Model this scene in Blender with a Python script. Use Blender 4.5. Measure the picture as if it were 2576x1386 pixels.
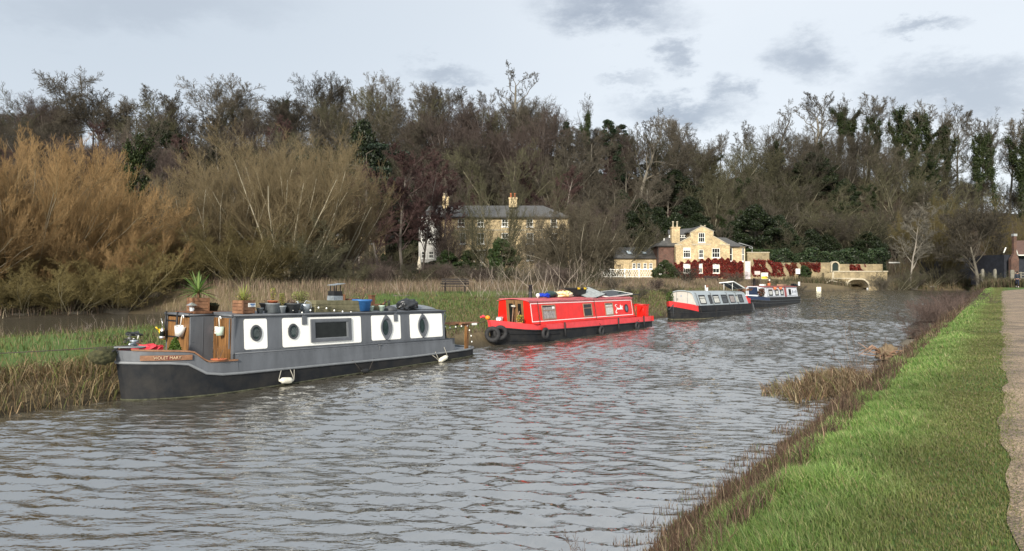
import bpy, math, random
import numpy as np
from mathutils import Vector, Matrix
for _o in list(bpy.data.objects): bpy.data.objects.remove(_o)
SC = bpy.context.scene
COL = SC.collection
R = math.radians
# ---------------------------------------------------------------- camera, sky, sun, exposure
CAMZ = 2.75
cam_d = bpy.data.cameras.new('camera'); cam_d.lens = 24.0; cam_d.sensor_width = 36.0
cam_d.clip_start = 0.1; cam_d.clip_end = 3000.0; cam_d.shift_y = -0.0012
cam = bpy.data.objects.new('camera', cam_d); COL.objects.link(cam)
cam.location = (0, 0, CAMZ); cam.rotation_euler = (R(90), 0, 0)
SC.camera = cam
SC.view_settings.view_transform = 'Standard'; SC.view_settings.look = 'None'
SC.view_settings.gamma = 1.0; SC.view_settings.exposure = 0.92
SC.render.resolution_x = 1024; SC.render.resolution_y = 551
SUN_EL, SUN_AZ = R(27), R(196)      # azimuth clockwise from +Y; the sun stands behind the camera, a little to its left
sun_d = bpy.data.lights.new('sun', 'SUN'); sun_d.energy = 3.2; sun_d.angle = R(11); sun_d.color = (1.0, .93, .82)
sun = bpy.data.objects.new('sun', sun_d); COL.objects.link(sun)
_sd = Vector((math.sin(SUN_AZ) * math.cos(SUN_EL), math.cos(SUN_AZ) * math.cos(SUN_EL), math.sin(SUN_EL)))
sun.rotation_euler = _sd.to_track_quat('Z', 'Y').to_euler()
world = bpy.data.worlds.new('World'); SC.world = world; world.use_nodes = True
def _world():
    nt = world.node_tree; N = nt.nodes; Lk = nt.links; N.clear()
    def nd(t, **k):
        n = N.new(t)
        for a, b in k.items(): setattr(n, a, b)
        return n
    def put(sock, v):
        if hasattr(v, 'is_output'): Lk.new(v, sock)
        else: sock.default_value = v
    def m(op, a, b=None, c=None):
        n = nd('ShaderNodeMath', operation=op)
        put(n.inputs[0], a)
        if b is not None: put(n.inputs[1], b)
        if c is not None: put(n.inputs[2], c)
        return n.outputs[0]
    def mix(f, a, b):
        n = nd('ShaderNodeMix', data_type='RGBA')
        put(n.inputs[0], f); put(n.inputs[6], a); put(n.inputs[7], b)
        return n.outputs[2]
    out = nd('ShaderNodeOutputWorld'); bg = nd('ShaderNodeBackground')
    sky = nd('ShaderNodeTexSky', sky_type='NISHITA'); sky.sun_disc = False
    sky.sun_elevation = SUN_EL; sky.sun_rotation = SUN_AZ
    tc = nd('ShaderNodeTexCoord'); sep = nd('ShaderNodeSeparateXYZ'); Lk.new(tc.outputs['Generated'], sep.inputs[0])
    x, y, z = sep.outputs
    nz = nd('ShaderNodeTexNoise'); nz.inputs['Scale'].default_value = 7.5; nz.inputs['Detail'].default_value = 7; nz.inputs['Roughness'].default_value = .68
    mp = nd('ShaderNodeMapping'); mp.inputs['Scale'].default_value = (1, 1, 2.2); Lk.new(tc.outputs['Generated'], mp.inputs[0]); Lk.new(mp.outputs[0], nz.inputs[0])
    nsep = nd('ShaderNodeSeparateColor'); Lk.new(nz.outputs['Color'], nsep.inputs[0])
    nx = m('MULTIPLY', m('SUBTRACT', nsep.outputs[0], .5), .22); nv = m('MULTIPLY', m('SUBTRACT', nsep.outputs[1], .5), .17)
    ys = m('MAXIMUM', y, .05)
    u = m('ADD', m('DIVIDE', x, ys), nx); v = m('ADD', m('DIVIDE', z, ys), nv)
    # the separate grey clouds of the sky, by direction (tangents of azimuth and elevation)
    CL = [(.14, .395, .115, .04, 1.0), (-.10, .293, .062, .022, .8), (.235, .325, .03, .03, .8), (.44, .325, .065, .045, .85),
          (.60, .365, .06, .018, .8), (.25, .238, .105, .028, .95), (.315, .268, .035, .028, .8), (.67, .27, .17, .042, .75), (.165, .282, .05, .013, .5), (-.55, .40, .28, .05, .45)]
    acc = None
    for (cu, cv, ru, rv, k) in CL:
        a = m('DIVIDE', m('SUBTRACT', u, cu), ru); b = m('DIVIDE', m('SUBTRACT', v, cv), rv)
        d = m('SQRT', m('ADD', m('MULTIPLY', a, a), m('MULTIPLY', b, b)))
        mr = nd('ShaderNodeMapRange', interpolation_type='SMOOTHSTEP'); put(mr.inputs[0], d)
        mr.inputs[1].default_value = 1.3; mr.inputs[2].default_value = .1; mr.inputs[3].default_value = 0; mr.inputs[4].default_value = k
        acc = mr.outputs[0] if acc is None else m('MAXIMUM', acc, mr.outputs[0])
    front = nd('ShaderNodeMapRange'); put(front.inputs[0], y); front.inputs[1].default_value = .1; front.inputs[2].default_value = .3
    acc = m('MULTIPLY', acc, front.outputs[0])
    n2 = nd('ShaderNodeTexNoise'); n2.inputs['Scale'].default_value = 1.7; n2.inputs['Detail'].default_value = 4; Lk.new(mp.outputs[0], n2.inputs[0])
    soft = nd('ShaderNodeMapRange', interpolation_type='SMOOTHSTEP'); put(soft.inputs[0], n2.outputs['Fac']); soft.inputs[1].default_value = .35; soft.inputs[2].default_value = .7
    # the thin high layer: duller to the left, brighter to the right
    side = nd('ShaderNodeMapRange', interpolation_type='SMOOTHSTEP'); put(side.inputs[0], x); side.inputs[1].default_value = -.6; side.inputs[2].default_value = .35
    base = mix(side.outputs[0], (4.5, 5.05, 5.65, 1), (6.5, 6.9, 7.3, 1))
    base = mix(m('MULTIPLY', soft.outputs[0], .3), base, (5.0, 5.5, 6.05, 1))
    hz = nd('ShaderNodeMapRange', interpolation_type='SMOOTHSTEP'); put(hz.inputs[0], z); hz.inputs[1].default_value = .36; hz.inputs[2].default_value = .08
    base = mix(m('MULTIPLY', hz.outputs[0], .28), base, (6.9, 7.15, 7.4, 1))
    base = mix(acc, base, (3.2, 3.6, 4.2, 1))
    skc = mix(.9, sky.outputs[0], base)
    put(bg.inputs[0], skc); bg.inputs[1].default_value = .074
    Lk.new(bg.outputs[0], out.inputs[0])
_world()

# ---------------------------------------------------------------- small helpers
def tag(o, label=None, cat=None, group=None, kind=None):
    if label: o['label'] = label
    if cat: o['category'] = cat
    if group: o['group'] = group
    if kind: o['kind'] = kind
    return o
def empty(name, loc=(0, 0, 0), rz=0, label=None, cat=None, group=None, parent=None):
    o = bpy.data.objects.new(name, None); COL.objects.link(o); o.location = loc; o.rotation_euler = (0, 0, rz)
    o.empty_display_size = .2
    if parent: o.parent = parent
    return tag(o, label, cat, group)
def copy_tree(o, parent=None):
    c = o.copy(); COL.objects.link(c); c.parent = parent
    for ch in o.children: copy_tree(ch, c)
    return c
_mats = {}
def mat(name, col, rough=.6, metal=0, var=.12, scale=6, bump=0, bscale=30, spec=.4, col2=None, stretch=(1, 1, 1), coat=0):
    """principled material whose colour wanders a little between col*(1-var) and col*(1+var), or between col and col2"""
    if name in _mats: return _mats[name]
    m = bpy.data.materials.new(name); m.use_nodes = True; nt = m.node_tree; N = nt.nodes; L = nt.links
    b = N['Principled BSDF']; b.inputs['Roughness'].default_value = rough; b.inputs['Metallic'].default_value = metal
    b.inputs['Specular IOR Level'].default_value = spec; b.inputs['Coat Weight'].default_value = coat
    tc = N.new('ShaderNodeTexCoord'); mp = N.new('ShaderNodeMapping'); mp.inputs['Scale'].default_value = stretch
    L.new(tc.outputs['Object'], mp.inputs[0])
    n = N.new('ShaderNodeTexNoise'); n.inputs['Scale'].default_value = scale; n.inputs['Detail'].default_value = 6; n.inputs['Roughness'].default_value = .65
    L.new(mp.outputs[0], n.inputs[0])
    r = N.new('ShaderNodeValToRGB'); r.color_ramp.elements[0].position = .36; r.color_ramp.elements[1].position = .66
    c2 = col2 if col2 else [min(1, c * (1 + var)) for c in col[:3]]
    c1 = col if col2 else [c * (1 - var) for c in col[:3]]
    r.color_ramp.elements[0].color = (*c1[:3], 1); r.color_ramp.elements[1].color = (*c2[:3], 1)
    L.new(n.outputs['Fac'], r.inputs[0]); L.new(r.outputs[0], b.inputs['Base Color'])
    if bump:
        n2 = N.new('ShaderNodeTexNoise'); n2.inputs['Scale'].default_value = bscale; n2.inputs['Detail'].default_value = 4
        L.new(mp.outputs[0], n2.inputs[0])
        bp = N.new('ShaderNodeBump'); bp.inputs['Strength'].default_value = bump; bp.inputs['Distance'].default_value = .02
        L.new(n2.outputs['Fac'], bp.inputs['Height']); L.new(bp.outputs[0], b.inputs['Normal'])
    _mats[name] = m
    return m
def veg_mat(name, rough=.75, trans=0.0, spec=.25, rnd=.35):
    """takes the species colour stored on the mesh, each plant a little lighter or darker than the next"""
    if name in _mats: return _mats[name]
    m = bpy.data.materials.new(name); m.use_nodes = True; N = m.node_tree.nodes; L = m.node_tree.links
    b = N['Principled BSDF']; b.inputs['Roughness'].default_value = rough; b.inputs['Specular IOR Level'].default_value = spec
    a = N.new('ShaderNodeAttribute'); a.attribute_name = 'Col'
    oi = N.new('ShaderNodeObjectInfo'); mr = N.new('ShaderNodeMapRange'); L.new(oi.outputs['Random'], mr.inputs[0])
    mr.inputs[3].default_value = 1 - rnd; mr.inputs[4].default_value = 1 + rnd
    mx = N.new('ShaderNodeVectorMath'); mx.operation = 'SCALE'; L.new(a.outputs['Color'], mx.inputs[0]); L.new(mr.outputs[0], mx.inputs['Scale'])
    L.new(mx.outputs[0], b.inputs['Base Color'])
    if trans:
        t = N.new('ShaderNodeBsdfTranslucent'); L.new(mx.outputs[0], t.inputs[0]); ms = N.new('ShaderNodeMixShader'); ms.inputs[0].default_value = trans
        L.new(b.outputs[0], ms.inputs[1]); L.new(t.outputs[0], ms.inputs[2]); L.new(ms.outputs[0], N['Material Output'].inputs[0])
    _mats[name] = m
    return m
def np_mesh(name, V, F, material, C=None, smooth=False):
    """V (n,3); F list of (m,k) index arrays; C (n,3) colour per vertex"""
    me = bpy.data.meshes.new(name); V = np.asarray(V, dtype=np.float32)
    me.vertices.add(len(V)); me.vertices.foreach_set('co', V.ravel())
    F = [np.asarray(f, dtype=np.int32) for f in F if len(f)]
    idx = np.concatenate([f.ravel() for f in F]); tot = np.concatenate([np.full(len(f), f.shape[1], dtype=np.int32) for f in F])
    st = np.concatenate([[0], np.cumsum(tot)[:-1]]).astype(np.int32)
    me.loops.add(len(idx)); me.loops.foreach_set('vertex_index', idx)
    me.polygons.add(len(tot)); me.polygons.foreach_set('loop_start', st); me.polygons.foreach_set('loop_total', tot)
    if smooth: me.polygons.foreach_set('use_smooth', np.ones(len(tot), dtype=bool))
    me.update(calc_edges=True)
    if C is not None:
        ca = me.color_attributes.new('Col', 'FLOAT_COLOR', 'POINT')
        ca.data.foreach_set('color', np.concatenate([np.asarray(C, dtype=np.float32), np.ones((len(V), 1), np.float32)], axis=1).ravel())
    me.materials.append(material)
    return me
def link(name, me, parent=None):
    o = bpy.data.objects.new(name, me); COL.objects.link(o)
    if parent: o.parent = parent
    return o
class MB:
    def __init__(s): s.v = []; s.f = []; s.sm = []
    def add(s, vs, fs, smooth=False):
        b = len(s.v); s.v += [tuple(p) for p in vs]; s.f += [tuple(i + b for i in f) for f in fs]; s.sm += [smooth] * len(fs); return s
    def box(s, x0, y0, z0, x1, y1, z1, M=None):
        vs = [Vector(p) for p in ((x0, y0, z0), (x1, y0, z0), (x1, y1, z0), (x0, y1, z0), (x0, y0, z1), (x1, y0, z1), (x1, y1, z1), (x0, y1, z1))]
        if M is not None: vs = [M @ p for p in vs]
        return s.add(vs, [(0, 3, 2, 1), (4, 5, 6, 7), (0, 1, 5, 4), (1, 2, 6, 5), (2, 3, 7, 6), (3, 0, 4, 7)])
    def tube(s, pts, rad, n=8, caps=True, closed=False):
        pts = [Vector(p) for p in pts]; k = len(pts); rads = rad if isinstance(rad, (list, tuple)) else [rad] * k
        rings = []; ref = None
        for i in range(k):
            if closed: d = pts[(i + 1) % k] - pts[i - 1]
            else: d = pts[min(i + 1, k - 1)] - pts[max(i - 1, 0)]
            d = d.normalized() if d.length > 1e-9 else Vector((0, 0, 1))
            if ref is None: ref = Vector((0, 0, 1)) if abs(d.z) < .9 else Vector((1, 0, 0))
            a = d.cross(ref); a = a.normalized() if a.length > 1e-6 else Vector((1, 0, 0)); b = a.cross(d).normalized(); ref = b
            rings.append([pts[i] + (a * math.cos(2 * math.pi * j / n) + b * math.sin(2 * math.pi * j / n)) * rads[i] for j in range(n)])
        vs = [p for r in rings for p in r]; fs = []
        for i in range(k if closed else k - 1):
            i2 = (i + 1) % k
            for j in range(n): fs.append((i * n + j, i * n + (j + 1) % n, i2 * n + (j + 1) % n, i2 * n + j))
        s.add(vs, fs, n > 4)
        if caps and not closed:
            b = len(s.v) - len(vs)
            s.f.append(tuple(range(b + n - 1, b - 1, -1))); s.f.append(tuple(range(b + (k - 1) * n, b + k * n))); s.sm += [False, False]
        return s
    def lathe(s, prof, c=(0, 0, 0), n=20, M=None, sx=1, sy=1):
        vs = []; fs = []
        for (r, z) in prof:
            for j in range(n):
                p = Vector((c[0] + sx * r * math.cos(2 * math.pi * j / n), c[1] + sy * r * math.sin(2 * math.pi * j / n), c[2] + z))
                vs.append(M @ p if M is not None else p)
        for i in range(len(prof) - 1):
            for j in range(n): fs.append((i * n + j, i * n + (j + 1) % n, (i + 1) * n + (j + 1) % n, (i + 1) * n + j))
        return s.add(vs, fs, True)
    def prism(s, poly, fn, a, b, cap0=True):
        """poly: 2-D outline; fn(u, v, w) -> 3-D point; extruded from w=a to w=b"""
        n = len(poly); vs = [fn(u, v, a) for u, v in poly] + [fn(u, v, b) for u, v in poly]
        fs = [tuple(range(n, 2 * n))] + ([tuple(range(n - 1, -1, -1))] if cap0 else [])
        fs += [(j, (j + 1) % n, n + (j + 1) % n, n + j) for j in range(n)]
        return s.add(vs, fs)
    def ring(s, o, i, fn, a, b):
        n = len(o); vs = [fn(u, v, a) for u, v in o] + [fn(u, v, b) for u, v in o] + [fn(u, v, a) for u, v in i] + [fn(u, v, b) for u, v in i]
        fs = []
        for j in range(n):
            k = (j + 1) % n
            fs += [(j, k, n + k, n + j), (n + j, n + k, 3 * n + k, 3 * n + j), (3 * n + j, 3 * n + k, 2 * n + k, 2 * n + j)]
        return s.add(vs, fs)
    def torus(s, c, R0, r, axis='y', n=24, k=10):
        c = Vector(c); A = {'x': (Vector((0, 1, 0)), Vector((0, 0, 1))), 'y': (Vector((1, 0, 0)), Vector((0, 0, 1))), 'z': (Vector((1, 0, 0)), Vector((0, 1, 0)))}[axis]
        return s.tube([c + A[0] * R0 * math.cos(2 * math.pi * i / n) + A[1] * R0 * math.sin(2 * math.pi * i / n) for i in range(n)], r, k, closed=True)
    def build(s, name, material, parent=None, bevel=0):
        me = bpy.data.meshes.new(name); me.from_pydata(s.v, [], s.f); me.materials.append(material)
        me.polygons.foreach_set('use_smooth', s.sm); me.update()
        o = link(name, me, parent)
        if bevel:
            md = o.modifiers.new('bevel', 'BEVEL'); md.width = bevel; md.segments = 2; md.limit_method = 'ANGLE'; md.angle_limit = R(40)
        return o
def rrect(x0, z0, x1, z1, r=.05, n=4):
    P = []
    for cx, cz, a in ((x1 - r, z0 + r, -90), (x1 - r, z1 - r, 0), (x0 + r, z1 - r, 90), (x0 + r, z0 + r, 180)):
        for i in range(n + 1):
            t = R(a + 90 * i / n); P.append((cx + r * math.cos(t), cz + r * math.sin(t)))
    return P
def ell(cx, cz, rx, rz, n=28):
    return [(cx + rx * math.cos(2 * math.pi * i / n), cz + rz * math.sin(2 * math.pi * i / n)) for i in range(n)]
def rect(x0, z0, x1, z1): return [(x0, z0), (x1, z0), (x1, z1), (x0, z1)]
FPX = 1717.0
def at(px, Y, z=None):      # design aid: a point of the world at distance Y, seen px pixels along the 2576-wide photo
    return (px - 1288) / FPX * Y, Y
PD = Vector((.582, .813, 0)); LD = Vector((-.813, .582, 0))     # along the towpath / across the canal
def st(s, t, z=0): return (s * .582 - t * .813, s * .813 + t * .582, z)
# ================================================================= LAND AND WATER
rng = np.random.default_rng(7); random.seed(7)
def sstep(x, a, b):
    t = np.clip((x - a) / (b - a), 0, 1); return t * t * (3 - 2 * t)
_wp = np.random.default_rng(3); _wd = [(math.cos(a), math.sin(a), p) for a, p in zip(_wp.uniform(0, 6.28, 18), _wp.uniform(0, 6.28, 18))]
def lump(X, Y, scale):
    z = 0
    for i, (a, b, p) in enumerate(_wd): z = z + np.sin((a * X + b * Y) / scale * (1 + .22 * i) + p) / (1 + .22 * i)
    return z / 5
CREST_X = [-140, -120, -60, 0, 40, 62, 80, 92, 100, 115, 122, 130, 145, 260]
CREST_Z = [36, 36, 36.5, 36, 31, 31.5, 36, 38, 37.5, 33, 27, 24.5, 23, 20]
def foot(X): return 116 + 26 * sstep(X, 6, 36) + 8 * sstep(X, 60, 110)
def height(X, Y):
    X = np.asarray(X, float); Y = np.asarray(Y, float)
    t = -.813 * X + .582 * Y; s = .582 * X + .813 * Y
    t = t + np.where((t > 1.2) & (t < 6), .22, 0) * (lump(X, Y, 1.1) + .6 * lump(X + 5, Y, .35)) * sstep(t, 1.0, 1.8)
    sh = np.interp(s, [0, 20, 28, 50, 60, 72, 80, 95, 108, 120], [0, 0, .4, .6, 1.3, 1.5, 3, 5.5, 8.5, 8]); tl = t - sh
    A = np.interp(tl, [16.2, 16.8, 17.2, 18.5, 20, 24, 28, 35, 45, 60, 80], [-.6, 0, .3, .55, .7, 1.15, 1.5, 1.62, 1.8, 2.6, 3.6])
    B = np.interp(t, [15.2, 15.9, 16.4, 18, 20, 29, 31, 32, 49, 49.6, 51, 57, 66, 80], [-.6, 0, .45, .55, .55, .5, .2, -.5, -.5, .05, .2, .5, 1.6, 3.6])
    w = sstep(s, 22, 29); Lz = A * w + B * (1 - w)
    yfb = np.interp(X, [40, 52, 58.5, 61.2, 68.6, 70.2, 75, 300], [108, 112.5, 117, 131, 131, 119, 117, 116])
    Fz = np.interp(Y - yfb, [-1.5, -.4, 0, 1.0, 4, 12, 30], [-4, -.6, 0, .6, 1.15, 1.5, 2.4])
    Nz = np.interp(t, [-60, -8, 0, .9, 1.55, 2.1, 2.8, 3.2, 3.6], [1.6, 1.2, 1.2, 1.12, .95, .4, 0, -.6, -4])
    z = np.maximum(np.maximum(Lz, Fz), Nz)
    z = z + .05 * lump(X, Y, .6) * sstep(t, .4, 1.2) * (1 - sstep(t, 1.8, 2.6)) + .05 * lump(X, Y, 1.3) * sstep(z, .1, .6) * sstep(t, .5, 3) 
    yf = foot(X); yc = yf + 68; cz = np.interp(X, CREST_X, CREST_Z)
    k = np.clip((Y - yf) / (yc - yf), 0, 1)
    hill = (cz - 3) * (k * .55 + .45 * sstep(k, 0, 1)) - sstep(Y, yc, yc + 60) * 14 + 1.0 * lump(X, Y, 9) * sstep(k, 0, .3)
    return z + np.where(Y > yf, hill, 0)
def gz(x, y): return float(height(x, y))
def axis(*spans):
    o = []
    for a, b, d in spans: o += list(np.arange(a, b, d))
    return np.array(o)
def grid_faces(n, m):
    i = np.arange(n * m).reshape(n, m)
    return np.stack([i[:-1, :-1].ravel(), i[1:, :-1].ravel(), i[1:, 1:].ravel(), i[:-1, 1:].ravel()], axis=1)
S = axis((-160, -20, 6), (-20, 2, .8), (2, 20, .3), (20, 60, .6), (60, 160, 1.3), (160, 420, 6))
T = axis((-220, -10, 10), (-10, -2, 1), (-2, 4, .12), (4, 15, 2), (15, 19, .15), (19, 48, .6), (48, 130, 2), (130, 360, 6))
SS, TT = np.meshgrid(S, T, indexing='ij'); GX = SS * .582 - TT * .813; GY = SS * .813 + TT * .582; GZ = height(GX, GY)
GREEN = np.array([.075, .125, .028]); DRY = np.array([.13, .10, .055]); LITTER = np.array([.045, .031, .020]); MUD = np.array([.055, .045, .03])
def ground_col(X, Y, Z):
    t = -.813 * X + .582 * Y; s = .582 * X + .813 * Y; n = lump(X, Y, 2.2)[..., None] * .5 + .5
    near = GREEN * (.8 + .4 * n); land = DRY * (.7 + .6 * n)
    strip = (sstep(t, 17, 18.5) * (1 - sstep(t, 30, 33)) * (1 - sstep(s, 32, 44)))[..., None]
    land = land * (1 - strip) + GREEN * (.75 + .5 * n) * strip
    hl = sstep(Y, foot(X) - 5, foot(X) + 8)[..., None]; hc = LITTER * (.7 + .6 * n); gp = sstep(lump(X + 40, Y, 7), .25, .7)[..., None] * .6
    land = land * (1 - hl) + (hc * (1 - gp) + np.array([.03, .05, .018]) * gp) * hl
    kn = (1 - sstep(t, 3, 6))[..., None] * (1 - hl); c = land * (1 - kn) + near * kn
    mud = (1 - sstep(Z, .0, .5))[..., None]; return c * (1 - mud) + MUD * mud
gm = veg_mat('ground_soil', rough=.95, rnd=0)
def _gb():
    N = gm.node_tree.nodes; L = gm.node_tree.links; tc = N.new('ShaderNodeTexCoord'); n = N.new('ShaderNodeTexNoise'); n.inputs['Scale'].default_value = 3.5; n.inputs['Detail'].default_value = 8
    L.new(tc.outputs['Object'], n.inputs[0]); bp = N.new('ShaderNodeBump'); bp.inputs['Strength'].default_value = .8; bp.inputs['Distance'].default_value = .1
    L.new(n.outputs['Fac'], bp.inputs['Height']); L.new(bp.outputs[0], N['Principled BSDF'].inputs['Normal'])
_gb()
g = link('ground', np_mesh('ground', np.stack([GX, GY, GZ], -1).reshape(-1, 3), [grid_faces(*GX.shape)], gm, ground_col(GX, GY, GZ).reshape(-1, 3), True)); tag(g, kind='structure')
# ---- towpath: a gravel sheet that bends away to the right at its far end
def bend(s): return -11 * sstep(s, 74, 125) * (s > 70)
def path_sheet():
    s = axis((-12, 30, .25), (30, 140, .8)); a = np.linspace(0, 1, 12); SSp, A = np.meshgrid(s, a, indexing='ij')
    wob = .04 * np.sin(SSp * .9) + .03 * np.sin(SSp * 2.3 + 1) + .025 * np.sin(SSp * 5.1); t0 = -.03 + wob * .8; t1 = -2.35 - wob
    Tt = t0 * (1 - A) + t1 * A + bend(SSp); X = SSp * .582 - Tt * .813; Y = SSp * .813 + Tt * .582
    Z = height(X, Y) + .012 + .02 * np.sin(A * math.pi)
    m = bpy.data.materials.new('gravel_path'); m.use_nodes = True; N = m.node_tree.nodes; L = m.node_tree.links; b = N['Principled BSDF']; b.inputs['Roughness'].default_value = .95
    tc = N.new('ShaderNodeTexCoord'); n1 = N.new('ShaderNodeTexNoise'); n1.inputs['Scale'].default_value = 1.3; n1.inputs['Detail'].default_value = 9; n1.inputs['Roughness'].default_value = .7
    n2 = N.new('ShaderNodeTexVoronoi'); n2.inputs['Scale'].default_value = 55
    L.new(tc.outputs['Object'], n1.inputs[0]); L.new(tc.outputs['Object'], n2.inputs[0])
    r1 = N.new('ShaderNodeValToRGB'); r1.color_ramp.elements[0].position = .35; r1.color_ramp.elements[0].color = (.13, .10, .075, 1); r1.color_ramp.elements[1].position = .62; r1.color_ramp.elements[1].color = (.34, .25, .165, 1)
    r2 = N.new('ShaderNodeSeparateColor'); L.new(n2.outputs['Color'], r2.inputs[0]); mr = N.new('ShaderNodeMapRange'); L.new(r2.outputs[0], mr.inputs[0]); mr.inputs[3].default_value = .55; mr.inputs[4].default_value = 1.4
    L.new(n1.outputs['Fac'], r1.inputs[0]); vm = N.new('ShaderNodeVectorMath'); vm.operation = 'SCALE'; L.new(r1.outputs[0], vm.inputs[0]); L.new(mr.outputs[0], vm.inputs['Scale']); L.new(vm.outputs[0], b.inputs['Base Color'])
    bp = N.new('ShaderNodeBump'); bp.inputs['Strength'].default_value = .7; bp.inputs['Distance'].default_value = .02; L.new(n2.outputs['Distance'], bp.inputs['Height']); L.new(bp.outputs[0], b.inputs['Normal'])
    o = link('towpath', np_mesh('towpath', np.stack([X, Y, Z], -1).reshape(-1, 3), [grid_faces(*X.shape)], m, None, True)); tag(o, kind='structure')
path_sheet()
# ---- water with real ripples close by, finer and finer bump further off
def water_sheet():
    s = axis((-70, -8, 3), (-8, 22, .055), (22, 45, .09), (45, 132, .14), (132, 150, .6)); t = axis((1.9, 17.6, .07), (17.6, 26, .22), (26, 56, .3))
    SSw, TTw = np.meshgrid(s, t, indexing='ij'); X = SSw * .582 - TTw * .813; Y = SSw * .813 + TTw * .582
    ds = np.interp(s, [-70, -9, -8, 21.9, 22.1, 45, 45.2, 132, 132.2, 150], [3, 3, .055, .055, .09, .09, .14, .14, .6, .6])[:, None]; ds = np.maximum(ds, np.interp(t, [17, 17.6, 26, 27], [.05, .2, .2, .28])[None])
    r = np.random.default_rng(11); Z = np.zeros_like(X)
    gust = .45 + .6 * np.clip(lump(X, Y, 1.6) * 1.2 + .5, 0, 1.3)
    for k in range(84):
        lam = 10 ** r.uniform(-1.0, -.27); ang = R(-98) + r.normal(0, .30); kx, ky = math.cos(ang) * 6.283 / lam, math.sin(ang) * 6.283 / lam
        ph = kx * X + ky * Y + r.uniform(0, 6.28) + .5 * np.sin(X * .9 / lam ** .5 * .7 + k)
        a = .0088 * lam
        Z += a * (np.sin(ph) + .22 * np.cos(2 * ph)) * np.clip((lam / (ds * 2.6) - .6), 0, 1)
    Z *= gust
    m = bpy.data.materials.new('canal_water'); m.use_nodes = True; N = m.node_tree.nodes; L = m.node_tree.links; b = N['Principled BSDF']
    b.inputs['Base Color'].default_value = (.066, .059, .044, 1); b.inputs['Roughness'].default_value = .045; b.inputs['IOR'].default_value = 5.5; b.inputs['Specular IOR Level'].default_value = .5
    tc = N.new('ShaderNodeTexCoord'); mp = N.new('ShaderNodeMapping'); mp.inputs['Scale'].default_value = (.55, 1.5, 1); L.new(tc.outputs['Object'], mp.inputs[0])
    prev = None
    for sc_, dist, stg in ((1.3, .10, .6), (4.2, .060, .7), (13, .012, .6)):
        n = N.new('ShaderNodeTexNoise'); n.inputs['Scale'].default_value = sc_; n.inputs['Detail'].default_value = 3; n.inputs['Distortion'].default_value = .4
        L.new(mp.outputs[0], n.inputs[0]); bp = N.new('ShaderNodeBump'); bp.inputs['Distance'].default_value = dist * .8; bp.inputs['Strength'].default_value = stg
        L.new(n.outputs['Fac'], bp.inputs['Height'])
        if prev: L.new(prev.outputs[0], bp.inputs['Normal'])
        prev = bp
    L.new(prev.outputs[0], b.inputs['Normal'])
    o = link('water', np_mesh('water', np.stack([X, Y, Z], -1).reshape(-1, 3), [grid_faces(*X.shape)], m, None, True)); tag(o, kind='structure')
water_sheet()
# ================================================================= GRASS, REEDS AND STRAW (nobody could count the blades: one object of kind stuff each)
LEAF = veg_mat('blade_leaf', rough=.55, trans=.3, spec=.3, rnd=0)
DRYM = veg_mat('dry_stalk', rough=.8, trans=.12, spec=.2, rnd=0)
def blades(name, P, h, w, lean, azim, C, m, sway=.35, par=None):
    """one curved blade per point: h length, lean in radians from upright at the tip, azim direction it leans to"""
    n = len(P); r = rng
    fa = r.uniform(0, 6.283, n); side = np.stack([np.cos(fa), np.sin(fa), np.zeros(n)], 1) * (w / 2)[:, None]
    dr = np.stack([np.cos(azim), np.sin(azim), np.zeros(n)], 1); up = np.array([0, 0, 1.0])
    a1 = lean * .35; a2 = lean
    m1 = P + (dr * np.sin(a1)[:, None] + up * np.cos(a1)[:, None]) * (h * .5)[:, None]
    tp = m1 + (dr * np.sin(a2)[:, None] + up * np.cos(a2)[:, None]) * (h * .5)[:, None]
    P = P - np.array([0, 0, .02])
    V = np.stack([P - side, P + side, m1 + side * .75, m1 - side * .75, tp], 1).reshape(-1, 3); b = np.arange(n) * 5
    Q = np.stack([b, b + 1, b + 2, b + 3], 1); Tt = np.stack([b + 3, b + 2, b + 4], 1)
    return link(name, np_mesh(name, V, [Q, Tt], m, np.repeat(C, 5, axis=0)), par)
def scatter(n, s0, s1, t0, t1, keep=None):
    s = rng.uniform(s0, s1, n); t = rng.uniform(t0, t1, n); X = s * .582 - t * .813; Y = s * .813 + t * .582; Z = height(X, Y)
    P = np.stack([X, Y, Z], 1); k = np.ones(n, bool) if keep is None else keep(X, Y, Z, s, t)
    return P[k], s[k], t[k]
def pal(n, cols, p=None, j=.25):
    c = np.array(cols)[rng.choice(len(cols), n, p=p)]; return c * rng.uniform(1 - j, 1 + j, (n, 1)) * rng.uniform(.93, 1.07, (n, 3))
# -- the near verge
Ps, Ss, Ts = [], [], []
for n, a, b in ((82000, 2.2, 6), (80000, 6, 11), (60000, 11, 22), (42000, 22, 45), (26000, 45, 110)):
    P, s, t = scatter(n, a, b, -.62, 2.15, lambda X, Y, Z, s, t: (rng.random(len(X)) < (.12 + .88 * sstep(t, -.35, .15)) * (1 - sstep(t, 1.6, 2.2) * .75))); Ps.append(P); Ss.append(s); Ts.append(t)
P = np.concatenate(Ps); s = np.concatenate(Ss); t = np.concatenate(Ts)
P[:, :2] += (bend(s) * (t < .6))[:, None] * 0
tuft = np.clip(lump(P[:, 0] * 1.0, P[:, 1] * 1.0, .22) * .5 + .5, 0, 1); patch = np.clip(lump(P[:, 0] + 9, P[:, 1], .9) * .6 + .5, 0, 1)
lush = sstep(t + .35 * (patch - .5), .3, 1.05); far = np.clip(s / 30, 0, 1)
h = (.018 + .022 * rng.random(len(P))) * (1 - lush) + (.035 + .19 * tuft ** 2 + .05 * rng.random(len(P))) * lush
w = (.004 + .003 * rng.random(len(P))) * (1 + np.clip(s - 5, 0, 60) * .14)
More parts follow.
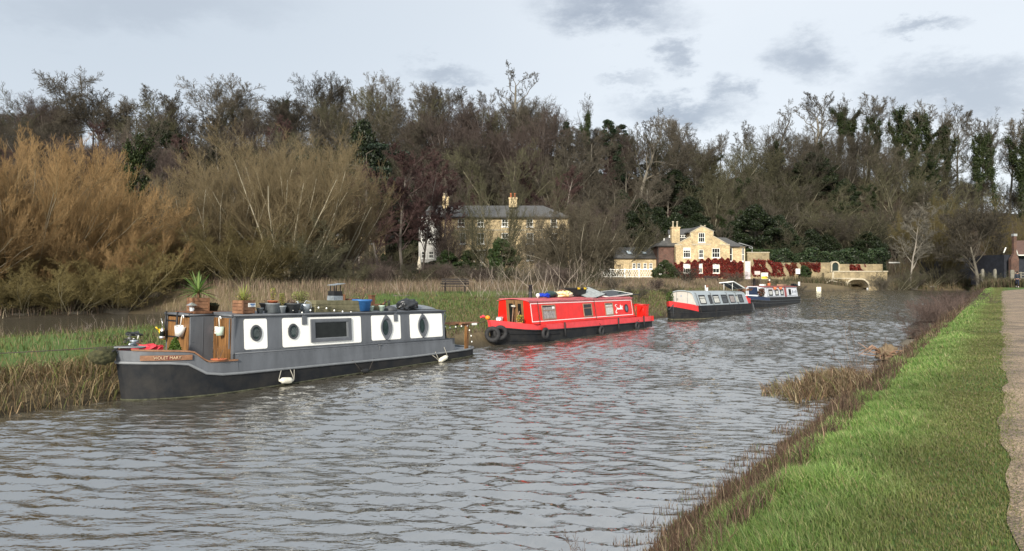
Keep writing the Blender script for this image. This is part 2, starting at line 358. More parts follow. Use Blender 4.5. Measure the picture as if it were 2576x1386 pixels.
LU = pal(len(P), [(.145, .25, .06), (.22, .32, .09), (.095, .18, .045), (.31, .36, .14), (.42, .37, .20)], [.32, .28, .17, .15, .08])
SH = pal(len(P), [(.15, .175, .055), (.18, .19, .07), (.22, .18, .10), (.12, .14, .05)], [.4, .25, .17, .18])
C = LU * lush[:, None] + SH * (1 - lush[:, None]); C *= (.68 + .62 * patch)[:, None] * (.8 + .35 * tuft)[:, None]
o = blades('grass', P, h, w, rng.uniform(.3, 1.35, len(P)), rng.normal(R(200), 1.3, len(P)), C, LEAF); tag(o, 'long bright green grass on the verge beside the gravel towpath', 'grass', kind='stuff')
# -- cut brown stems along the near bank
Ps = []
for n, a, b in ((13000, 2.5, 7), (15000, 7, 16), (15000, 16, 40), (11000, 40, 95)):
    P, s, t = scatter(n, a, b, 1.42, 3.25); Ps.append(np.column_stack([P, s, t]))
A = np.concatenate(Ps); P = A[:, :3].copy(); P[:, 2] = np.maximum(P[:, 2], -.05); s = A[:, 3]
cl = np.clip(lump(P[:, 0], P[:, 1], .35) * .6 + .5, .05, 1)
edge = 1 - np.clip((A[:, 4] - 2.3) / .7, 0, 1) * .55
h = (.08 + .48 * cl ** 1.3 * rng.random(len(P)) ** 1.3) * edge * (1 + .4 * (s > 30)); w = (.006 + .006 * rng.random(len(P))) * (1 + np.clip(s - 6, 0, 50) * .06)
C = pal(len(P), [(.085, .055, .038), (.12, .08, .055), (.055, .038, .026), (.24, .18, .12), (.10, .13, .04)], [.36, .24, .22, .12, .06])
o = blades('stems', P, h, w, rng.uniform(.05, .9, len(P)), rng.uniform(0, 6.28, len(P)), C, DRYM); tag(o, 'cut reddish brown stems lining the near bank of the canal', 'stems', kind='stuff')
# -- the raft of dead reeds lying in the water by the near bank
n = 5200; a = rng.uniform(0, 6.28, n); rr = np.sqrt(rng.random(n)) * (.75 + .25 * np.sin(a * 3 + 1) + .15 * np.sin(a * 7)); s = 17.6 + rr * np.cos(a) * 2.9; t = 3.2 + rr * np.sin(a) * 1.35
X = s * .582 - t * .813; Y = s * .813 + t * .582; dome = np.clip(1 - rr ** 2, 0, 1); Z = .0 + .26 * dome * rng.random(n) * (.5 + .5 * np.sin(s * 2.3 + t) ** 2)
C = pal(n, [(.25, .185, .11), (.17, .115, .07), (.10, .065, .04), (.34, .27, .17), (.14, .15, .05)], [.25, .27, .3, .1, .08])
o = blades('reeds', np.stack([X, Y, Z], 1), .18 + .36 * rng.random(n), .009 + .008 * rng.random(n), rng.uniform(.7, 2.3, n), rng.normal(R(170), 1.5, n), C, DRYM); tag(o, 'raft of bent dead reeds lying in the water by the near bank', 'reeds', kind='stuff')
# -- far bank: straw tumbling into the water at the left, weeds along the moorings
P1, s1, t1 = scatter(17000, -14, 17, 15.75, 18.2); P2, s2, t2 = scatter(34000, 10, 100, 16.4, 26, lambda X, Y, Z, s, t: (Z > .02) & (Z < 1.35))
pull = (t1 < 17.4)
h1 = np.where(pull, .38 + .4 * rng.random(len(P1)), .2 + .25 * rng.random(len(P1)))
C1 = pal(len(P1), [(.27, .20, .11), (.19, .14, .075), (.34, .27, .16), (.13, .15, .045), (.11, .075, .045)], [.32, .26, .15, .15, .12])
az1 = rng.normal(R(-55), .8, len(P1)); C2 = pal(len(P2), [(.13, .10, .058), (.18, .145, .08), (.09, .115, .035), (.12, .165, .045), (.08, .06, .04)], [.3, .22, .2, .14, .14])
g2 = np.clip(lump(P2[:, 0], P2[:, 1], .8) * .7 + .5, 0, 1)
P5, s5, t5 = scatter(9000, 98.5, 106, -9, 3.2); X6 = rng.uniform(50, 112, 9000); Y6 = 117.5 + rng.random(9000) ** 1.4 * 10; P6 = np.stack([X6, Y6, height(X6, Y6)], 1); P6 = P6[(P6[:, 2] > .02) & (np.abs(X6 - 65.2) > 4.2)]
C7 = pal(len(P5) + len(P6), [(.085, .065, .04), (.06, .05, .03), (.10, .09, .045), (.045, .05, .022), (.13, .10, .065)])
P = np.concatenate([P1, P2, P5, P6]); h = np.concatenate([h1, .15 + .35 * g2 * rng.random(len(P2)) + .08, .5 + .8 * rng.random(len(P5)), .4 + .9 * rng.random(len(P6))]); n = len(P)
o = blades('undergrowth', P, h, np.concatenate([.012 + .012 * rng.random(len(P1)), .016 + .018 * rng.random(len(P2)) + np.clip(s2 - 20, 0, 80) * .0006, .05 + .04 * rng.random(len(C7))]), np.concatenate([rng.uniform(.5, 1.9, len(P1) + len(P2)), rng.uniform(.1, .9, len(C7))]), np.concatenate([az1, rng.uniform(0, 6.28, len(P2) + len(C7))]), np.concatenate([C1, C2, C7]), DRYM)
tag(o, 'straw and weeds tumbling down the far bank behind the moored boats', 'undergrowth', kind='stuff')
# -- green grass of the far side
P1, s1, t1 = scatter(26000, -30, 27, 17.2, 30.8); P2, s2, t2 = scatter(36000, 14, 56, 19.5, 34)
kk = np.random.default_rng(5).random(len(P2)) < np.clip(1.1 - sstep(s2, 30, 44) * .85 - sstep(t2, 26, 32), 0, 1); P2 = P2[kk]
P = np.concatenate([P1, P2]); n = len(P); pt = np.clip(lump(P[:, 0], P[:, 1], 1.6) * .6 + .5, 0, 1)[:, None]
Cg = pal(n, [(.10, .145, .04), (.13, .175, .05), (.18, .18, .065), (.07, .105, .03)]); Cd = pal(n, [(.24, .19, .10), (.17, .15, .06), (.12, .15, .05)])
pick = (rng.random((n, 1)) < pt * .95)
o = blades('grass', P, .12 + .2 * rng.random(n), .014 + .016 * rng.random(n), rng.uniform(.2, 1.3, n), rng.uniform(0, 6.28, n), np.where(pick, Cd * .9, Cg), LEAF); tag(o, 'rough green meadow grass across the canal behind the grey boat', 'grass', kind='stuff')
# -- tall dry stalks: the side channel's edge and the pinkish band before the houses
P1, s1, t1 = scatter(900, -25, 26, 28.5, 31); P3, s3, t3 = scatter(2200, -28, 32, 49.6, 54)
P2, s2, t2 = scatter(46000, 16, 128, 28.5, 62, lambda X, Y, Z, s, t: (Z > .9) & (t > 28.5 + 5 * (lump(X, Y, 6) * .4) + 5 * (1 - sstep(s, 20, 60))) & (Y < foot(X) - 6) & (rng.random(len(X)) < 1.1 - (t - 30) / 60) & ~((X > 33) & (Y > 117)))
P8, s8, t8 = scatter(15000, 17, 48, 30, 57, lambda X, Y, Z, s, t: Z > .08)
P4, s4, t4 = scatter(16000, 60, 122, 18, 32, lambda X, Y, Z, s, t: (Z > .35) & (Y < 126))
P = np.concatenate([P1, P3, P2, P8, P4]); n = len(P); pt = np.clip(lump(P[:, 0], P[:, 1], 3) * .6 + .5, 0, 1)
C = pal(n, [(.24, .18, .125), (.17, .125, .09), (.32, .25, .18), (.10, .075, .05), (.12, .12, .05)], [.28, .25, .12, .21, .14]); C *= (.62 + .5 * pt)[:, None]
pt2 = np.clip(lump(P[:, 0] + 3, P[:, 1], 1.1) * .7 + .5, 0, 1); h = (.3 + 1.1 * rng.random(n) * (.25 + .75 * pt * pt2) ); h[-len(P4):] *= .65
o = blades('reeds', P, h, .014 + .02 * rng.random(n), rng.uniform(.05, .6, n), rng.uniform(0, 6.28, n), C, DRYM); tag(o, 'band of tall pinkish dry stalks across the meadow before the houses', 'reeds', kind='stuff')

# -- brushwood and saplings filling the wooded slope
n = 52000; X = rng.uniform(-150, 150, n); d_ = rng.uniform(-3, 66, n); Y = foot(X) + d_
k = (np.abs(X / Y) < .8) & ~((X / Y > .60) & (d_ < 40)); X, Y = X[k], Y[k]; n = len(X); q = np.clip(lump(X, Y, 10) * .6 + .5, 0, 1)
C = pal(n, [(.080, .067, .048), (.064, .058, .037), (.082, .062, .047), (.046, .047, .026), (.15, .135, .105)], [.3, .25, .2, .15, .1], .3)
o = blades('brushwood', np.stack([X, Y, height(X, Y)], 1), 1.2 + 3.6 * rng.random(n) * (.5 + q), .035 + .05 * rng.random(n), rng.uniform(.02, .8, n), rng.uniform(0, 6.28, n), C, DRYM); tag(o, 'brown brushwood and young growth covering the wooded hillside', 'brushwood', kind='stuff')
# ================================================================= TREES
TW = veg_mat('twig_bark', rough=.85, rnd=.38); LF = veg_mat('evergreen_leaf', rough=.5, trans=.18, spec=.35, rnd=.2)
def unit(v): return v / (np.linalg.norm(v) + 1e-9)
def tubes(seg, n):
    """seg rows: p0 p1 r0 r1 colour -> verts, quads, colours"""
    A = np.array(seg, dtype=np.float64); p0, p1, r0, r1, c = A[:, :3], A[:, 3:6], A[:, 6], A[:, 7], A[:, 8:11]
    d = p1 - p0; d /= np.linalg.norm(d, axis=1, keepdims=True) + 1e-9
    ref = np.where(np.abs(d[:, 2:3]) < .9, np.array([[0, 0, 1.0]]), np.array([[1.0, 0, 0]]))
    a = np.cross(d, ref); a /= np.linalg.norm(a, axis=1, keepdims=True); b = np.cross(d, a)
    an = np.arange(n) * 2 * np.pi / n; o = a[:, None, :] * np.cos(an)[None, :, None] + b[:, None, :] * np.sin(an)[None, :, None]
    V = np.concatenate([p0[:, None] + o * r0[:, None, None], p1[:, None] + o * r1[:, None, None]], axis=1)
    base = (np.arange(len(A)) * 2 * n)[:, None]; j = np.arange(n)[None]; k = (np.arange(n)[None] + 1) % n
    Q = np.stack([base + j, base + k, base + n + k, base + n + j], -1).reshape(-1, 4)
    return V.reshape(-1, 3), Q, np.repeat(c, 2 * n, axis=0)
def leaves(P, size, cols, seed=0, flat=.0):
    r = np.random.default_rng(seed); n = len(P); a = r.normal(size=(n, 3)); a[:, 2] *= (1 - flat); a /= np.linalg.norm(a, axis=1, keepdims=True)
    b = np.cross(a, r.normal(size=(n, 3))); b /= np.linalg.norm(b, axis=1, keepdims=True); s = size * r.uniform(.6, 1.3, (n, 1))
    V = np.stack([P - a * s * .5, P + b * s * .35, P + a * s * .6, P - b * s * .35], 1).reshape(-1, 3)
    C = np.array(cols)[r.choice(len(cols), n)] * r.uniform(.65, 1.3, (n, 1))
    return V, (np.arange(n) * 4)[:, None] + np.arange(4)[None], np.repeat(C, 4, axis=0)
class Sp: pass
def species(**k):
    s = Sp(); s.__dict__.update(k); return s
def grow_tree(sp, seed):
    r = np.random.default_rng(seed); seg = {i: [] for i in range(len(sp.steps))}
    def grow(p, d, L, rad, lv):
        n = sp.steps[lv]; last = lv == len(sp.steps) - 1; r_end = max(sp.rmin, rad * sp.taper[lv]); pr = rad
        for i in range(n):
            d = unit(d + r.normal(size=3) * sp.wob[lv] + np.array([0, 0, sp.up[lv]]) / n)
            q = p + d * (L / n); rn = rad + (r_end - rad) * (i + 1) / n
            seg[lv].append((*p, *q, pr, rn, *(np.array(sp.cols[lv]) * r.uniform(.8, 1.2))))
            p = q; pr = rn
            if not last:
                f = (i + 1) / n
                if f >= sp.start[lv]:
                    k = sp.kids[lv]; k = int(k) + (r.random() < k % 1)
                    if i == n - 1: k += 1
                    for _ in range(k):
                        ax = unit(np.cross(d, r.normal(size=3))); an = r.uniform(*sp.ang[lv]); dd = unit(d * math.cos(an) + ax * math.sin(an))
                        lf = sp.ratio[lv] * (1 - sp.short[lv] * f) * r.uniform(.7, 1.2)
                        grow(p, dd, L * lf, max(sp.rmin, rn * sp.rr[lv]), lv + 1)
    for k in range(sp.stems):
        if sp.stems == 1: d = np.array([r.normal() * .05, r.normal() * .05, 1.0]); p = np.zeros(3)
        else:
            a = r.uniform(0, 6.283); q = math.sqrt(r.random()) * sp.fan; d = np.array([math.cos(a) * math.sin(q), math.sin(a) * math.sin(q), math.cos(q)]); p = np.array([math.cos(a), math.sin(a), 0]) * r.uniform(0, sp.root)
        p = p - np.array([0, 0, .3])
        grow(p, unit(d), sp.L * (1 if sp.stems == 1 else r.uniform(.86, 1.0) if getattr(sp, 'even', 0) else r.uniform(.65, 1.1)), sp.rad * (1 if sp.stems == 1 else r.uniform(.5, 1.1)), 0)
    return seg
def ivy_on(seg, levels, n, rad, size, cols, seed, zmin=0, zmax=99):
    r = np.random.default_rng(seed); A = np.array([q for l in levels for q in seg[l]]); A = A[(A[:, 5] > zmin) & (A[:, 5] < zmax)]
    ln = np.linalg.norm(A[:, 3:6] - A[:, :3], axis=1); k = r.choice(len(A), n, p=ln / ln.sum()); f = r.random((n, 1)); P = A[k, :3] * (1 - f) + A[k, 3:6] * f
    lv = .55 + .45 * np.sin(P[:, 2:3] * 2.1 + P[:, :1] * 1.7)
    P = P + r.normal(size=(n, 3)) * rad * lv
    return leaves(P, size, cols, seed)
ARCH = {}
def arch(name, sp, seed, trunk_levels=2, sides=(7, 5, 4, 3, 3, 3), extra=None, crown='crown'):
    seg = grow_tree(sp, seed); Vs, Fs, Cs, b = [], [], [], 0
    def pack(levels):
        V, F, C, b = [], [], [], 0
        for l in levels:
            if not seg[l]: continue
            v, q, c = tubes(seg[l], sides[l]); V.append(v); F.append(q + b); C.append(c); b += len(v)
        return np.concatenate(V), np.concatenate(F), np.concatenate(C)
    nl = len(sp.steps)
    if sp.stems > 1: seg[0].append((0, 0, -.6, 0, 0, .10, (sp.root + .5) * 1.1, sp.root * .9 + .1, *BK))
    v, f, c = pack(range(trunk_levels)); tm = np_mesh(name + '_trunk', v, [f], TW, c, True)
    v, f, c = pack(range(trunk_levels, nl)); cm = np_mesh(name + '_' + crown, v, [f], TW, c)
    allz = np.concatenate([np.array(seg[l])[:, 5] for l in range(nl) if seg[l]]); parts = [('trunk', tm), (crown, cm)]
    if extra:
        v, f, c = extra(seg); parts.append(('ivy', np_mesh(name + '_ivy', v, [f], LF, c)))
    ARCH[name] = (parts, float(np.percentile(allz, 99.7)))
    print('arch', name, 'polys', sum(len(p[1].polygons) for p in parts), 'h', ARCH[name][1])
BK = (.105, .092, .071); BK2 = (.155, .14, .112); TG = (.086, .074, .055)
tall = lambda **k: species(**{**dict(stems=1, steps=(8, 6, 5, 4, 3), wob=(.05, .11, .16, .2, .22), up=(.15, .5, .35, .25, .2), start=(.42, .3, .2, .2), kids=(1.9, 1.7, 1.75, 1.75),
    ang=((.45, .9), (.4, .9), (.4, .95), (.4, 1.0)), ratio=(.52, .5, .5, .55), short=(.35, .4, .4, .3), rr=(.5, .55, .55, .6), taper=(.35, .35, .4, .5, .6), rmin=.017, L=13.5, rad=.30, fan=0, root=0,
    cols=(BK2, BK, BK, TG, TG)), **k})
arch('tall_a', tall(), 1); arch('tall_b', tall(L=14, kids=(1.4, 1.5, 1.7, 1.5), start=(.5, .3, .2, .2)), 2)
arch('oak_a', tall(L=9, start=(.35, .2, .15, .15), kids=(2.2, 1.7, 1.8, 2.0), ang=((.6, 1.15), (.45, .95), (.4, .95), (.4, 1.0)), ratio=(.78, .55, .52, .55), short=(.15, .35, .4, .3), up=(.1, .35, .3, .25, .15), wob=(.08, .16, .2, .22, .22), rad=.38), 3)
arch('oak_b', tall(L=8, start=(.3, .2, .15, .15), kids=(2.3, 1.7, 1.8, 1.9), ang=((.5, 1.1), (.45, .95), (.4, .95), (.4, 1.0)), ratio=(.85, .55, .52, .55), short=(.1, .35, .4, .3), up=(.1, .4, .3, .25, .15), rad=.34), 4)
arch('pale', tall(L=13, rad=.2, kids=(1.6, 1.5, 1.5, 1.5), start=(.2, .2, .2, .2), rmin=.02, cols=((.20, .18, .15), (.18, .165, .135), (.15, .138, .115), (.14, .13, .105), (.14, .13, .105))), 55)
arch('sparse', tall(L=12, kids=(1.3, 1.0, 1.0, 1.1), start=(.35, .3, .2, .2), rad=.33, wob=(.14, .22, .25, .25, .25), rmin=.02), 5)
PU = (.070, .040, .037)
arch('alder', tall(L=14, start=(.25, .2, .2, .2), kids=(2.6, 1.6, 1.5, 1.4), ratio=(.34, .5, .5, .55), short=(.45, .4, .3, .3), ang=((.5, .9), (.4, .8), (.4, .9), (.4, .9)), rad=.17, cols=((.16, .14, .12), (.12, .09, .08), PU, PU, PU)), 6)
thick = lambda **k: species(**{**dict(stems=14, steps=(7, 5, 4, 3), wob=(.07, .14, .2, .22), up=(.15, .4, .35, .3), start=(.2, .15, .1), kids=(1.4, 1.5, 1.6), ang=((.3, .75), (.35, .85), (.4, .95)), ratio=(.5, .5, .5), short=(.4, .35, .3), rr=(.5, .55, .6), taper=(.3, .35, .4, .5),
    rmin=.012, L=9, rad=.10, fan=.6, root=.8, cols=(BK2, BK, TG, TG)), **k})
arch('brush_a', thick(), 7, 1); arch('brush_b', thick(stems=10, fan=.9, L=7.5, cols=((.16, .145, .10), (.085, .079, .048), (.074, .070, .040), (.074, .070, .040))), 8, 1)
arch('brush_c', thick(stems=18, fan=.45, L=10, cols=((.17, .14, .12), (.095, .074, .061), (.080, .061, .052), (.080, .061, .052))), 9, 1)
IV = [(.022, .036, .010), (.034, .050, .014), (.016, .026, .009), (.05, .065, .02)]
arch('ivy_a', tall(L=15, kids=(1.2, 1.1, 1.3, 1.2), start=(.45, .3, .2, .2)), 11, extra=lambda s: ivy_on(s, (0, 1), 24000, .55, .27, IV, 1, 1.5, 18))
arch('ivy_b', tall(L=15, kids=(1.0, 1.1, 1.3, 1.2), start=(.3, .3, .2, .2), ang=((.25, .5), (.4, .9), (.4, .95), (.4, 1.0)), ratio=(.7, .5, .5, .55)), 12, extra=lambda s: ivy_on(s, (0, 1), 26000, .50, .26, IV, 2, 3, 19))
# willow whose young shoots are orange, and the olive one beside it
arch('willow', thick(even=1, stems=90, steps=(9, 6, 5, 4), fan=1.0, root=2.2, L=11.5, rad=.085, wob=(.07, .10, .13, .15), up=(.2, .5, .5, .45), kids=(1.35, 1.5, 1.7), start=(.18, .12, .1), ang=((.2, .6), (.25, .65), (.25, .7)), ratio=(.40, .52, .55), rmin=.007,
     cols=((.27, .23, .16), (.15, .115, .06), (.165, .115, .055), (.205, .13, .058))), 13, 1)
arch('willow_olive', thick(even=1, stems=36, steps=(9, 6, 5, 4), fan=.72, root=2.0, L=12, rad=.12, wob=(.07, .12, .15, .17), up=(.35, .55, .5, .4), kids=(1.4, 1.5, 1.6), start=(.2, .12, .1), ang=((.25, .65), (.3, .75), (.3, .8)), ratio=(.42, .52, .55), rmin=.007,
     cols=((.30, .27, .20), (.17, .14, .085), (.155, .125, .068), (.17, .13, .072))), 14, 1)
arch('willow_yellow', thick(stems=22, steps=(8, 6, 4, 3), fan=.9, root=1.2, L=5.5, rad=.05, up=(.2, .35, .3, .3), kids=(1.6, 1.6, 1.6), ratio=(.45, .5, .5), rmin=.006, cols=((.19, .165, .10), (.14, .12, .055), (.135, .11, .045), (.145, .115, .045))), 15, 1)
arch('thorn', thick(stems=30, steps=(9, 6, 5, 4), fan=1.15, root=1.5, L=11, rad=.15, wob=(.16, .2, .22, .25), up=(.15, .15, .1, .1), kids=(1.5, 1.6, 1.7), ratio=(.42, .5, .5), rmin=.011, cols=((.19, .17, .13), (.14, .125, .09), (.12, .105, .072), (.125, .105, .07))), 16, 1)
arch('weed', thick(stems=5, steps=(7, 4, 3, 2), fan=.35, root=.12, L=1.4, rad=.005, kids=(.9, .8, .8), ratio=(.3, .4, .4), rmin=.0025, wob=(.07, .14, .2, .2), cols=((.15, .11, .085), (.13, .095, .075), (.13, .095, .075), (.13, .095, .075))), 19, 1)
arch('sapling', thick(stems=6, steps=(7, 4, 3, 2), fan=.45, root=.9, L=3.2, rad=.024, kids=(.4, .4, .4), ratio=(.4, .4, .4), rmin=.006, wob=(.08, .16, .2, .2), cols=((.32, .27, .22), (.26, .215, .18), (.22, .18, .15), (.22, .18, .15))), 17, 1)
arch('twiggy', thick(stems=34, steps=(6, 4, 3, 2), fan=.8, root=.9, L=1.35, rad=.008, kids=(1.1, 1.0, .8), rmin=.0035, wob=(.1, .16, .2, .2), cols=((.12, .085, .07), (.11, .078, .065), (.11, .078, .065), (.11, .078, .065))), 18, 1)
# evergreens: leaf clumps on a woody frame
def clumps(centres, per, size, cols, seed, squash=1.0):
    r = np.random.default_rng(seed); P = []
    for (x, y, z, q) in centres:
        d = r.normal(size=(per, 3)); d /= np.linalg.norm(d, axis=1, keepdims=True); rad = q * (r.random((per, 1)) ** .35)
        P.append(np.array([x, y, z]) + d * rad * np.array([1, 1, squash]))
    return leaves(np.concatenate(P), size, cols, seed + 1)
def evergreen(name, H, shape, ncl, cr, per, size, cols, seed, squash=.7, trunk_r=.25, part='crown'):
    r = np.random.default_rng(seed); cs = []
    for i in range(ncl):
        f = r.random(); z = H * (.08 + .9 * f); R0 = shape(f) * H; a = r.uniform(0, 6.283); q = R0 * math.sqrt(r.uniform(.35, 1)); cs.append((q * math.cos(a), q * math.sin(a), z, cr * H * r.uniform(.6, 1.25)))
    v, f, c = clumps(cs, per, size, cols, seed, squash); cm = np_mesh(name + '_crown', v, [f], LF, c)
    sg = [(0, 0, -.4, 0, 0, H * .5, trunk_r, trunk_r * .6, *BK), (0, 0, H * .5, 0, 0, H * .92, trunk_r * .6, .03, *BK)]
    sg += [(0, 0, max(.3, z - q * .4), x, y, z, trunk_r * .25, .02, *BK) for (x, y, z, q) in cs[::2]]
    v, f, c = tubes(sg, 6); ARCH[name] = ([('trunk', np_mesh(name + '_trunk', v, [f], TW, c)), (part, cm)], H)
YW = [(.016, .026, .009), (.026, .038, .012), (.011, .018, .007)]
evergreen('yew', 9, lambda f: .42 * math.sin(math.pi * min(1, f * .75 + .25)) , 110, .095, 330, .20, YW, 21)
evergreen('laurel', 4.5, lambda f: .5 * math.sin(math.pi * min(1, f * .7 + .3)), 50, .13, 330, .18, [(.035, .06, .018), (.05, .08, .022), (.024, .042, .014)], 22)
evergreen('fir', 14, lambda f: .26 * (1 - f) ** .8 + .02, 110, .055, 230, .22, [(.016, .030, .014), (.024, .040, .017)], 23, .55)
evergreen('cedar', 13, lambda f: .30 + .16 * math.sin(f * 17), 34, .085, 520, .20, [(.022, .038, .022), (.032, .052, .028)], 24, .28)
evergreen('round_shrub', 2.4, lambda f: .62 * math.sin(math.pi * min(1, f * .6 + .4)), 60, .16, 260, .10, [(.035, .05, .018), (.05, .065, .02), (.026, .038, .014)], 25)
# ---- planting.  Every tree gets a label of its own from what it stands over and where in that stretch it comes
MARKS = [(-9999, 130, 'the left edge of the photo'), (130, 300, 'the big orange willow'), (300, 430, "the orange willow's right side"), (430, 560, 'the big spiky plant'), (560, 700, 'the labelled crate'), (700, 850, 'the wooden trough'),
         (850, 1000, 'the cedar'), (1000, 1130, "the terrace's left chimney"), (1130, 1230, 'the meadow bench'), (1230, 1340, "the terrace's right chimney"), (1340, 1470, 'the big round thorn tree'), (1470, 1590, 'the white lattice fence'), (1590, 1700, 'the slate annexe'), (1700, 1780, 'the yellow gable'),
         (1780, 1870, "the yellow house's right corner"), (1870, 1980, 'the white boat'), (1980, 2080, 'the white square sign'), (2080, 2200, 'the stone bridge'), (2200, 2320, 'the pale leaning tree'), (2320, 2430, 'the dark barn'), (2430, 2530, 'the end of the towpath'), (2530, 9999, 'the brick cottage')]
PLANTED = []
ORD = ['leftmost', 'second from left', 'third from left', 'fourth from left', 'fifth from left', 'sixth from left', 'seventh from left', 'eighth from left', 'ninth from left', 'tenth from left', 'eleventh from left', 'twelfth from left', 'thirteenth from left', 'fourteenth from left']
def plant(kind, px, Y, H=None, top=None, look='bare grey-brown tree', cat='tree', name='bare_tree', where=None, width=1.0, group=None, rz=None, label=None, X=None, z=None, tilt=0):
    """px is the place along the photo's width, Y the distance; height H, or the height that brings its top to row `top`"""
    if X is None: X = (px - 1288) / FPX * Y
    z0 = gz(X, Y) if z is None else z; parts, hh = ARCH[kind]
    if top is not None: H = CAMZ + (690 - top) / FPX * Y - z0
    k = H / hh; e = empty(name, (X, Y, z0), random.uniform(0, 6.28) if rz is None else rz); e.scale = (k * width, k * width, k); e.rotation_euler[1] = tilt
    for pn, me in parts: link(pn, me, e)
    e['category'] = cat
    if label: e['label'] = label
    else: PLANTED.append((e, look, where, px if px is not None else 1288 + X / Y * FPX, Y))
    if group: e['group'] = group
    return e
def label_planted():
    cells = {}
    for e, look, where, px, Y in PLANTED:
        mk = next(n for a, b, n in MARKS if a <= px < b); cells.setdefault((look, where, mk), []).append((px, e))
    for (look, where, mk), L in cells.items():
        L.sort(key=lambda q: q[0])
        for i, (px, e) in enumerate(L):
            e['label'] = f"{look} {where} {mk}" + ('' if len(L) == 1 else ', ' + ORD[min(i, len(ORD) - 1)])
# ---- the skyline, tree by tree
CR = 'on the crest above'
for (k, px, top, dy, wd, look) in [
    ('oak_a', 40, 262, 60, 1.1, 'wide bare tree'), ('oak_b', 110, 250, 64, 1.0, 'wide bare tree'), ('oak_a', 265, 176, 50, 1.15, 'tallest round-crowned tree'), ('tall_a', 180, 250, 66, 1.0, 'slim bare tree'), ('tall_b', 385, 215, 60, 1.0, 'slim bare tree'), ('tall_a', 440, 225, 64, 1.0, 'slim bare tree'),
    ('oak_b', 550, 204, 52, 1.25, 'broad dome-crowned tree'), ('tall_a', 640, 262, 64, 1.0, 'slim bare tree'), ('tall_b', 690, 262, 66, 1.0, 'slim bare tree'), ('ivy_a', 735, 226, 58, .9, 'ivy-wrapped tree'),
    ('oak_b', 800, 192, 60, .95, 'wide bare tree'), ('tall_b', 850, 205, 66, 1.1, 'slim bare tree'), ('tall_a', 905, 218, 62, .9, 'slim bare tree'), ('oak_a', 990, 194, 60, .85, 'wide bare tree'), ('tall_a', 945, 232, 66, .9, 'slim bare tree'), ('tall_b', 1045, 240, 62, .9, 'slim bare tree'),
    ('oak_b', 1110, 212, 56, 1.0, 'wide bare tree'), ('tall_b', 1080, 222, 66, .9, 'slim bare tree'), ('tall_a', 1170, 215, 62, .95, 'slim bare tree'), ('tall_b', 1225, 226, 66, .9, 'slim bare tree'), ('sparse', 1318, 172, 56, 1.15, 'tall crooked dark tree'), ('oak_b', 1290, 252, 66, .9, 'wide bare tree'), ('oak_a', 1360, 255, 62, .85, 'wide bare tree'), ('tall_a', 1400, 268, 66, .9, 'slim bare tree'),
    ('ivy_b', 1482, 226, 46, .62, 'ivy-wrapped tree'), ('fir', 1425, 305, 56, 1.0, 'dark fir'), ('fir', 1530, 300, 50, 1.0, 'dark fir'), ('fir', 1562, 312, 56, 1.1, 'dark fir'), ('sparse', 1612, 285, 40, 1.0, 'crooked half-dead tree'), ('sparse', 1655, 280, 48, 1.1, 'crooked half-dead tree'), ('oak_b', 1700, 295, 60, .9, 'wide bare tree'),
    ('tall_a', 1600, 330, 66, .9, 'slim bare tree'), ('oak_a', 1760, 322, 58, .9, 'wide bare tree'), ('tall_b', 1810, 332, 66, .8, 'slim bare tree'), ('tall_a', 1868, 306, 60, .95, 'pale feathery bare tree'), ('sparse', 1940, 258, 56, .9, 'tall crooked dark tree'), ('ivy_a', 1952, 340, 48, .9, 'ivy-wrapped tree'),
    ('sparse', 2040, 232, 58, 1.25, 'tall crooked dark tree'), ('tall_b', 2060, 226, 66, 1.0, 'slim bare tree'), ('ivy_b', 2110, 243, 60, .9, 'ivy-wrapped tree'), ('ivy_a', 2150, 240, 64, .9, 'ivy-wrapped tree'), ('ivy_b', 2205, 240, 58, .85, 'ivy-wrapped tree'), ('tall_a', 2185, 236, 68, 1.0, 'slim bare tree'),
    ('ivy_a', 2250, 250, 62, .85, 'ivy-wrapped tree'), ('ivy_b', 2300, 243, 58, .9, 'ivy-wrapped tree'), ('ivy_a', 2345, 252, 64, .9, 'ivy-wrapped tree'), ('ivy_b', 2375, 258, 60, .85, 'ivy-wrapped tree'), ('tall_b', 2410, 272, 66, .8, 'slim bare tree'), ('ivy_b', 2455, 278, 52, .8, 'ivy-wrapped tree'),
    ('ivy_a', 2505, 292, 56, .7, 'ivy-wrapped tree'), ('tall_b', 2540, 290, 60, .8, 'slim bare tree'), ('ivy_a', 2572, 283, 52, .8, 'ivy-wrapped tree'), ('ivy_b', 2620, 290, 56, .8, 'ivy-wrapped tree'), ('tall_a', 2470, 300, 68, .8, 'slim bare tree'), ('oak_a', -40, 270, 62, 1.1, 'wide bare tree'), ('tall_a', 2350, 262, 70, .8, 'slim bare tree')]:
    Y = 190.
    for _ in range(4): Y = float(foot((px - 1288) / FPX * Y)) + dy
    plant(k, px, Y, top=top, look=look, where=CR, width=wd, group='trees along the hill crest', name='fir_tree' if k == 'fir' else ('ivy_clad_tree' if 'ivy' in k else 'bare_tree'))
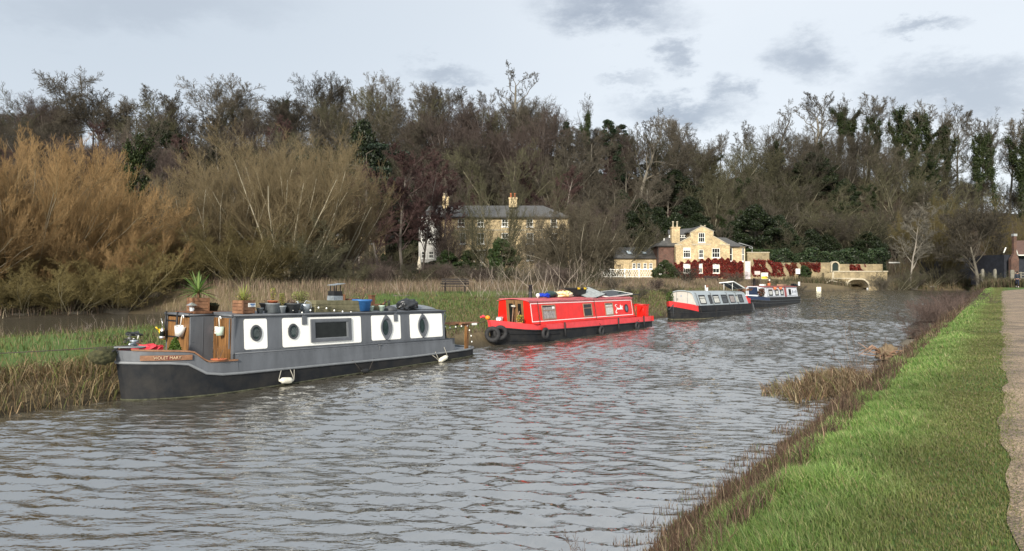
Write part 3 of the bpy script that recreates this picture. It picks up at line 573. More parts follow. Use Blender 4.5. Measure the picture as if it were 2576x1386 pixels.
# ---- the wooded slope: rows of individual trees from the foot to the crest
rs = np.random.default_rng(42); n_ = 0
for row, (dy, hs) in enumerate([(6, (8, 12)), (17, (9, 13)), (28, (10, 14)), (39, (10, 15)), (50, (11, 16)), (62, (8, 11))]):
    step = 58; px = -60 + (row % 2) * 28
    while px < 2640:
        p = px + rs.uniform(-20, 20); Y = 160.
        for _ in range(4): Y = float(foot((p - 1288) / FPX * Y)) + dy + rs.uniform(-4, 4) * 0
        Y += rs.uniform(-4, 4); hmax = hs[1]
        left = p < 1700; k = rs.choice(['brush_a', 'brush_c', 'tall_a', 'tall_b', 'oak_b', 'brush_b', 'alder'] if left else ['brush_a', 'brush_b', 'tall_b', 'oak_a', 'brush_b', 'ivy_a'])
        if rs.random() < (.10 if left else .2) and row < 4: k = 'yew'
        nm = {'yew': ('dark evergreen yew', 'yew_tree'), 'ivy_a': ('ivy-clad slope tree', 'ivy_clad_tree'), 'alder': ('purplish twiggy tree', 'bare_tree')}.get(k, ('brown thicket tree', 'bare_tree') if 'brush' in k else ('bare slope tree', 'bare_tree'))
        w = ('at hill foot above', 'low on slope above', 'halfway upslope above', 'in mid-wood above', 'high on slope above', 'just under crest above')[row]
        H = rs.uniform(*hs) * 1.12 * (.8 if k == 'yew' else 1)
        if not (2330 < p and row < 2) and not (2440 < p and row < 5): plant(k, p, Y, H=H, look=nm[0], where=w, name=nm[1], width=rs.uniform(1.0, 1.35), group='trees on the wooded slope'); n_ += 1
        px += step * (1.0 if row < 5 else .9)
print('slope trees', n_)
# ================================================================= THE FOUR NARROWBOATS
M_BLACK = mat('hull_blacking', (.009, .011, .014), .6, var=.5, scale=2.2, col2=(.025, .024, .023), bump=.15, bscale=14, spec=.2)
M_GREY = mat('grey_boat_paint', (.105, .113, .125), .42, var=.15, scale=2.2, stretch=(1.6, 1.6, .35))
M_GREYL = mat('grey_rail_paint', (.17, .18, .19), .45, var=.12, scale=5)
M_WHITE = mat('cream_panel_paint', (.86, .85, .80), .45, var=.05, scale=3, stretch=(2, 2, .4))
M_WOOD = mat('varnished_wood', (.065, .030, .012), .45, col2=(.29, .145, .05), scale=5, stretch=(3.5, 3.5, .3), bump=.2)
M_WOODD = mat('dark_wood', (.10, .045, .022), .6, col2=(.19, .09, .045), scale=4, stretch=(3, 3, .5), bump=.2)
M_PLANK = mat('crate_wood', (.15, .072, .038), .7, col2=(.27, .14, .075), scale=5, bump=.3)
M_MOSSW = mat('mossy_wood', (.10, .095, .05), .85, col2=(.19, .17, .10), scale=4, bump=.4)
M_GLASS = mat('dark_glass', (.012, .014, .013), .12, var=.3, spec=.25)
M_METAL = mat('galvanised', (.36, .40, .43), .38, metal=.6, var=.25, scale=14)
M_BRT = mat('bright_metal', (.75, .75, .74), .25, metal=.8, var=.1)
M_BLK = mat('black_iron', (.015, .015, .016), .55, var=.3)
M_RUB = mat('tyre_rubber', (.022, .022, .023), .75, var=.3, scale=12, bump=.2)
M_PLW = mat('white_plastic', (.78, .78, .74), .4, var=.04)
M_MINT = mat('mint_enamel', (.50, .62, .52), .4, var=.05)
M_YEL = mat('yellow_plastic', (.75, .50, .03), .4, var=.05)
M_RED = mat('red_boat_paint', (.68, .016, .010), .32, var=.10, scale=3)
M_REDD = mat('red_deck_paint', (.66, .055, .06), .55, var=.12, scale=3)
M_REDROOF = mat('red_roof_paint', (.50, .12, .13), .6, var=.2, scale=3)
M_LINE = mat('coach_line_white', (.82, .76, .74), .45, var=.04)
M_TERRA = mat('terracotta', (.50, .15, .065), .7, var=.15)
M_DPOT = mat('dark_pot', (.055, .06, .065), .6, var=.25)
M_GPOT = mat('grey_pot', (.17, .19, .20), .6, var=.2)
M_BLUE = mat('blue_plastic', (.035, .14, .36), .45, var=.12)
M_TARPB = mat('blue_rope', (.01, .05, .50), .5, var=.3, scale=18)
M_BAG = mat('black_plastic_bag', (.022, .024, .027), .32, var=.3, spec=.6)
M_ROPE = mat('dark_rope', (.05, .042, .034), .9, var=.3)
M_ROPEL = mat('pale_rope', (.42, .40, .34), .9, var=.2)
M_SOIL = mat('potting_soil', (.04, .028, .018), .95, var=.3)
M_FEND = mat('fender_white', (.66, .62, .48), .5, var=.25, scale=14, col2=(.72, .70, .62))
M_MOSS = mat('mossy_rope', (.028, .032, .014), .95, col2=(.075, .07, .03), scale=14, bump=.8, bscale=40)
M_PINK = mat('red_cloth', (.62, .05, .07), .7, var=.2)
M_LEAD = mat('leaded_glass', (.016, .03, .028), .2, var=.5, scale=9, spec=.25)
M_DECK = mat('deck_plate', (.20, .215, .23), .55, var=.2, scale=3)

def hull_fn(yc, B, xs, rake, Lb, x1, p=2.2, q=.75, stern=.55, Ls=1.2, swell=0):
    """plan of a narrowboat hull; returns f(u, side, z) with u in 0..1 from stem to stern"""
    def f(u, sd, z):
        x0 = xs - rake * z; x = x0 + (x1 - x0) * u
        a = min(1, max(0, (x - x0) / Lb)); hb = B * (1 - (1 - a) ** p) ** q
        e = min(1, max(0, (x1 - x) / Ls)); hb *= stern + (1 - stern) * (1 - (1 - e) ** 2.5) ** .7
        return Vector((x, yc + sd * (hb + swell * max(0, z)), z))
    return f
US = [0, .004, .012, .025, .045, .07, .10, .13, .16, .20, .24, .28, .32, .36, .42, .5, .6, .7, .8, .86, .9, .93, .955, .975, .99, 1]
def strip(hf, z0, z1, out0=0, out1=0, us=US, close=True):
    """skin between two heights that follow z0(x), z1(x), all round the boat"""
    mb = MB(); pts = []
    for sd in (-1, 1):
        for u in (us if sd < 0 else us[::-1]):
            a = hf(u, sd, 0.3); lo = hf(u, sd, z0(a.x)); hi = hf(u, sd, z1(a.x)); a = hf(u, sd, z1(a.x)); hi = hf(u, sd, z1(a.x))
            lo.y += sd * out0; hi.y += sd * out1; pts.append((lo, hi))
    n = len(pts); vs = [p for q in pts for p in q]
    fs = [(2 * i, 2 * ((i + 1) % n), 2 * ((i + 1) % n) + 1, 2 * i + 1) for i in range(n)]
    mb.add([v for v in vs], [f[::-1] for f in fs], False); return mb
def rail(hf, z, r, us=US, out=0.0):
    mb = MB(); P = []
    for sd in (-1, 1):
        for u in (us if sd < 0 else us[::-1]):
            a = hf(u, sd, .3); a = hf(u, sd, z(a.x)); a.y += sd * out; P.append(a)
    Q = [P[0]]
    for p in P[1:]:
        if (p - Q[-1]).length > .012: Q.append(p)
    if (Q[0] - Q[-1]).length < .012: Q.pop()
    return mb.tube(Q, r, 8, closed=True)
def deck(hf, z, us=US, inset=.03):
    mb = MB(); vs = []
    for u in us:
        for sd in (-1, 1):
            a = hf(u, sd, .3); a = hf(u, sd, z(a.x)); a.y -= sd * min(inset, abs(a.y) * .5); vs.append(a)
    return mb.add(vs, [(2 * i, 2 * i + 1, 2 * i + 3, 2 * i + 2) for i in range(len(us) - 1)])
def boat_frame(org, ang): return (org[0], org[1], 0.0), ang
lin = lambda *p: (lambda x: float(np.interp(x, [a for a, _ in p], [b for _, b in p])))
class Wall:
    """the sloping near side of a cabin; (x, z) on it, w outwards"""
    def __init__(s, y0, zb, slope): s.y0, s.zb, s.sl = y0, zb, slope
    def __call__(s, x, z, w): return Vector((x, s.y0 + (z - s.zb) * s.sl - w, z))
def word(name, txt, size, material, parent, M, ext=.004, sx=1.0):
    cu = bpy.data.curves.new(name, 'FONT'); cu.body = txt; cu.size = size; cu.extrude = ext; cu.align_x = 'CENTER'; cu.align_y = 'CENTER'
    cu.materials.append(material); t_ = bpy.data.objects.new(name, cu); COL.objects.link(t_); dg = bpy.context.evaluated_depsgraph_get(); me = bpy.data.meshes.new_from_object(t_.evaluated_get(dg)); bpy.data.objects.remove(t_); me.materials.clear(); me.materials.append(material); o = link(name, me, parent); o.matrix_local = M @ Matrix.Diagonal((sx, 1, 1, 1)); return o
SIDE = Matrix(((1, 0, 0, 0), (0, 0, -1, 0), (0, 1, 0, 0), (0, 0, 0, 1)))      # text upright, facing -y
def lump_mesh(name, c, sx, sy, sz, material, parent=None, seed=0, rough=.18, fr=3.0, sub=3, flat=True):
    import bmesh
    bm = bmesh.new(); bmesh.ops.create_icosphere(bm, subdivisions=sub, radius=1); r = random.Random(seed); ph = [(r.uniform(-1, 1), r.uniform(-1, 1), r.uniform(-1, 1), r.uniform(0, 6)) for _ in range(9)]
    for v in bm.verts:
        k = 1 + rough * sum(math.sin(fr * (1 + .5 * i) * (a * v.co.x + b * v.co.y + c_ * v.co.z) * 1.6 + p) for i, (a, b, c_, p) in enumerate(ph)) / 3
        x, y, z = v.co * k; v.co = Vector((x * sx, y * sy, (max(z, -.55) if flat else z) * sz)) + Vector(c)
    me = bpy.data.meshes.new(name); bm.to_mesh(me); bm.free(); me.materials.append(material); me.polygons.foreach_set('use_smooth', [rough < .3] * len(me.polygons)); return link(name, me, parent)

def along(px, y, O, A):
    """how far along a boat (local x) a thing stands whose local y is known"""
    d = (math.cos(A), math.sin(A)); n = (-d[1], d[0]); rx = (px - 1288) / FPX; k = (y + O[0] * n[0] + O[1] * n[1]) / (rx * n[0] + n[1])
    return (rx * k - O[0]) * d[0] + (k - O[1]) * d[1]
# ----------------------------------------------------------------- the grey and cream boat
GO = (-6.43, 15.84); GA = R(53.5); PITCH = .029
ga = lambda px, y: along(px, y, GO, GA)
GB = empty('narrowboat', (GO[0], GO[1], 0), GA, 'nearest narrowboat, grey with cream panels, oval portholes and wooden bow doors', 'narrowboat', 'narrowboats moored along the far bank')
GB.rotation_euler = (0, PITCH, GA)
def gpt(x, y, z): return GB_M @ Vector((x, y, z))
GB_M = Matrix.Translation((GO[0], GO[1], 0)) @ Matrix.Rotation(GA, 4, 'Z') @ Matrix.Rotation(PITCH, 4, 'Y')
gh = hull_fn(1.1, 1.1, -2.02, .16, 2.3, 9.05, 2.1, .72, .62, 1.1)
zrub = lin((-3, .80), (-1.0, .755), (-.62, .50), (-.45, .455), (0, .445), (6, .45), (9.1, .53))
zcap = lin((-3, 1.08), (-1.1, 1.0), (-.88, .98), (-.62, .74), (0, .735), (.02, .735), (9, .735))
strip(gh, lambda x: -.5, zrub).build('hull', M_BLACK, GB)
US2 = [u for u in US if u < .2] + [.2, .215, .23]
def gtops():
    mb = MB()
    for sd in (-1, 1):
        P = []
        for u in np.linspace(0, .196, 26):
            a = gh(u, sd, .6); lo = gh(u, sd, zrub(a.x)); hi = gh(u, sd, zcap(a.x)); lo.y += sd * .004; hi.y += sd * -.01; P.append((lo, hi))
        vs = [p for q in P for p in q]; vs2 = [Vector((p.x + .02, p.y - sd * .05, p.z)) for p in vs]
        for V in (vs, vs2): mb.add(V, [(2 * i, 2 * i + 1, 2 * i + 3, 2 * i + 2) for i in range(25)])
    return mb
gtops().build('bow_bulwark', M_GREY, GB)
def gcap():
    mb = MB()
    for sd in (-1, 1):
        P = [gh(u, sd, zcap(gh(u, sd, .6).x)) for u in np.linspace(.02, .196, 22)]; P = [Vector((p.x, p.y - sd * .03, p.z + .005)) for p in P]
        vs = []
        for p in P: vs += [p + Vector((0, -.05, 0)), p + Vector((0, .05, 0)), p + Vector((0, .05, .035)), p + Vector((0, -.05, .035))]
        mb.add(vs, [(4 * i + a, 4 * i + (a + 1) % 4, 4 * i + 4 + (a + 1) % 4, 4 * i + 4 + a) for i in range(21) for a in range(4)] + [(0, 1, 2, 3)])
    return mb
gcap().build('gunwale_capping', M_PLANK, GB)
rail(gh, lambda x: .02 + .029 * x, .02, out=.004).build('waterline_weed', mat('waterline_algae', (.05, .052, .03), .9, var=.5, scale=9), GB); rail(gh, zrub, .032, out=.012).build('rubbing_rail', M_GREYL, GB)
deck(gh, lambda x: .50 if x > 7.2 else .42).build('deck', M_DECK, GB)
tp = MB(); tp.add([(-2.2, 1.1, 1.09), (-1.75, .78, 1.075), (-1.62, .9, 1.075), (-1.62, 1.3, 1.075), (-1.75, 1.42, 1.075), (-2.2, 1.1, 1.12), (-1.75, .72, 1.11), (-1.62, .86, 1.11), (-1.62, 1.34, 1.11), (-1.75, 1.48, 1.11)], [(0, 1, 2, 3, 4), (5, 9, 8, 7, 6), (0, 5, 6, 1), (1, 6, 7, 2), (2, 7, 8, 3), (3, 8, 9, 4), (4, 9, 5, 0)]).build('bow_plate', M_DECK, GB)
MB().lathe([(0, 1.11), (.055, 1.11), (.05, 1.2), (.085, 1.215), (.085, 1.24), (0, 1.245)], (-1.78, 1.1, 0), 14).tube([(-1.95, .95, 1.17), (-1.62, 1.25, 1.17)], .022, 8).build('mooring_bollard', M_METAL, GB)
# topsides from the rail up to the cabin shelf, both sides
tps = MB()
for sd in (-1, 1):
    y = 1.1 + sd * 1.1
    tps.add([(0, y, .44), (7.72, y, .47), (7.72, y - sd * .06, .90), (0, y - sd * .04, .90), (7.72, y - sd * .2, .90), (0, y - sd * .2, .90), (7.72, y - sd * .2, .47)], [(0, 1, 2, 3), (3, 2, 4, 5), (1, 6, 4, 2)])
tps.box(7.66, .06, .47, 7.72, 2.1, .90); tps.build('topsides', M_GREY, GB)
cr = MB(); cr.tube([(0, .035, .905), (7.72, .05, .905)], .013, 6)
for i in range(46): cr.lathe([(0, -.006), (.012, -.004), (.012, .004), (0, .008)], (.1 + i * .165, .035, .845), 6)
for i in range(46): cr.lathe([(0, -.006), (.012, -.004), (.012, .004), (0, .008)], (.1 + i * .165, .105, .955), 6)
cr.build('rivets', M_GREY, GB)
gw = Wall(.10, .90, .09)
cab = MB(); H1 = 1.765; X1 = 7.33
def cabin_shell(mb, x0, x1, yn, yf, zb, zt, sl, M=None):
    a = (zt - zb) * sl
    mb.add([(x0, yn, zb), (x1, yn, zb), (x1, yn + a, zt), (x0, yn + a, zt), (x0, yf, zb), (x1, yf, zb), (x1, yf - a, zt), (x0, yf - a, zt)],
           [(0, 1, 2, 3), (5, 4, 7, 6), (1, 5, 6, 2), (4, 0, 3, 7)])
cabin_shell(cab, 0, X1, .10, 2.10, .88, H1, .09)
cab.box(-.60, .92, .5, -.0, .98, H1 - .02).box(-.60, 2.0, .5, 0, 2.06, H1 - .02)        # the porch's side walls
cab.box(.003, .13, .44, .05, .22, H1 - .01); cab.build('cabin', M_GREY, GB)
def cambered(mb, x0, x1, yn, yf, z, rise, th, n=8, over=.03):
    vs = []; 
    for x in (x0, x1):
        for k in range(n + 1):
            f = k / n; y = yn - over + (yf - yn + 2 * over) * f; vs.append((x, y, z + rise * (1 - (2 * f - 1) ** 2)))
        for k in range(n + 1):
            f = k / n; y = yn - over + (yf - yn + 2 * over) * f; vs.append((x, y, z - th + rise * (1 - (2 * f - 1) ** 2)))
    m = n + 1; N2 = 2 * m; fs = []
    for k in range(n): fs += [(k, k + 1, N2 + k + 1, N2 + k), (m + k + 1, m + k, N2 + m + k, N2 + m + k + 1), (k + 1, k, m + k, m + k + 1), (N2 + k, N2 + k + 1, N2 + m + k + 1, N2 + m + k)]
    fs += [(0, N2, N2 + m, m), (n, m + n, N2 + m + n, N2 + n)]
    mb.add(vs, fs)
rf = MB(); cambered(rf, -.02, X1 + .05, .18, 2.02, H1 + .03, .05, .035, over=.045); cambered(rf, -.62, -.02, .96, 2.02, H1 + .03, .03, .035, over=.04)
rf.tube([(-.03, .13, H1 + .015), (-.03, .9, H1 + .02)], .03, 8).tube([(-.63, .93, H1 + .015), (-.63, 2.06, H1 + .015)], .03, 8).tube([(-.63, .93, H1 + .015), (-.03, .93, H1 + .015)], .02, 8)
rf.tube([(0, .145, H1 + .02), (X1 + .05, .145, H1 + .02)], .022, 8).build('roof', M_GREY, GB)
hp = MB(); hp.box(-.52, .95, H1 + .045, -.06, 1.35, H1 + .10); hp.box(-.55, 1.0, H1 + .06, .5, 1.75, H1 + .085); hp.build('hatch_board', M_WOODD, GB)
dh = MB()
_v = []
for x in np.linspace(5.9, 7.36, 9):
    f = (x - 5.9) / 1.46; zr = .13 * math.sin(min(1, f * 1.5 + .15) * math.pi / 2) * (1 if f < .75 else 1 - ((f - .75) / .25) ** 2 * .5)
    for y in np.linspace(.55, 1.9, 8):
        g_ = (y - .55) / 1.35; _v.append((x, y, H1 + .06 + zr * (1 - (2 * g_ - 1) ** 4) + .02))
dh.add(_v, [(i * 8 + j, i * 8 + j + 1, (i + 1) * 8 + j + 1, (i + 1) * 8 + j) for i in range(8) for j in range(7)], True); dh.build('sliding_hatch', M_DECK, GB)
# cream panels with cut corners, dividers, frames and glass
PAN = [(.28, .97, .90, 1.695), (1.33, .965, 3.87, 1.695), (4.25, .99, 4.80, 1.70), (4.83, .99, 5.39, 1.70), (5.78, .985, 6.315, 1.715), (6.345, .985, 7.22, 1.715)]
for p in PAN: MB().prism(rrect(*p, r=.045, n=2), gw, .001, .007, False).build('cream_panel', M_WHITE, GB)
for (cx, cz, rx, rz) in ((.59, 1.355, .15, .195), (1.64, 1.355, .15, .195)):
    fr = MB().ring(ell(cx, cz, rx, rz), ell(cx, cz, rx * .74, rz * .76), gw, .006, .035).build('porthole', M_DPOT, GB)
    MB().prism(ell(cx, cz, rx * .76, rz * .78), gw, .006, .012, False).build('pane', M_LEAD, fr)
    ld = MB()
    for k in range(-2, 3):
        for s_ in (-1, 1): ld.tube([gw(cx + k * .05 - s_ * .06, cz - .09, .014), gw(cx + k * .05 + s_ * .06, cz + .09, .014)], .0025, 4)
    ld.build('lead_lattice', M_GPOT, fr)
def vesica(cx, cz, rx, rz, n=30):
    P = []
    for i in range(n):
        a = 2 * math.pi * i / n; c, s_ = math.cos(a), math.sin(a); P.append((cx + rx * c, cz + rz * (s_ * .78 + .22 * math.copysign(abs(s_) ** 6, s_))))
    return P
for (cx, cz) in ((4.815, 1.345), (6.33, 1.35)):
    fr = MB().ring(vesica(cx, cz, .215, .355), ell(cx, cz, .175, .26, 30), gw, .004, .04).build('porthole', M_GREY, GB)
    MB().prism(ell(cx, cz, .18, .265, 30), gw, .003, .009, False).build('recess', M_GREY, fr)
    MB().prism(ell(cx - .035, cz, .115, .215, 30), gw, .012, .016, False).build('pane', M_LEAD, fr)
wf = MB().ring(rect(2.17, 1.05, 3.50, 1.65), rect(2.28, 1.13, 3.39, 1.575), gw, .004, .05).build('window', M_GREY, GB)
MB().ring(rect(2.28, 1.13, 3.39, 1.575), rect(2.31, 1.155, 3.35, 1.555), gw, .004, .03).build('inner_frame', M_GREYL, wf)
MB().prism(rect(2.30, 1.14, 3.37, 1.565), gw, .004, .014, False).build('pane', M_GLASS, wf)
vt = MB()
for i in range(26): vt.prism(rect(2.2 + i * .05, 1.722, 2.233 + i * .05, 1.74), gw, .002, .008, False)
vt.build('vent_grille', M_BLK, GB)
for x in (1.91, 5.12): MB().prism(rect(x, 1.515, x + .15, 1.765), gw, .012, .03).lathe([(0, 0), (.02, 0), (.02, .02), (0, .02)], (x + .07, .13, 1.76), 8).build('roof_bracket', M_GREY, GB)
MB().prism(rect(4.42, .87, 4.56, .885), lambda u, v, w: Vector((u, .03 - w, v)), 0, .02).prism(rect(4.48, .72, 4.495, .88), lambda u, v, w: Vector((u, .03 - w, v)), 0, .012).build('side_catch', M_GREYL, GB)
lou = MB()
for i in range(9): lou.box(7.62, .035, .52 + i * .042, 7.724, .06, .545 + i * .042)
lou.build('engine_louvre', M_DPOT, GB)
# front bulkheads with their wooden doors
d1 = MB().prism(rect(.22, .46, .93, H1 - .05), lambda u, v, w: Vector((-w, u, v)), 0, .03).build('bow_panel', M_WOOD, GB)
MB().box(-.045, .2, .70, -.031, .95, .735).box(-.045, .22, 1.0, -.03, .25, 1.7).build('strap', M_GREY, d1)
d2 = MB().prism(rect(.99, .52, 2.0, H1 - .05), lambda u, v, w: Vector((-.57 - w, u, v)), 0, .03).build('bow_door', M_WOOD, GB)
hb = MB()
for z in (.86, 1.22, 1.6): hb.box(-.615, 1.52, z, -.601, 2.0, z + .035)
hb.build('strap_hinge', M_BLK, d2)
st_ = MB()
for y in (1.95, 1.42): st_.tube([(-.66, y, H1 + .08), (-.67, y + .01, 1.5), (-.64, y, 1.2)], [.02, .03, .018], 8)
st_.build('canvas_strap', M_BLK, GB)
rv = MB()
for z in (.9, 1.15, 1.42, 1.66):
    for x in (-.55, -.06): rv.lathe([(0, -.008), (.012, -.005), (.012, .005), (0, .008)], (x, .915, z), 6)
rv.box(-.31, .912, .5, -.295, .92, H1 - .03).build('wall_rivets', M_GREY, GB)
sg = MB().prism(rect(.72, 1.33, .87, 1.5), lambda u, v, w: Vector((-.03 - w, u, v)), 0, .006).build('printed_sign', M_WHITE, GB)
MB().prism(rect(.74, 1.36, .85, 1.46), lambda u, v, w: Vector((-.036 - w, u, v)), 0, .002).build('sign_print', M_PINK, sg)
# name board along the flare of the bow
nb = []
for u in np.linspace(.028, .108, 9): nb.append(gh(u, -1, .85))
def on_bow(u, v, w):
    i = min(7, max(0, int(u * 8))); f = u * 8 - i; p = nb[i] * (1 - f) + nb[i + 1] * f; d = (nb[-1] - nb[0]).normalized(); n = Vector((d.y, -d.x, 0)); return Vector((p.x, p.y, v)) + n * w
bd = MB()
for i in range(8): bd.prism(rect(i / 8, .825, (i + 1) / 8, .935), on_bow, .012, .04)
nbo = bd.build('name_board', M_PLANK, GB)
pl = MB()
for i in range(2, 6): pl.prism(rect(i / 8, .84, (i + 1) / 8, .92), on_bow, .041, .045)
pl.build('name_plate', mat('maroon_plate', (.12, .025, .02), .5, var=.1), nbo)
_a, _b = on_bow(.25, .88, .06), on_bow(.75, .88, .06); _d = (_b - _a).normalized(); _n = Vector((_d.y, -_d.x, 0)); _c = (_a + _b) / 2
Mw = Matrix(((_d.x, 0, _n.x, _c.x), (_d.y, 0, _n.y, _c.y), (0, 1, 0, _c.z), (0, 0, 0, 1)))
word('lettering', 'VIOLET MARY', .092, mat('cream_letters', (.55, .42, .26), .5, var=.05), nbo, Mw, .003, .95)
# stern rail, post, tiller, cables
sr = MB().box(8.42, .12, .50, 8.52, .22, 1.36); sr.build('stern_post', M_WOOD, GB)
MB().box(8.25, .06, 1.36, 8.95, .28, 1.40).box(7.4, .45, 1.33, 8.5, .55, 1.40).box(8.40, .1, 1.28, 8.54, .95, 1.36).build('stern_rail', M_PLANK, GB)
MB().box(8.60, .052, 1.30, 8.86, .06, 1.37).build('white_tag', M_PLW, GB)
MB().tube([(7.4, .5, 1.62), (7.52, .46, 1.72), (7.66, .44, 1.7), (7.7, .43, 1.6), (7.64, .43, 1.38), (7.55, .43, 1.3)], .018, 8).build('swan_neck', M_GREYL, GB)
cb = MB(); rr = random.Random(3)
for i in range(14):
    x = 7.42 + rr.random() * .2; y = .3 + rr.random() * .25; cb.tube([(x, y, .52), (x + rr.uniform(-.06, .06), y - .03, .9), (x + rr.uniform(-.05, .05), y, 1.28 + rr.uniform(-.1, .1))], .016, 6)
cb.build('cable_bundle', M_BLK, GB)
# ---- things on and about the grey boat, all top-level
def on_g(name, x, y, z, label, cat, group=None, rz=0):
    p = gpt(x, y, z); e = empty(name, p, GA + rz, label, cat, group); e.rotation_euler = (0, PITCH, GA + rz); return e
ZR = H1 + .045
def zroof(y): return H1 + .03 + .05 * (1 - ((y - 1.1) / .965) ** 2) + .002
def fender(x, z, label, m_, r=.075, L=.42, rz=0, ry=0, ropes=((0, .1), )):
    e = empty('boat_fender', gpt(x, -.09, z), 0, label, 'fender', 'fenders hung along the grey boat'); e.rotation_euler = (0, PITCH + ry, GA)
    Mx = Matrix.Rotation(R(90), 4, 'Y'); MB().lathe([(0, -L / 2), (r * .35, -L / 2), (r * .4, -L / 2 + .03), (r * .9, -L / 2 + .07), (r, -L / 2 + .12), (r, L / 2 - .12), (r * .9, L / 2 - .07), (r * .4, L / 2 - .03), (r * .35, L / 2), (0, L / 2)], (0, 0, 0), 16, Mx).build('fender_body', m_, e)
    t = MB()
    for (a, b) in ropes: t.tube([(a, 0, 0), (a + (b - a) * .4, .03, .14), (b, .085, .30)], .008, 6)
    t.build('rope', M_ROPEL if m_ is M_FEND else M_ROPE, e)
fender(1.32, .17, 'dirty white fender hanging nearest the bow of the grey boat', M_FEND, .075, .40, ry=.07, ropes=((.22, .12), (.22, .26), (-.22, -.1)))
fender(3.85, .2, 'small black fender tied amidships on the grey boat', M_BLK, .06, .3, ropes=((-.15, -.38), (.15, .4)))
fender(7.05, .30, 'cream fender hanging tilted near the stern of the grey boat', M_FEND, .075, .42, ry=-.3, ropes=((-.2, -.4), (-.2, -.2), (.2, .22)))
e = on_g('bow_fender', -2.42, 1.08, .93, 'mossy dark rope fender bulging at the grey boat bow', 'fender')
lump_mesh('rope_bulb', (0, 0, 0), .27, .17, .17, M_MOSS, e, 5, .12, 2, 4, flat=False); MB().tube([(.12, -.12, .1), (.34, 0, .18)], .014, 6).tube([(.12, .12, .1), (.34, .05, .18)], .014, 6).build('shackle', M_BLK, e)
def hanging(name, x, y, z, m_, r, h, label, cat, hooklen, tilt, grp=None, hookm=None):
    e = on_g(name, x, y, z, label, cat, grp); e.rotation_euler = (tilt, PITCH, GA)
    MB().lathe([(0, -h), (r * .72, -h), (r, 0), (r * .93, 0), (r * .66, -h + .015), (0, -h + .015)], (0, 0, 0), 20).build('bucket_body', m_, e)
    P = [(0, 0, 0), (0, 0, hooklen * .8)] + [(0, -.045 + .045 * math.cos(a), hooklen * .8 + .07 * math.sin(a)) for a in np.linspace(.4, 3.0, 7)]
    MB().tube(P, .012, 8).build('hook', hookm or m_, e); return e
hanging('hanging_bucket', -.70, 1.2, 1.51, M_PLW, .125, .23, 'white bucket hooked on the grey boat left of the spiky plant crate stand', 'bucket', .26, .22, 'buckets hooked on the bow porch')['label'] = 'white hanging bucket hooked over the left wooden bow door'
hanging('hanging_bucket', -.12, .52, 1.50, M_MINT, .11, .2, 'pale green hanging bucket hooked over the right wooden bow panel', 'bucket', .22, -.16, 'buckets hooked on the bow porch', M_PLW)
e = on_g('lantern', -.72, 2.0, 1.36, 'small metal lantern hanging at the far corner of the bow doors', 'lantern')
MB().lathe([(0, -.19), (.07, -.19), (.075, -.13), (.05, -.12)], n=14).lathe([(.05, .0), (.045, .04), (.02, .07), (0, .075)], n=14).tube([(0, 0, .06), (0, .01, .2), (0, .07, .3), (0, .1, .26)], .008, 6).build('lantern_frame', M_BRT, e)
MB().lathe([(.052, -.12), (.06, -.06), (.05, 0)], n=14).build('lantern_glass', M_GLASS, e)
e = on_g('yellow_watering_can', -.60, 2.16, 1.40, 'yellow plastic can hung behind the lantern at the bow', 'watering can')
MB().lathe([(0, -.26), (.05, -.26), (.14, 0), (.13, 0), (.04, -.24), (0, -.24)], n=16).build('can_body', M_YEL, e); MB().tube([(-.12, 0, -.03), (-.2, 0, .05)], .018, 8).build('spout', M_YEL, e)
def pot(name, x, y, label, m_, r, h, cat='plant pot', rim=None, grp='pots along the grey boat roof', taper=.72, plantfn=None, cream=None, rimm=None, z=None):
    e = on_g(name, x, y, zroof(y) if z is None else z, label, cat, grp)
    rr_ = rim or r * 1.06
    MB().lathe([(0, 0), (r * taper, 0), (r * .97, h * .84), (rr_, h * .85), (rr_, h), (r * .93, h), (r * .9, h * .8)], n=20).build('pot_body', m_, e)
    MB().lathe([(0, h * .86), (r * .93, h * .86)], n=20).build('soil', M_SOIL, e)
    if plantfn: plantfn(e, h * .86)
    return e
def spiky(e, z, n, L, w, cols, seed, trunk=0.0, droop=1.0, name='spiky_leaves'):
    r = np.random.default_rng(seed); V, F, C = [], [], []; b = 0
    for i in range(n):
        az = i * 2.4 + r.uniform(-.3, .3); el = 1.45 - 1.75 * (i / n) * droop + r.uniform(-.12, .12); l = L * r.uniform(.75, 1.1); k = 7; c = np.array(cols[r.integers(len(cols))]) * r.uniform(.8, 1.2)
        d0 = np.array([math.cos(az) * math.cos(el), math.sin(az) * math.cos(el), math.sin(el)]); sd = np.array([-math.sin(az), math.cos(az), 0]); p = np.array([0, 0, z + trunk + .0])
        for j in range(k + 1):
            f = j / k; ww = w * (.55 + 1.6 * f * (1 - f) * 1.3) * (1 - f ** 3) + .0008; V += [p - sd * ww / 2 + np.array([0, 0, ww * .25]), p, p + sd * ww / 2 + np.array([0, 0, ww * .25])]; C += [c * .85, c * 1.15, c * .85]
            d0 = unit(d0 + np.array([0, 0, -.055 * droop])); p = p + d0 * l / k
        for j in range(k): F += [(b + 3 * j, b + 3 * j + 1, b + 3 * j + 4, b + 3 * j + 3), (b + 3 * j + 1, b + 3 * j + 2, b + 3 * j + 5, b + 3 * j + 4)]
        b += 3 * (k + 1)
    link(name, np_mesh(name, V, [np.array(F)], LF, C), e)
    if trunk: MB().tube([(0, 0, z - .05), (.01, 0, z + trunk * .5), (0, 0, z + trunk + .05)], [.035, .03, .035], 8).build('stem', M_PLANK, e)
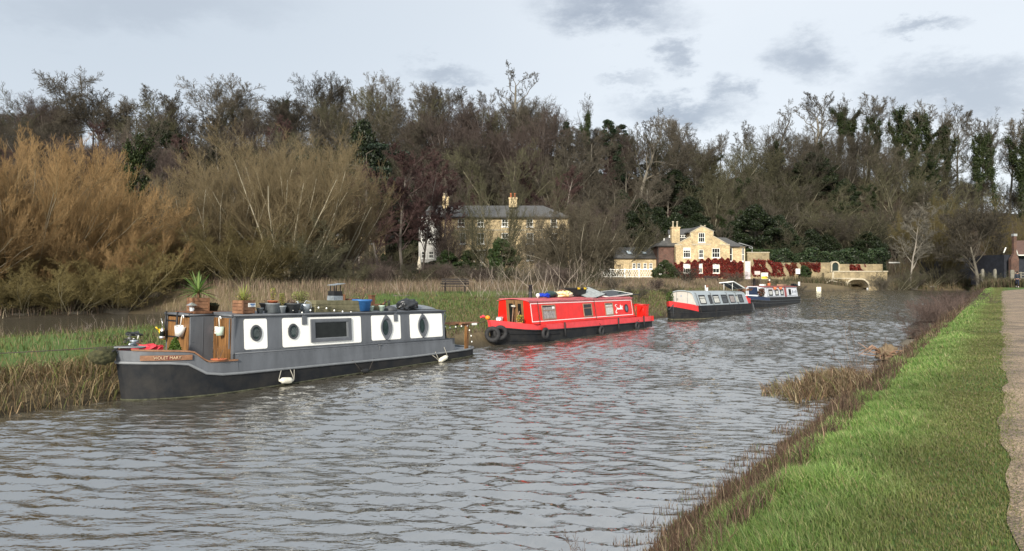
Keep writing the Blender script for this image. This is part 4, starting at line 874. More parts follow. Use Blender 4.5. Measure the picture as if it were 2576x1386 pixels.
def sprig(e, z, n, h, spread, cols, seed, size=.035, name='foliage', stems=True):
    r = np.random.default_rng(seed); a = r.uniform(0, 6.28, n); f = r.random(n) ** .7; q = spread * np.sqrt(r.random(n)) * (.35 + .65 * np.sin(f * 2.6)); P = np.stack([q * np.cos(a), q * np.sin(a), z + f * h], 1)
    v, fc, c = leaves(P, size, cols, seed); link(name, np_mesh(name, v, [fc], LF, c), e)
    if stems:
        sg_ = []
        for i in range(7): a_ = r.uniform(0, 6.28); sg_.append((0, 0, z - .03, spread * .6 * math.cos(a_), spread * .6 * math.sin(a_), z + h * r.uniform(.6, 1), .006, .003, .11, .07, .045))
        v, fc, c = tubes(sg_, 5); link('stems', np_mesh('stems', v, [fc], TW, c), e)
GL = [(.13, .22, .05), (.19, .27, .08), (.10, .17, .045)]; YG = [(.25, .27, .06), (.17, .21, .05), (.30, .24, .06)]
def crate(name, x, y, s, h, label, fn, rz=0, cat='planter'):
    e = on_g(name, x, y, zroof(y), label, cat, 'wooden crate planters on the grey boat roof', rz)
    mb = MB(); k = 4
    for i in range(k):
        z0 = h * i / k; z1 = h * (i + 1) / k - .008
        mb.box(-s, -s, z0, s, -s + .02, z1).box(-s, s - .02, z0, s, s, z1).box(-s, -s + .021, z0, -s + .02, s - .021, z1).box(s - .02, -s + .021, z0, s, s - .021, z1)
    mb.build('crate_boards', M_PLANK, e, .003)
    MB().box(-s - .012, -s - .012, -.005, -s + .02, -s - .001, h).box(-s - .012, -s, -.005, -s - .001, -s + .03, h).box(s - .02, -s - .012, -.005, s + .012, -s - .001, h).build('corner_posts', M_WOODD, e)
    MB().box(-s + .02, -s + .02, .0, s - .02, s - .02, h * .88).build('soil', M_SOIL, e); fn(e, h * .88); return e
crate('crate_planter', ga(492, 1.4), 1.4, .19, .34, 'wooden crate holding the big spiky palm-like plant on the grey boat', lambda e, z: (spiky(e, z, 44, .60, .05, GL, 1, .16)), R(-8))
cc = crate('crate_planter', ga(607, .42), .42, .175, .32, 'wooden crate with a white label and yellowish spiky plant at the roof edge', lambda e, z: (spiky(e, z, 46, .46, .018, YG, 2, 0, .8), sprig(e, z, 160, .2, .2, YG, 3)), R(12))
lb = MB().box(-.03, -.192, .155, .20, -.184, .25).build('paper_label', M_PLW, cc); MB().box(.03, -.195, .205, .17, -.1925, .235).box(.06, -.195, .17, .15, -.1925, .19).build('label_print', M_BLUE, lb)
e = on_g('roof_vent', ga(477, 1.15), 1.15, H1 + .10, 'bright metal mushroom vent on the porch roof of the grey boat', 'vent')
MB().lathe([(.055, 0), (.055, .12), (.05, .12)], n=14).build('vent_pipe', M_BRT, e); MB().lathe([(.13, .135), (.02, .20), (0, .205)], n=16).lathe([(.13, .135), (.0, .15)], n=16).tube([(.04, 0, .1), (.08, 0, .145)], .006, 5).tube([(-.04, 0, .1), (-.08, 0, .145)], .006, 5).build('vent_cowl', M_BRT, e)
pot('mossy_bowl', ga(530, 1.45), 1.45, 'dark mossy bowl beside the spiky plant crate', M_MOSS, .15, .17, 'bowl', plantfn=lambda e, z: sprig(e, z, 200, .06, .12, [(.05, .06, .02)], 4, .03, stems=False), taper=.7)
pot('plant_pot', ga(649, .4), .4, 'small dull green pot just right of the labelled crate', M_GPOT, .085, .13)
pot('plant_pot', ga(681, .45), .45, 'grey upturned tub with an orange pot on top of the grey boat', M_GPOT, .17, .24, 'tub', taper=1.15)['label'] = 'orange-rimmed flower pot on a grey tub on the grey boat roof'
pot('flower_pot', ga(681, .45), .45, 'orange terracotta pot rim standing in the grey tub', M_TERRA, .13, .09, plantfn=lambda e, z: sprig(e, z, 130, .34, .08, YG, 6), z=zroof(.45) + .21)
PL = [o for o in COL.objects if o.get('label') == 'orange-rimmed flower pot on a grey tub on the grey boat roof'][0]; PL['label'] = 'grey tub carrying the orange flower pot on the grey boat roof'
pot('plant_pot', ga(704, .36), .36, 'pale grey square-shouldered pot with an upright yellow-green conifer', mat('pale_pot', (.33, .36, .38), .6, var=.1), .11, .18, plantfn=lambda e, z: sprig(e, z, 330, .34, .085, YG, 7, .03))
pot('plant_pot', ga(730, .42), .42, 'wide dark grey tub of dead stems left of the watering can', M_DPOT, .22, .24, 'tub', plantfn=lambda e, z: (sprig(e, z, 60, .12, .14, [(.25, .17, .14)], 8)))
pot('plant_pot', ga(668, 1.3), 1.3, 'black trough pot behind the orange flower pot', M_BLK, .2, .2, plantfn=lambda e, z: sprig(e, z, 60, .12, .14, [(.2, .15, .11)], 9))
pot('leafy_planter', ga(752, 1.35), 1.35, 'tub of grassy leaves and yellow-green shrub behind the watering can', M_MOSSW, .22, .24, 'planter', plantfn=lambda e, z: (spiky(e, z, 60, .42, .012, [(.20, .22, .08), (.26, .25, .11)], 10, 0, .7), sprig(e, z, 420, .3, .26, [(.16, .18, .05), (.22, .22, .07)], 11)))
e = on_g('watering_can', ga(764, .42), .42, zroof(.36), 'galvanised watering can between dark tub and wooden trough', 'watering can')
MB().lathe([(0, 0), (.12, 0), (.125, .2), (.11, .22), (.1, .22), (.1, .02), (0, .02)], n=20).build('can_body', M_METAL, e)
MB().tube([(-.11, 0, .05), (-.2, -.02, .14), (-.27, -.03, .27)], [.022, .018, .016], 8).lathe([(.016, 0), (.045, .03), (0, .032)], (-.275, -.03, .265), 12).build('spout', M_METAL, e)
MB().tube([(.11, 0, .06), (.19, 0, .12), (.17, 0, .25), (.02, 0, .31), (-.05, 0, .22)], .011, 8).build('handle', M_BRT, e)
# mossy sleeper trough
e = on_g('wooden_trough', ga(836, .55), .55, zroof(.3), 'long mossy wooden trough on the grey boat beside the blue bucket', 'planter')
tr = MB()
for i in range(3): tr.box(-.73, -.22, i * .105, .73, -.18, i * .105 + .1).box(-.73, .18, i * .105, .73, .22, i * .105 + .1).box(-.77, -.22, i * .105, -.731, .22, i * .105 + .1).box(.731, -.22, i * .105, .77, .22, i * .105 + .1)
tr.build('trough_boards', M_MOSSW, e, .006); MB().box(-.72, -.18, 0, .72, .18, .26).build('soil', M_SOIL, e)
def tool(e, z): pass
e = on_g('stove_chimney', ga(839, 1.4), 1.4, zroof(1.5), 'square galvanised chimney with a raised black cowl on the grey boat', 'chimney')
MB().box(-.17, -.15, 0, .17, .15, .40).build('chimney_base', M_METAL, e); MB().box(-.155, -.135, .401, .155, .135, .54).build('chimney_collar', M_BLK, e)
MB().box(-.12, -.1, .54, -.10, -.08, .71).box(.10, -.1, .54, .12, -.08, .71).box(-.12, .08, .54, -.10, .1, .71).box(.10, .08, .54, .12, .1, .71).build('cowl_leg', M_BLK, e); MB().add([(-.17, -.17, .70), (.22, -.17, .755), (.22, .17, .755), (-.17, .17, .70), (-.17, -.17, .715), (.22, -.17, .77), (.22, .17, .77), (-.17, .17, .715)], [(0, 3, 2, 1), (4, 5, 6, 7), (0, 1, 5, 4), (1, 2, 6, 5), (2, 3, 7, 6), (3, 0, 4, 7)]).build('cowl_plate', M_METAL, e)
e = on_g('log_pile', ga(876, 1.4), 1.4, zroof(1.4), 'low stack of split logs beside the square chimney', 'logs'); r_ = random.Random(9); lg = MB()
for i in range(11): lg.tube([(-.3 + r_.uniform(0, .1), -.1 + .07 * (i % 4), .18 + .05 * (i // 4)), (.3 + r_.uniform(-.1, .1), -.1 + .07 * (i % 4) + r_.uniform(-.03, .03), .2 + .05 * (i // 4))], .032, 7)
lg.build('logs', M_WOODD, e); MB().box(-.34, -.2, 0, .36, .2, .16).box(-.36, -.2, .16, -.33, .2, .44).build('log_box', M_WOODD, e)
pot('bucket', ga(907, .45), .45, 'bright blue flexible bucket full of dry twigs at the roof edge', M_BLUE, .27, .33, 'bucket', taper=.78, grp=None, plantfn=lambda e, z: sprig(e, z, 130, .4, .17, [(.30, .20, .12), (.10, .06, .05)], 12, .04))
e = on_g('stove_pipe', ga(931, 1.25), 1.25, zroof(1.25), 'short dark square flue pipe right of the blue bucket', 'chimney'); MB().box(-.075, -.075, 0, .075, .075, .42).box(-.09, -.09, .40, .09, .09, .43).build('pipe', M_WOODD, e)
pot('plant_pot', ga(930, .36), .36, 'small mint pot against the blue bucket', M_MINT, .085, .15); pot('plant_pot', ga(957, .36), .36, 'small mint pot next to the upturned black bowls', M_MINT, .09, .16)
e = on_g('tool_tray', ga(944, .8), .8, zroof(.75), 'tray of rusty odds and ends between the two mint pots', 'tray'); MB().box(-.22, -.15, 0, .3, .15, .12).build('tray', M_MOSSW, e); MB().box(-.05, -.12, .121, .2, .06, .17, Matrix.Rotation(.5, 4, 'Z')).tube([(.2, 0, .13), (.34, -.05, .24)], .03, 6).build('rusty_parts', M_WOODD, e)
e = on_g('upturned_bowl', ga(979, .45), .45, zroof(.4), 'black upturned bowls with sticks near the black sack', 'bowl'); MB().lathe([(.20, 0), (.19, .07), (.13, .12), (0, .14)], n=20).build('bowl', M_DPOT, e)
for i, (dx, dy, hh_) in enumerate(((-.12, .1, .34), (.03, .12, .3), (.16, .2, .32))): MB().tube([(dx, dy, .05), (dx - .02, dy, hh_)], .016, 6).build('stick', M_BLK, e)
e = on_g('refuse_sack', ga(1017, .65), .65, zroof(.6), 'knotted black plastic sack on the roof before the sliding hatch', 'sack'); lump_mesh('sack_body', (.08, 0, .14), .34, .26, .19, M_BAG, e, 4, .14, 3.0, 4); lump_mesh('sack_neck', (-.22, -.22, .03), .12, .12, .05, M_BAG, e, 6, .4, 4, 3)
e = on_g('conifer_tub', -1.05, .75, .62, 'small bushy green conifer standing in the grey boat bow', 'plant'); MB().lathe([(0, -.18), (.13, -.18), (.16, .06), (.14, .06), (0, .04)], n=16).build('tub', M_DPOT, e)
_r = np.random.default_rng(31); _n = 3200; _f = _r.random(_n) ** .8; _q = .21 * (1 - _f) ** .6 * np.clip(_f * 6, .5, 1) * _r.uniform(.7, 1.05, _n); _a = _r.uniform(0, 6.28, _n)
_v, _fc, _c = leaves(np.stack([_q * np.cos(_a), _q * np.sin(_a), .04 + _f * .62], 1), .045, [(.08, .13, .02), (.11, .17, .03), (.05, .09, .015)], 32); link('foliage', np_mesh('conifer_foliage', _v, [_fc], LF, _c), e)
e = on_g('red_bundle', -1.25, 1.55, .96, 'crumpled red cloth bundle in the grey boat bow', 'cloth'); lump_mesh('cloth', (0, 0, 0), .30, .2, .12, M_PINK, e, 7, .3, 3, 3)
e = on_g('twig_dish', -.35, .12, .775, 'shallow clay dish of dry twigs on the bow edge', 'dish'); MB().lathe([(0, 0), (.14, .0), (.18, .025), (.17, .03), (.13, .012), (0, .012)], n=18).build('dish', M_TERRA, e); sprig(e, .02, 30, .3, .2, [(.2, .11, .09)], 14, .02)
e = on_g('machine_clutter', 8.1, .7, .51, 'green and black engine bits heaped on the stern deck', 'clutter'); lump_mesh('green_box', (.1, -.1, .12), .12, .1, .1, mat('green_plastic', (.02, .22, .14), .4, var=.3), e, 8, .3, 4, 3); lump_mesh('black_heap', (-.25, 0, .1), .28, .2, .12, M_BLK, e, 9, .45, 4, 3); MB().tube([(-.4, -.1, .2), (-.1, -.15, .28), (.2, 0, .2)], .02, 6).build('hose', M_BLK, e)
# string lights: from the stern rail
for nm, pts, n_b, lab in (('string_lights', [(7.45, .5, 1.38), (7.9, .45, 1.27), (8.45, .1, 1.34), (8.56, .05, 1.0), (8.6, .03, .7)], 9, 'festoon string of bulbs along the stern rail of the grey boat'),
                     ('string_lights', [(1.6, .3, ZR + .16), (2.0, .25, ZR + .05), (2.6, .27, ZR + .2), (3.1, .27, ZR + .08), (3.7, .2, ZR + .03)], 8, 'string of small bulbs looped over the wooden trough')):
    e = on_g(nm, 0, 0, 0, lab, 'string lights', 'strings of bulbs on the grey boat'); MB().tube(pts, .005, 5).build('cable', M_BLK, e); P = [Vector(p) for p in pts]; Ls = [(P[i + 1] - P[i]).length for i in range(len(P) - 1)]; tot = sum(Ls)
    for k in range(n_b):
        d = tot * (k + .5) / n_b; i = 0
        while d > Ls[i]: d -= Ls[i]; i += 1
        p = P[i].lerp(P[i + 1], d / Ls[i]); b = MB().lathe([(0, -.075), (.018, -.068), (.024, -.05), (.014, -.025), (.01, -.018)], tuple(p), 8).build('bulb', M_PLW, e); MB().lathe([(.012, -.02), (.012, 0)], tuple(p), 8).build('bulb_socket', M_BLK, b)
def mooring(p0, p1, sag, label, r=.012):
    p0, p1 = Vector(p0), Vector(p1); P = []
    for i in range(13): f = i / 12; q = p0.lerp(p1, f); q.z -= sag * 4 * f * (1 - f); P.append(q)
    tag(MB().tube(P, r, 6).build('mooring_rope', M_ROPE), label, 'rope', 'mooring ropes')
mooring(gpt(-1.9, 1.0, 1.14), (-14.2, 15.2, .9), .04, 'dark mooring rope stretched left from the grey boat bow')
# ----------------------------------------------------------------- helpers shared by the three boats further off
def simple_hull(root, hf, zr, zc, m_low, m_up, m_rail=None, zdeck=.5, zlow=-.5):
    strip(hf, lambda x: zlow, zr).build('hull', m_low, root); strip(hf, zr, zc, .004, -.02).build('bulwark', m_up, root)
    strip(hf, zr, zc, -.06, -.06).build('inner_bulwark', m_up, root)
    deck(hf, lambda x: zdeck).build('deck', m_up, root); rail(hf, zr, .028, out=.01).build('rubbing_rail', m_rail or m_low, root)
def boat_window(root, W, x0, z0, x1, z1, m_fr, bar=None, curtain=None, fw=.045, name='window', r=.03):
    n = 3; w = MB().ring(rrect(x0, z0, x1, z1, r, n), rrect(x0 + fw, z0 + fw, x1 - fw, z1 - fw, r * .6, n), W, .004, .03).build(name, m_fr, root)
    MB().prism(rrect(x0 + fw * .8, z0 + fw * .8, x1 - fw * .8, z1 - fw * .8, r * .6, n), W, .003, .008, False).build('pane', M_GLASS, w)
    if curtain: c = MB().prism(rect(x0 + fw, z0 + fw, x1 - fw, z1 - fw - .05), W, .009, .012, False).build('curtain', curtain, w)
    if bar: MB().prism(rect(x0 + fw, bar - .014, x1 - fw, bar + .014), W, .012, .022, False).build('glazing_bar', m_fr, w)
    return w
def rope_over(root, W, x, ztop, zbot, ybot):
    MB().tube([(x - .2, 1.0, ztop + .07), W(x - .03, ztop, .02), W(x, W.zb, .02), (x + .05, ybot, zbot)], .013, 6).build('fender_line', M_ROPE, root)
def tyre(p, r, label, axis='y', group='tyre fenders', rz=0):
    e = empty('tyre_fender', p, rz, label, 'tyre', group)
    MB().torus((0, 0, 0), r * .72, r * .28, axis, 28, 10).build('tyre', M_RUB, e); return e
M_CURT = mat('faded_curtain', (.28, .25, .24), .8, var=.35, scale=9); M_CURTW = mat('pale_curtain', (.50, .50, .46), .8, var=.25, scale=12)
M_WFR = mat('timber_window_frame', (.28, .17, .11), .6, var=.25); M_OAK = mat('oak_doors', (.13, .075, .03), .5, col2=(.22, .13, .06), scale=5, stretch=(3, 3, .5))

# ----------------------------------------------------------------- the red boat
RO, RA = (1.17, 27.45), R(54.2); ra = lambda px, y: along(px, y, RO, RA)
RB = empty('narrowboat', (RO[0], RO[1], 0), RA, 'bright red narrowboat with white coach lines, second from the camera', 'narrowboat', 'narrowboats moored along the far bank'); RB.rotation_euler = (0, .014, RA)
RM = Matrix.Translation((RO[0], RO[1], 0)) @ Matrix.Rotation(RA, 4, 'Z') @ Matrix.Rotation(.014, 4, 'Y'); rp = lambda x, y, z: RM @ Vector((x, y, z))
def on_r(name, x, y, z, label, cat, group=None, rz=0):
    e = empty(name, rp(x, y, z), RA + rz, label, cat, group); e.rotation_euler = (0, .014, RA + rz); return e
rh = hull_fn(1.0, 1.03, -1.9, .28, 2.9, 10.95, 2.0, .8, .8, .8)
zr_ = lin((-3, .75), (-1.8, .66), (-.6, .52), (0, .49), (3, .45), (11, .41)); zc_ = lin((-3, 1.02), (-1.8, .93), (-.8, .79), (-.2, .73), (11, .68))
simple_hull(RB, rh, zr_, zc_, M_BLACK, M_REDD, None, .56)
for k, (za, zb_) in enumerate(((.42, .30), (.16, .05))): 
    mb = MB(); P = [rh(u, -1, za + (zb_ - za) * i / 11) + Vector((0, -.012, 0)) for i, u in enumerate(np.linspace(.01, .22 if k else .26, 12))]; mb.tube(P, .022, 6).build('bow_strake', M_BLACK, RB)
pn = MB(); pn.add([(0, -.018, .50), (10.9, -.0, .43), (10.9, .02, .70), (0, .02, .76)], [(0, 1, 2, 3)]).add([(-.35, .02, .755), (8.95, .02, .755), (8.95, .16, .775), (-.35, .16, .775)], [(0, 1, 2, 3)]); pn.build('side_deck', M_RED, RB)
rw = Wall(.13, .76, .15); cb_ = MB(); cabin_shell(cb_, -.42, 8.85, .13, 1.87, .74, 1.68, .15)
cb_.v = [(x - .12 if (z > 1 and x < 0) else (x - .16 if (z > 1 and x > 8) else x), y, z) for x, y, z in cb_.v]; cb_.build('cabin', M_RED, RB)
rfm = MB(); cambered(rfm, -.60, 8.75, .27, 1.73, 1.68, .09, .03, over=.06); rfm.build('roof', M_REDROOF, RB)
MB().tube([(-.6, .32, 1.74), (8.7, .32, 1.74)], .014, 6).tube([(-.6, 1.68, 1.74), (8.7, 1.68, 1.74)], .014, 6).build('handrail', M_REDROOF, RB)
MB().ring(rect(-.44, .83, 8.66, 1.58), rect(-.405, .86, 8.625, 1.55), rw, .002, .007).build('coach_line', M_LINE, RB)
MB().ring(rect(-.50, 1.62, 8.72, 1.655), rect(-.49, 1.63, 8.71, 1.645), rw, .002, .007).build('top_line', M_LINE, RB)
boat_window(RB, rw, .33, .895, 1.37, 1.50, M_WFR, 1.27, M_CURT)['label'] = 'largest window with a drawn faded curtain'
MB().prism(rect(1.12, 1.33, 1.3, 1.42), rw, .014, .018, False).build('window_notice', M_PLW, RB)
boat_window(RB, rw, 3.70, .895, 4.50, 1.49, M_WFR, 1.28); boat_window(RB, rw, 5.76, .885, 6.56, 1.48, M_WFR, 1.28, M_CURTW)['label'] = 'window with pale curtains'
pf = MB().ring(ell(7.98, 1.17, .19, .20), ell(7.98, 1.17, .15, .16), rw, .004, .03).build('porthole', M_BLK, RB); MB().prism(ell(7.98, 1.17, .155, .165), rw, .003, .01, False).build('pane', mat('grey_glass', (.10, .12, .15), .15, var=.2), pf)
# the painted name, written by hand
STK = [[(.30, 1.0), (.22, 1.06), (.10, 1.0), (.08, .86), (.18, .74), (.26, .60), (.24, .40), (.12, .18), (.06, -.08), (.12, -.22), (.20, -.05)], [(.30, .42), (.38, .55), (.44, .44), (.37, .34), (.31, .42)], [(.48, .55), (.46, .38), (.50, .34), (.56, .50), (.57, .36)],
       [(.60, .50), (.59, .34), (.61, .46), (.66, .55)], [(.70, .30), (.72, .85), (.75, .95), (.72, .55), (.73, .34)], [(.78, .45), (.84, .50), (.80, .58), (.76, .44), (.80, .34), (.87, .38)], [(.92, .88), (.91, .42), (.94, .34), (.99, .38)], [(.84, .72), (1.02, .76)]]
nm = MB()
for s_ in STK:
    P = []
    for i in range(len(s_) - 1):
        p0, p1, p2, p3 = s_[max(i - 1, 0)], s_[i], s_[i + 1], s_[min(i + 2, len(s_) - 1)]
        for q in range(5):
            t = q / 5; f = lambda a, b, c, d: .5 * (2 * b + (c - a) * t + (2 * a - 5 * b + 4 * c - d) * t * t + (3 * b - a - 3 * c + d) * t ** 3); P.append((f(p0[0], p1[0], p2[0], p3[0]), f(p0[1], p1[1], p2[1], p3[1])))
    P.append(s_[-1]); nm.tube([rw(6.78 + x * .82, 1.02 + y * .33, .006) for x, y in P], .015, 5)
nm.build('painted_name', M_LINE, RB)
dr = MB().prism(rect(.52, .60, 1.36, 1.70), lambda u, v, w: Vector((-.42 - .12 * (v - .76) / .92 - w, u, v)), .004, .03).build('bow_door', M_OAK, RB); dr['label'] = 'pair of oak doors with long glass panes'
for (a, b) in ((.62, .78), (1.02, 1.22)):
    MB().prism(rect(a, .78, b, 1.56), lambda u, v, w: Vector((-.42 - .12 * (v - .76) / .92 - w, u, v)), .031, .036).build('pane', M_GLASS, dr)
MB().prism(rect(.93, .60, .95, 1.68), lambda u, v, w: Vector((-.42 - .12 * (v - .76) / .92 - w, u, v)), .03, .04).build('door_joint', M_BLK, dr)
# stern cage
sc_ = MB()
for (x, y) in ((8.95, .15), (9.9, .15), (10.6, .25), (8.95, 1.85), (9.9, 1.85), (10.6, 1.75)): sc_.tube([(x, y, .6), (x - .05, y, 1.25)], .025, 6)
sc_.tube([(8.85, .15, 1.28), (10.75, .25, 1.28)], .035, 6).tube([(8.85, 1.85, 1.28), (10.75, 1.75, 1.28)], .035, 6).tube([(10.7, .2, 1.28), (10.7, 1.8, 1.28)], .035, 6); sc_.box(10.05, .18, .66, 10.12, .6, 1.26).box(10.2, .16, .66, 10.55, .22, 1.24); sc_.build('stern_seat', M_RED, RB)
for x in (2.4 - 2.3, 5.0 - .2, 8.9): rope_over(RB, rw, x, 1.68, .5, -.06)
# things about the red boat
tyre(rp(ra(1370.8, -.12) , -.14, .38), .24, 'first of the three small tyres along the red boat side', rz=RA); tyre(rp(ra(1512, -.12), -.14, .24), .22, 'middle one of the small tyres along the red boat side', rz=RA); tyre(rp(ra(1603, -.12), -.12, .28), .22, 'small tyre hanging below the red boat stern cage', rz=RA)
tyre(rp(-2.2, .78, .42), .31, 'big black tyre hung at the red boat bow', axis='x', rz=RA + .5); tyre(rp(-1.95, .60, .48), .29, 'second big tyre tucked behind the first at the red boat bow', axis='x', rz=RA + .9)
for x in (ra(1418, 0), ra(1553, 0), ra(1617, 0)):
    e = on_r('hull_strap', x, -.05, .45, {0: 'short black rubber strap below the largest red boat window', 1: 'short black rubber strap below the last red boat window', 2: 'short black rubber strap under the red stern seat'}[[ra(1418, 0), ra(1553, 0), ra(1617, 0)].index(x)], 'strap', 'straps on the red hull'); MB().tube([(0, 0, .3), (-.01, -.02, 0), (.03, -.03, -.3)], .035, 6).build('strap', M_RUB, e)
rz_ = lambda y: 1.69 + .09 * (1 - ((y - 1) / .8) ** 2)
e = on_r('stove_chimney', ra(1333, 1.35), 1.35, rz_(1.35), 'slim black chimney pipe at the front of the red boat roof', 'chimney'); MB().lathe([(.09, 0), (.085, .06), (.075, .07), (.075, .50), (.085, .51), (.085, .56), (.06, .56)], n=14).build('pipe', M_BLK, e); MB().lathe([(.087, .2), (.087, .23)], n=14).build('band', M_DPOT, e)
e = on_r('headlamp', ra(1352, .7), .7, rz_(.7), 'round white lamp at the front edge of the red boat roof', 'lamp'); MB().lathe([(.0, 0), (.02, 0), (.02, .04)], n=8).lathe([(0, .03), (.07, .06), (.085, .12), (.06, .18), (0, .2)], n=14).build('lamp_body', M_PLW, e)
e = on_r('rope_coil', ra(1368, .75), .75, rz_(.75), 'heap of bright blue rope on the front of the red boat roof', 'rope'); rr = random.Random(5); cm_ = MB()
for i in range(30):
    a0 = rr.uniform(0, 6.3); P = [(rr.uniform(.14, .3) * math.cos(a0 + t) * 1.25, rr.uniform(.1, .24) * math.sin(a0 + t), .03 + rr.uniform(0, .2) * (1 - .4 * abs(math.cos(a0 + t)))) for t in np.linspace(0, 4, 9)]; cm_.tube(P, .014, 5)
cm_.build('rope_loops', M_TARPB, e)
e = on_r('rolled_tarp', ra(1385, .95), .95, rz_(.9) + .12, 'dark green rolled tarpaulin next to the blue rope', 'tarpaulin'); lump_mesh('roll', (0, 0, 0), .42, .22, .15, mat('dark_green_tarp', (.02, .045, .04), .5, var=.3), e, 11, .12, 2.5, 3, flat=False)
e = on_r('cushion_pile', ra(1417, .9), .9, rz_(.9), 'yellow and white patterned sack on the red boat roof', 'sack'); lump_mesh('sack_body', (0, 0, .1), .62, .26, .18, mat('yellow_white_cloth', (.72, .55, .10), .8, col2=(.78, .76, .68), scale=5), e, 12, .16, 2.5, 4); lump_mesh('brown_blanket', (.1, .12, .26), .3, .16, .08, M_WOODD, e, 13, .2, 3, 3)
e = on_r('storage_crate', ra(1448, 1.1), 1.1, rz_(1.1), 'black plastic storage box with yellow clips on the red boat roof', 'box')
MB().add([(-.42, -.24, 0), (.42, -.24, 0), (.42, .24, 0), (-.42, .24, 0), (-.5, -.3, .36), (.5, -.3, .36), (.5, .3, .36), (-.5, .3, .36)], [(0, 3, 2, 1), (0, 1, 5, 4), (1, 2, 6, 5), (2, 3, 7, 6), (3, 0, 4, 7)]).build('box_body', M_BLK, e); MB().box(-.53, -.33, .36, .53, .33, .40).build('lid', M_BLK, e)
for x in (-.3, .28): MB().box(x - .09, -.35, .34, x + .09, -.30, .42).build('clip', M_YEL, e)
def panel_on(name, x, y, label, w, l, tilt, m_, m_fr, tilty=0):
    e = on_r(name, x, y, rz_(y) + .02, label, 'solar panel', 'panels on the red boat roof'); Mx = Matrix.Rotation(tilt, 4, 'Y') @ Matrix.Rotation(tilty, 4, 'X')
    MB().box(0, -w / 2, .0, l, w / 2, .03, Mx).build('panel_face', m_, e); fr = MB()
    for a in ((-.02, -w / 2 - .02, -.01, l + .02, -w / 2, .045), (-.02, w / 2, -.01, l + .02, w / 2 + .02, .045), (-.02, -w / 2, -.01, 0, w / 2, .045), (l, -w / 2, -.01, l + .02, w / 2, .045)): fr.box(*a, M=Mx)
    fr.build('panel_frame', m_fr, e); MB().tube([(l * .9, -w * .3, 0), (l * .85, -w * .3, .9 * l * math.sin(-tilt))], .014, 5).tube([(l * .9, w * .3, 0), (l * .85, w * .3, .9 * l * math.sin(-tilt))], .014, 5).build('prop', M_GPOT, e)
panel_on('raised_panel', ra(1462, .8), .8, 'panel tilted steeply up beside the black storage box', 1.0, 1.5, -.16, mat('pale_panel_back', (.30, .32, .31), .4, var=.25), M_BLK, .34)
panel_on('solar_panel', ra(1505, 1.0), 1.0, 'low solar panel with a pale edge toward the red boat stern', 1.1, 2.6, -.05, M_DPOT, M_PLW, .15)
e = on_r('roof_net', ra(1558, 1.0), 1.0, rz_(1), 'dark tangled netting and boards near the red boat stern roof', 'netting'); lump_mesh('net', (0, 0, .04), .5, .35, .12, mat('dark_net', (.03, .06, .05), .8, var=.5), e, 15, .4, 4, 3); MB().box(.3, -.35, .02, 1.7, -.2, .06).box(.5, -.1, .02, 2.0, .12, .06).build('boards', M_BLK, e)
e = on_r('metal_bucket', -.62, 1.62, .70, 'shiny square-looking bucket by the red boat doors', 'bucket'); MB().lathe([(0, 0), (.12, 0), (.15, .3), (.14, .3), (.11, .02)], n=18).build('bucket_body', M_BRT, e); MB().box(-.16, -.05, .14, -.15, .07, .26).build('paper_label', M_PLW, e)
e = on_r('orange_buoy', -1.65, 1.45, .94, 'small orange buoy on the red boat bow', 'buoy'); lump_mesh('buoy', (0, 0, .07), .1, .1, .09, mat('orange_plastic', (.8, .28, .02), .4), e, 1, .02, 1, 3, flat=False); lump_mesh('red_flowers', (-.05, .2, .1), .1, .08, .07, M_PINK, e, 3, .4, 4, 2)
e = on_r('flower_pot', -.85, .45, .70, 'pot of yellow-green flowers in the red boat bow', 'plant pot'); MB().lathe([(0, 0), (.09, 0), (.12, .14), (.1, .14)], n=14).build('pot_body', M_TERRA, e); sprig(e, .12, 220, .3, .16, [(.12, .17, .04), (.45, .32, .05)], 41, .05)
e = on_r('mop', -.95, .75, .62, 'two pale-headed mops leaning at the red boat doors', 'mops'); MB().tube([(.1, .1, 0), (.3, .18, .78)], .018, 6).tube([(0, -.12, 0), (.2, -.2, .65)], .018, 6).build('handles', M_WFR, e); lump_mesh('mop_heads', (.3, .18, .83), .07, .09, .05, M_ROPEL, e, 2, .3, 4, 2)
mooring(rp(-2.1, 1.2, .9), (-4.2, 24.6, .55), .1, 'rope from the red boat bow down to the bank', .016)

# ----------------------------------------------------------------- the grey-white boat with a hooped front
TO, TA = (11.3, 41.5), R(52.5); ta = lambda px, y: along(px, y, TO, TA)
TB = empty('narrowboat', (TO[0], TO[1], 0), TA, 'pale grey round-roofed narrowboat with a red bow band, third from the camera', 'narrowboat', 'narrowboats moored along the far bank'); TB.rotation_euler = (0, .018, TA)
TM = Matrix.Translation((TO[0], TO[1], 0)) @ Matrix.Rotation(TA, 4, 'Z') @ Matrix.Rotation(.018, 4, 'Y'); tp_ = lambda x, y, z: TM @ Vector((x, y, z))
def on_t(name, x, y, z, label, cat, group=None): e = empty(name, tp_(x, y, z), TA, label, cat, group); e.rotation_euler = (0, .018, TA); return e
th = hull_fn(1.0, 1.05, -1.6, .3, 3.0, 10.3, 2.0, .8, .8, .8)
M_TG = mat('pale_grey_paint', (.31, .35, .37), .4, var=.07); M_TW = mat('beige_boards', (.46, .43, .385), .6, var=.06)
zt_ = lin((-3, .86), (-1.6, .78), (.3, .44), (.32, .82), (11, .80)); ztc = lin((-3, 1.2), (-1.6, 1.1), (.25, .84), (11, .83))
M_RBAND = mat('red_band_paint', (.62, .035, .035), .45, var=.12)
strip(th, lambda x: -.5, lin((-3, .84), (-1.7, .80), (.3, .46), (11, .44))).build('hull', M_BLACK, TB)
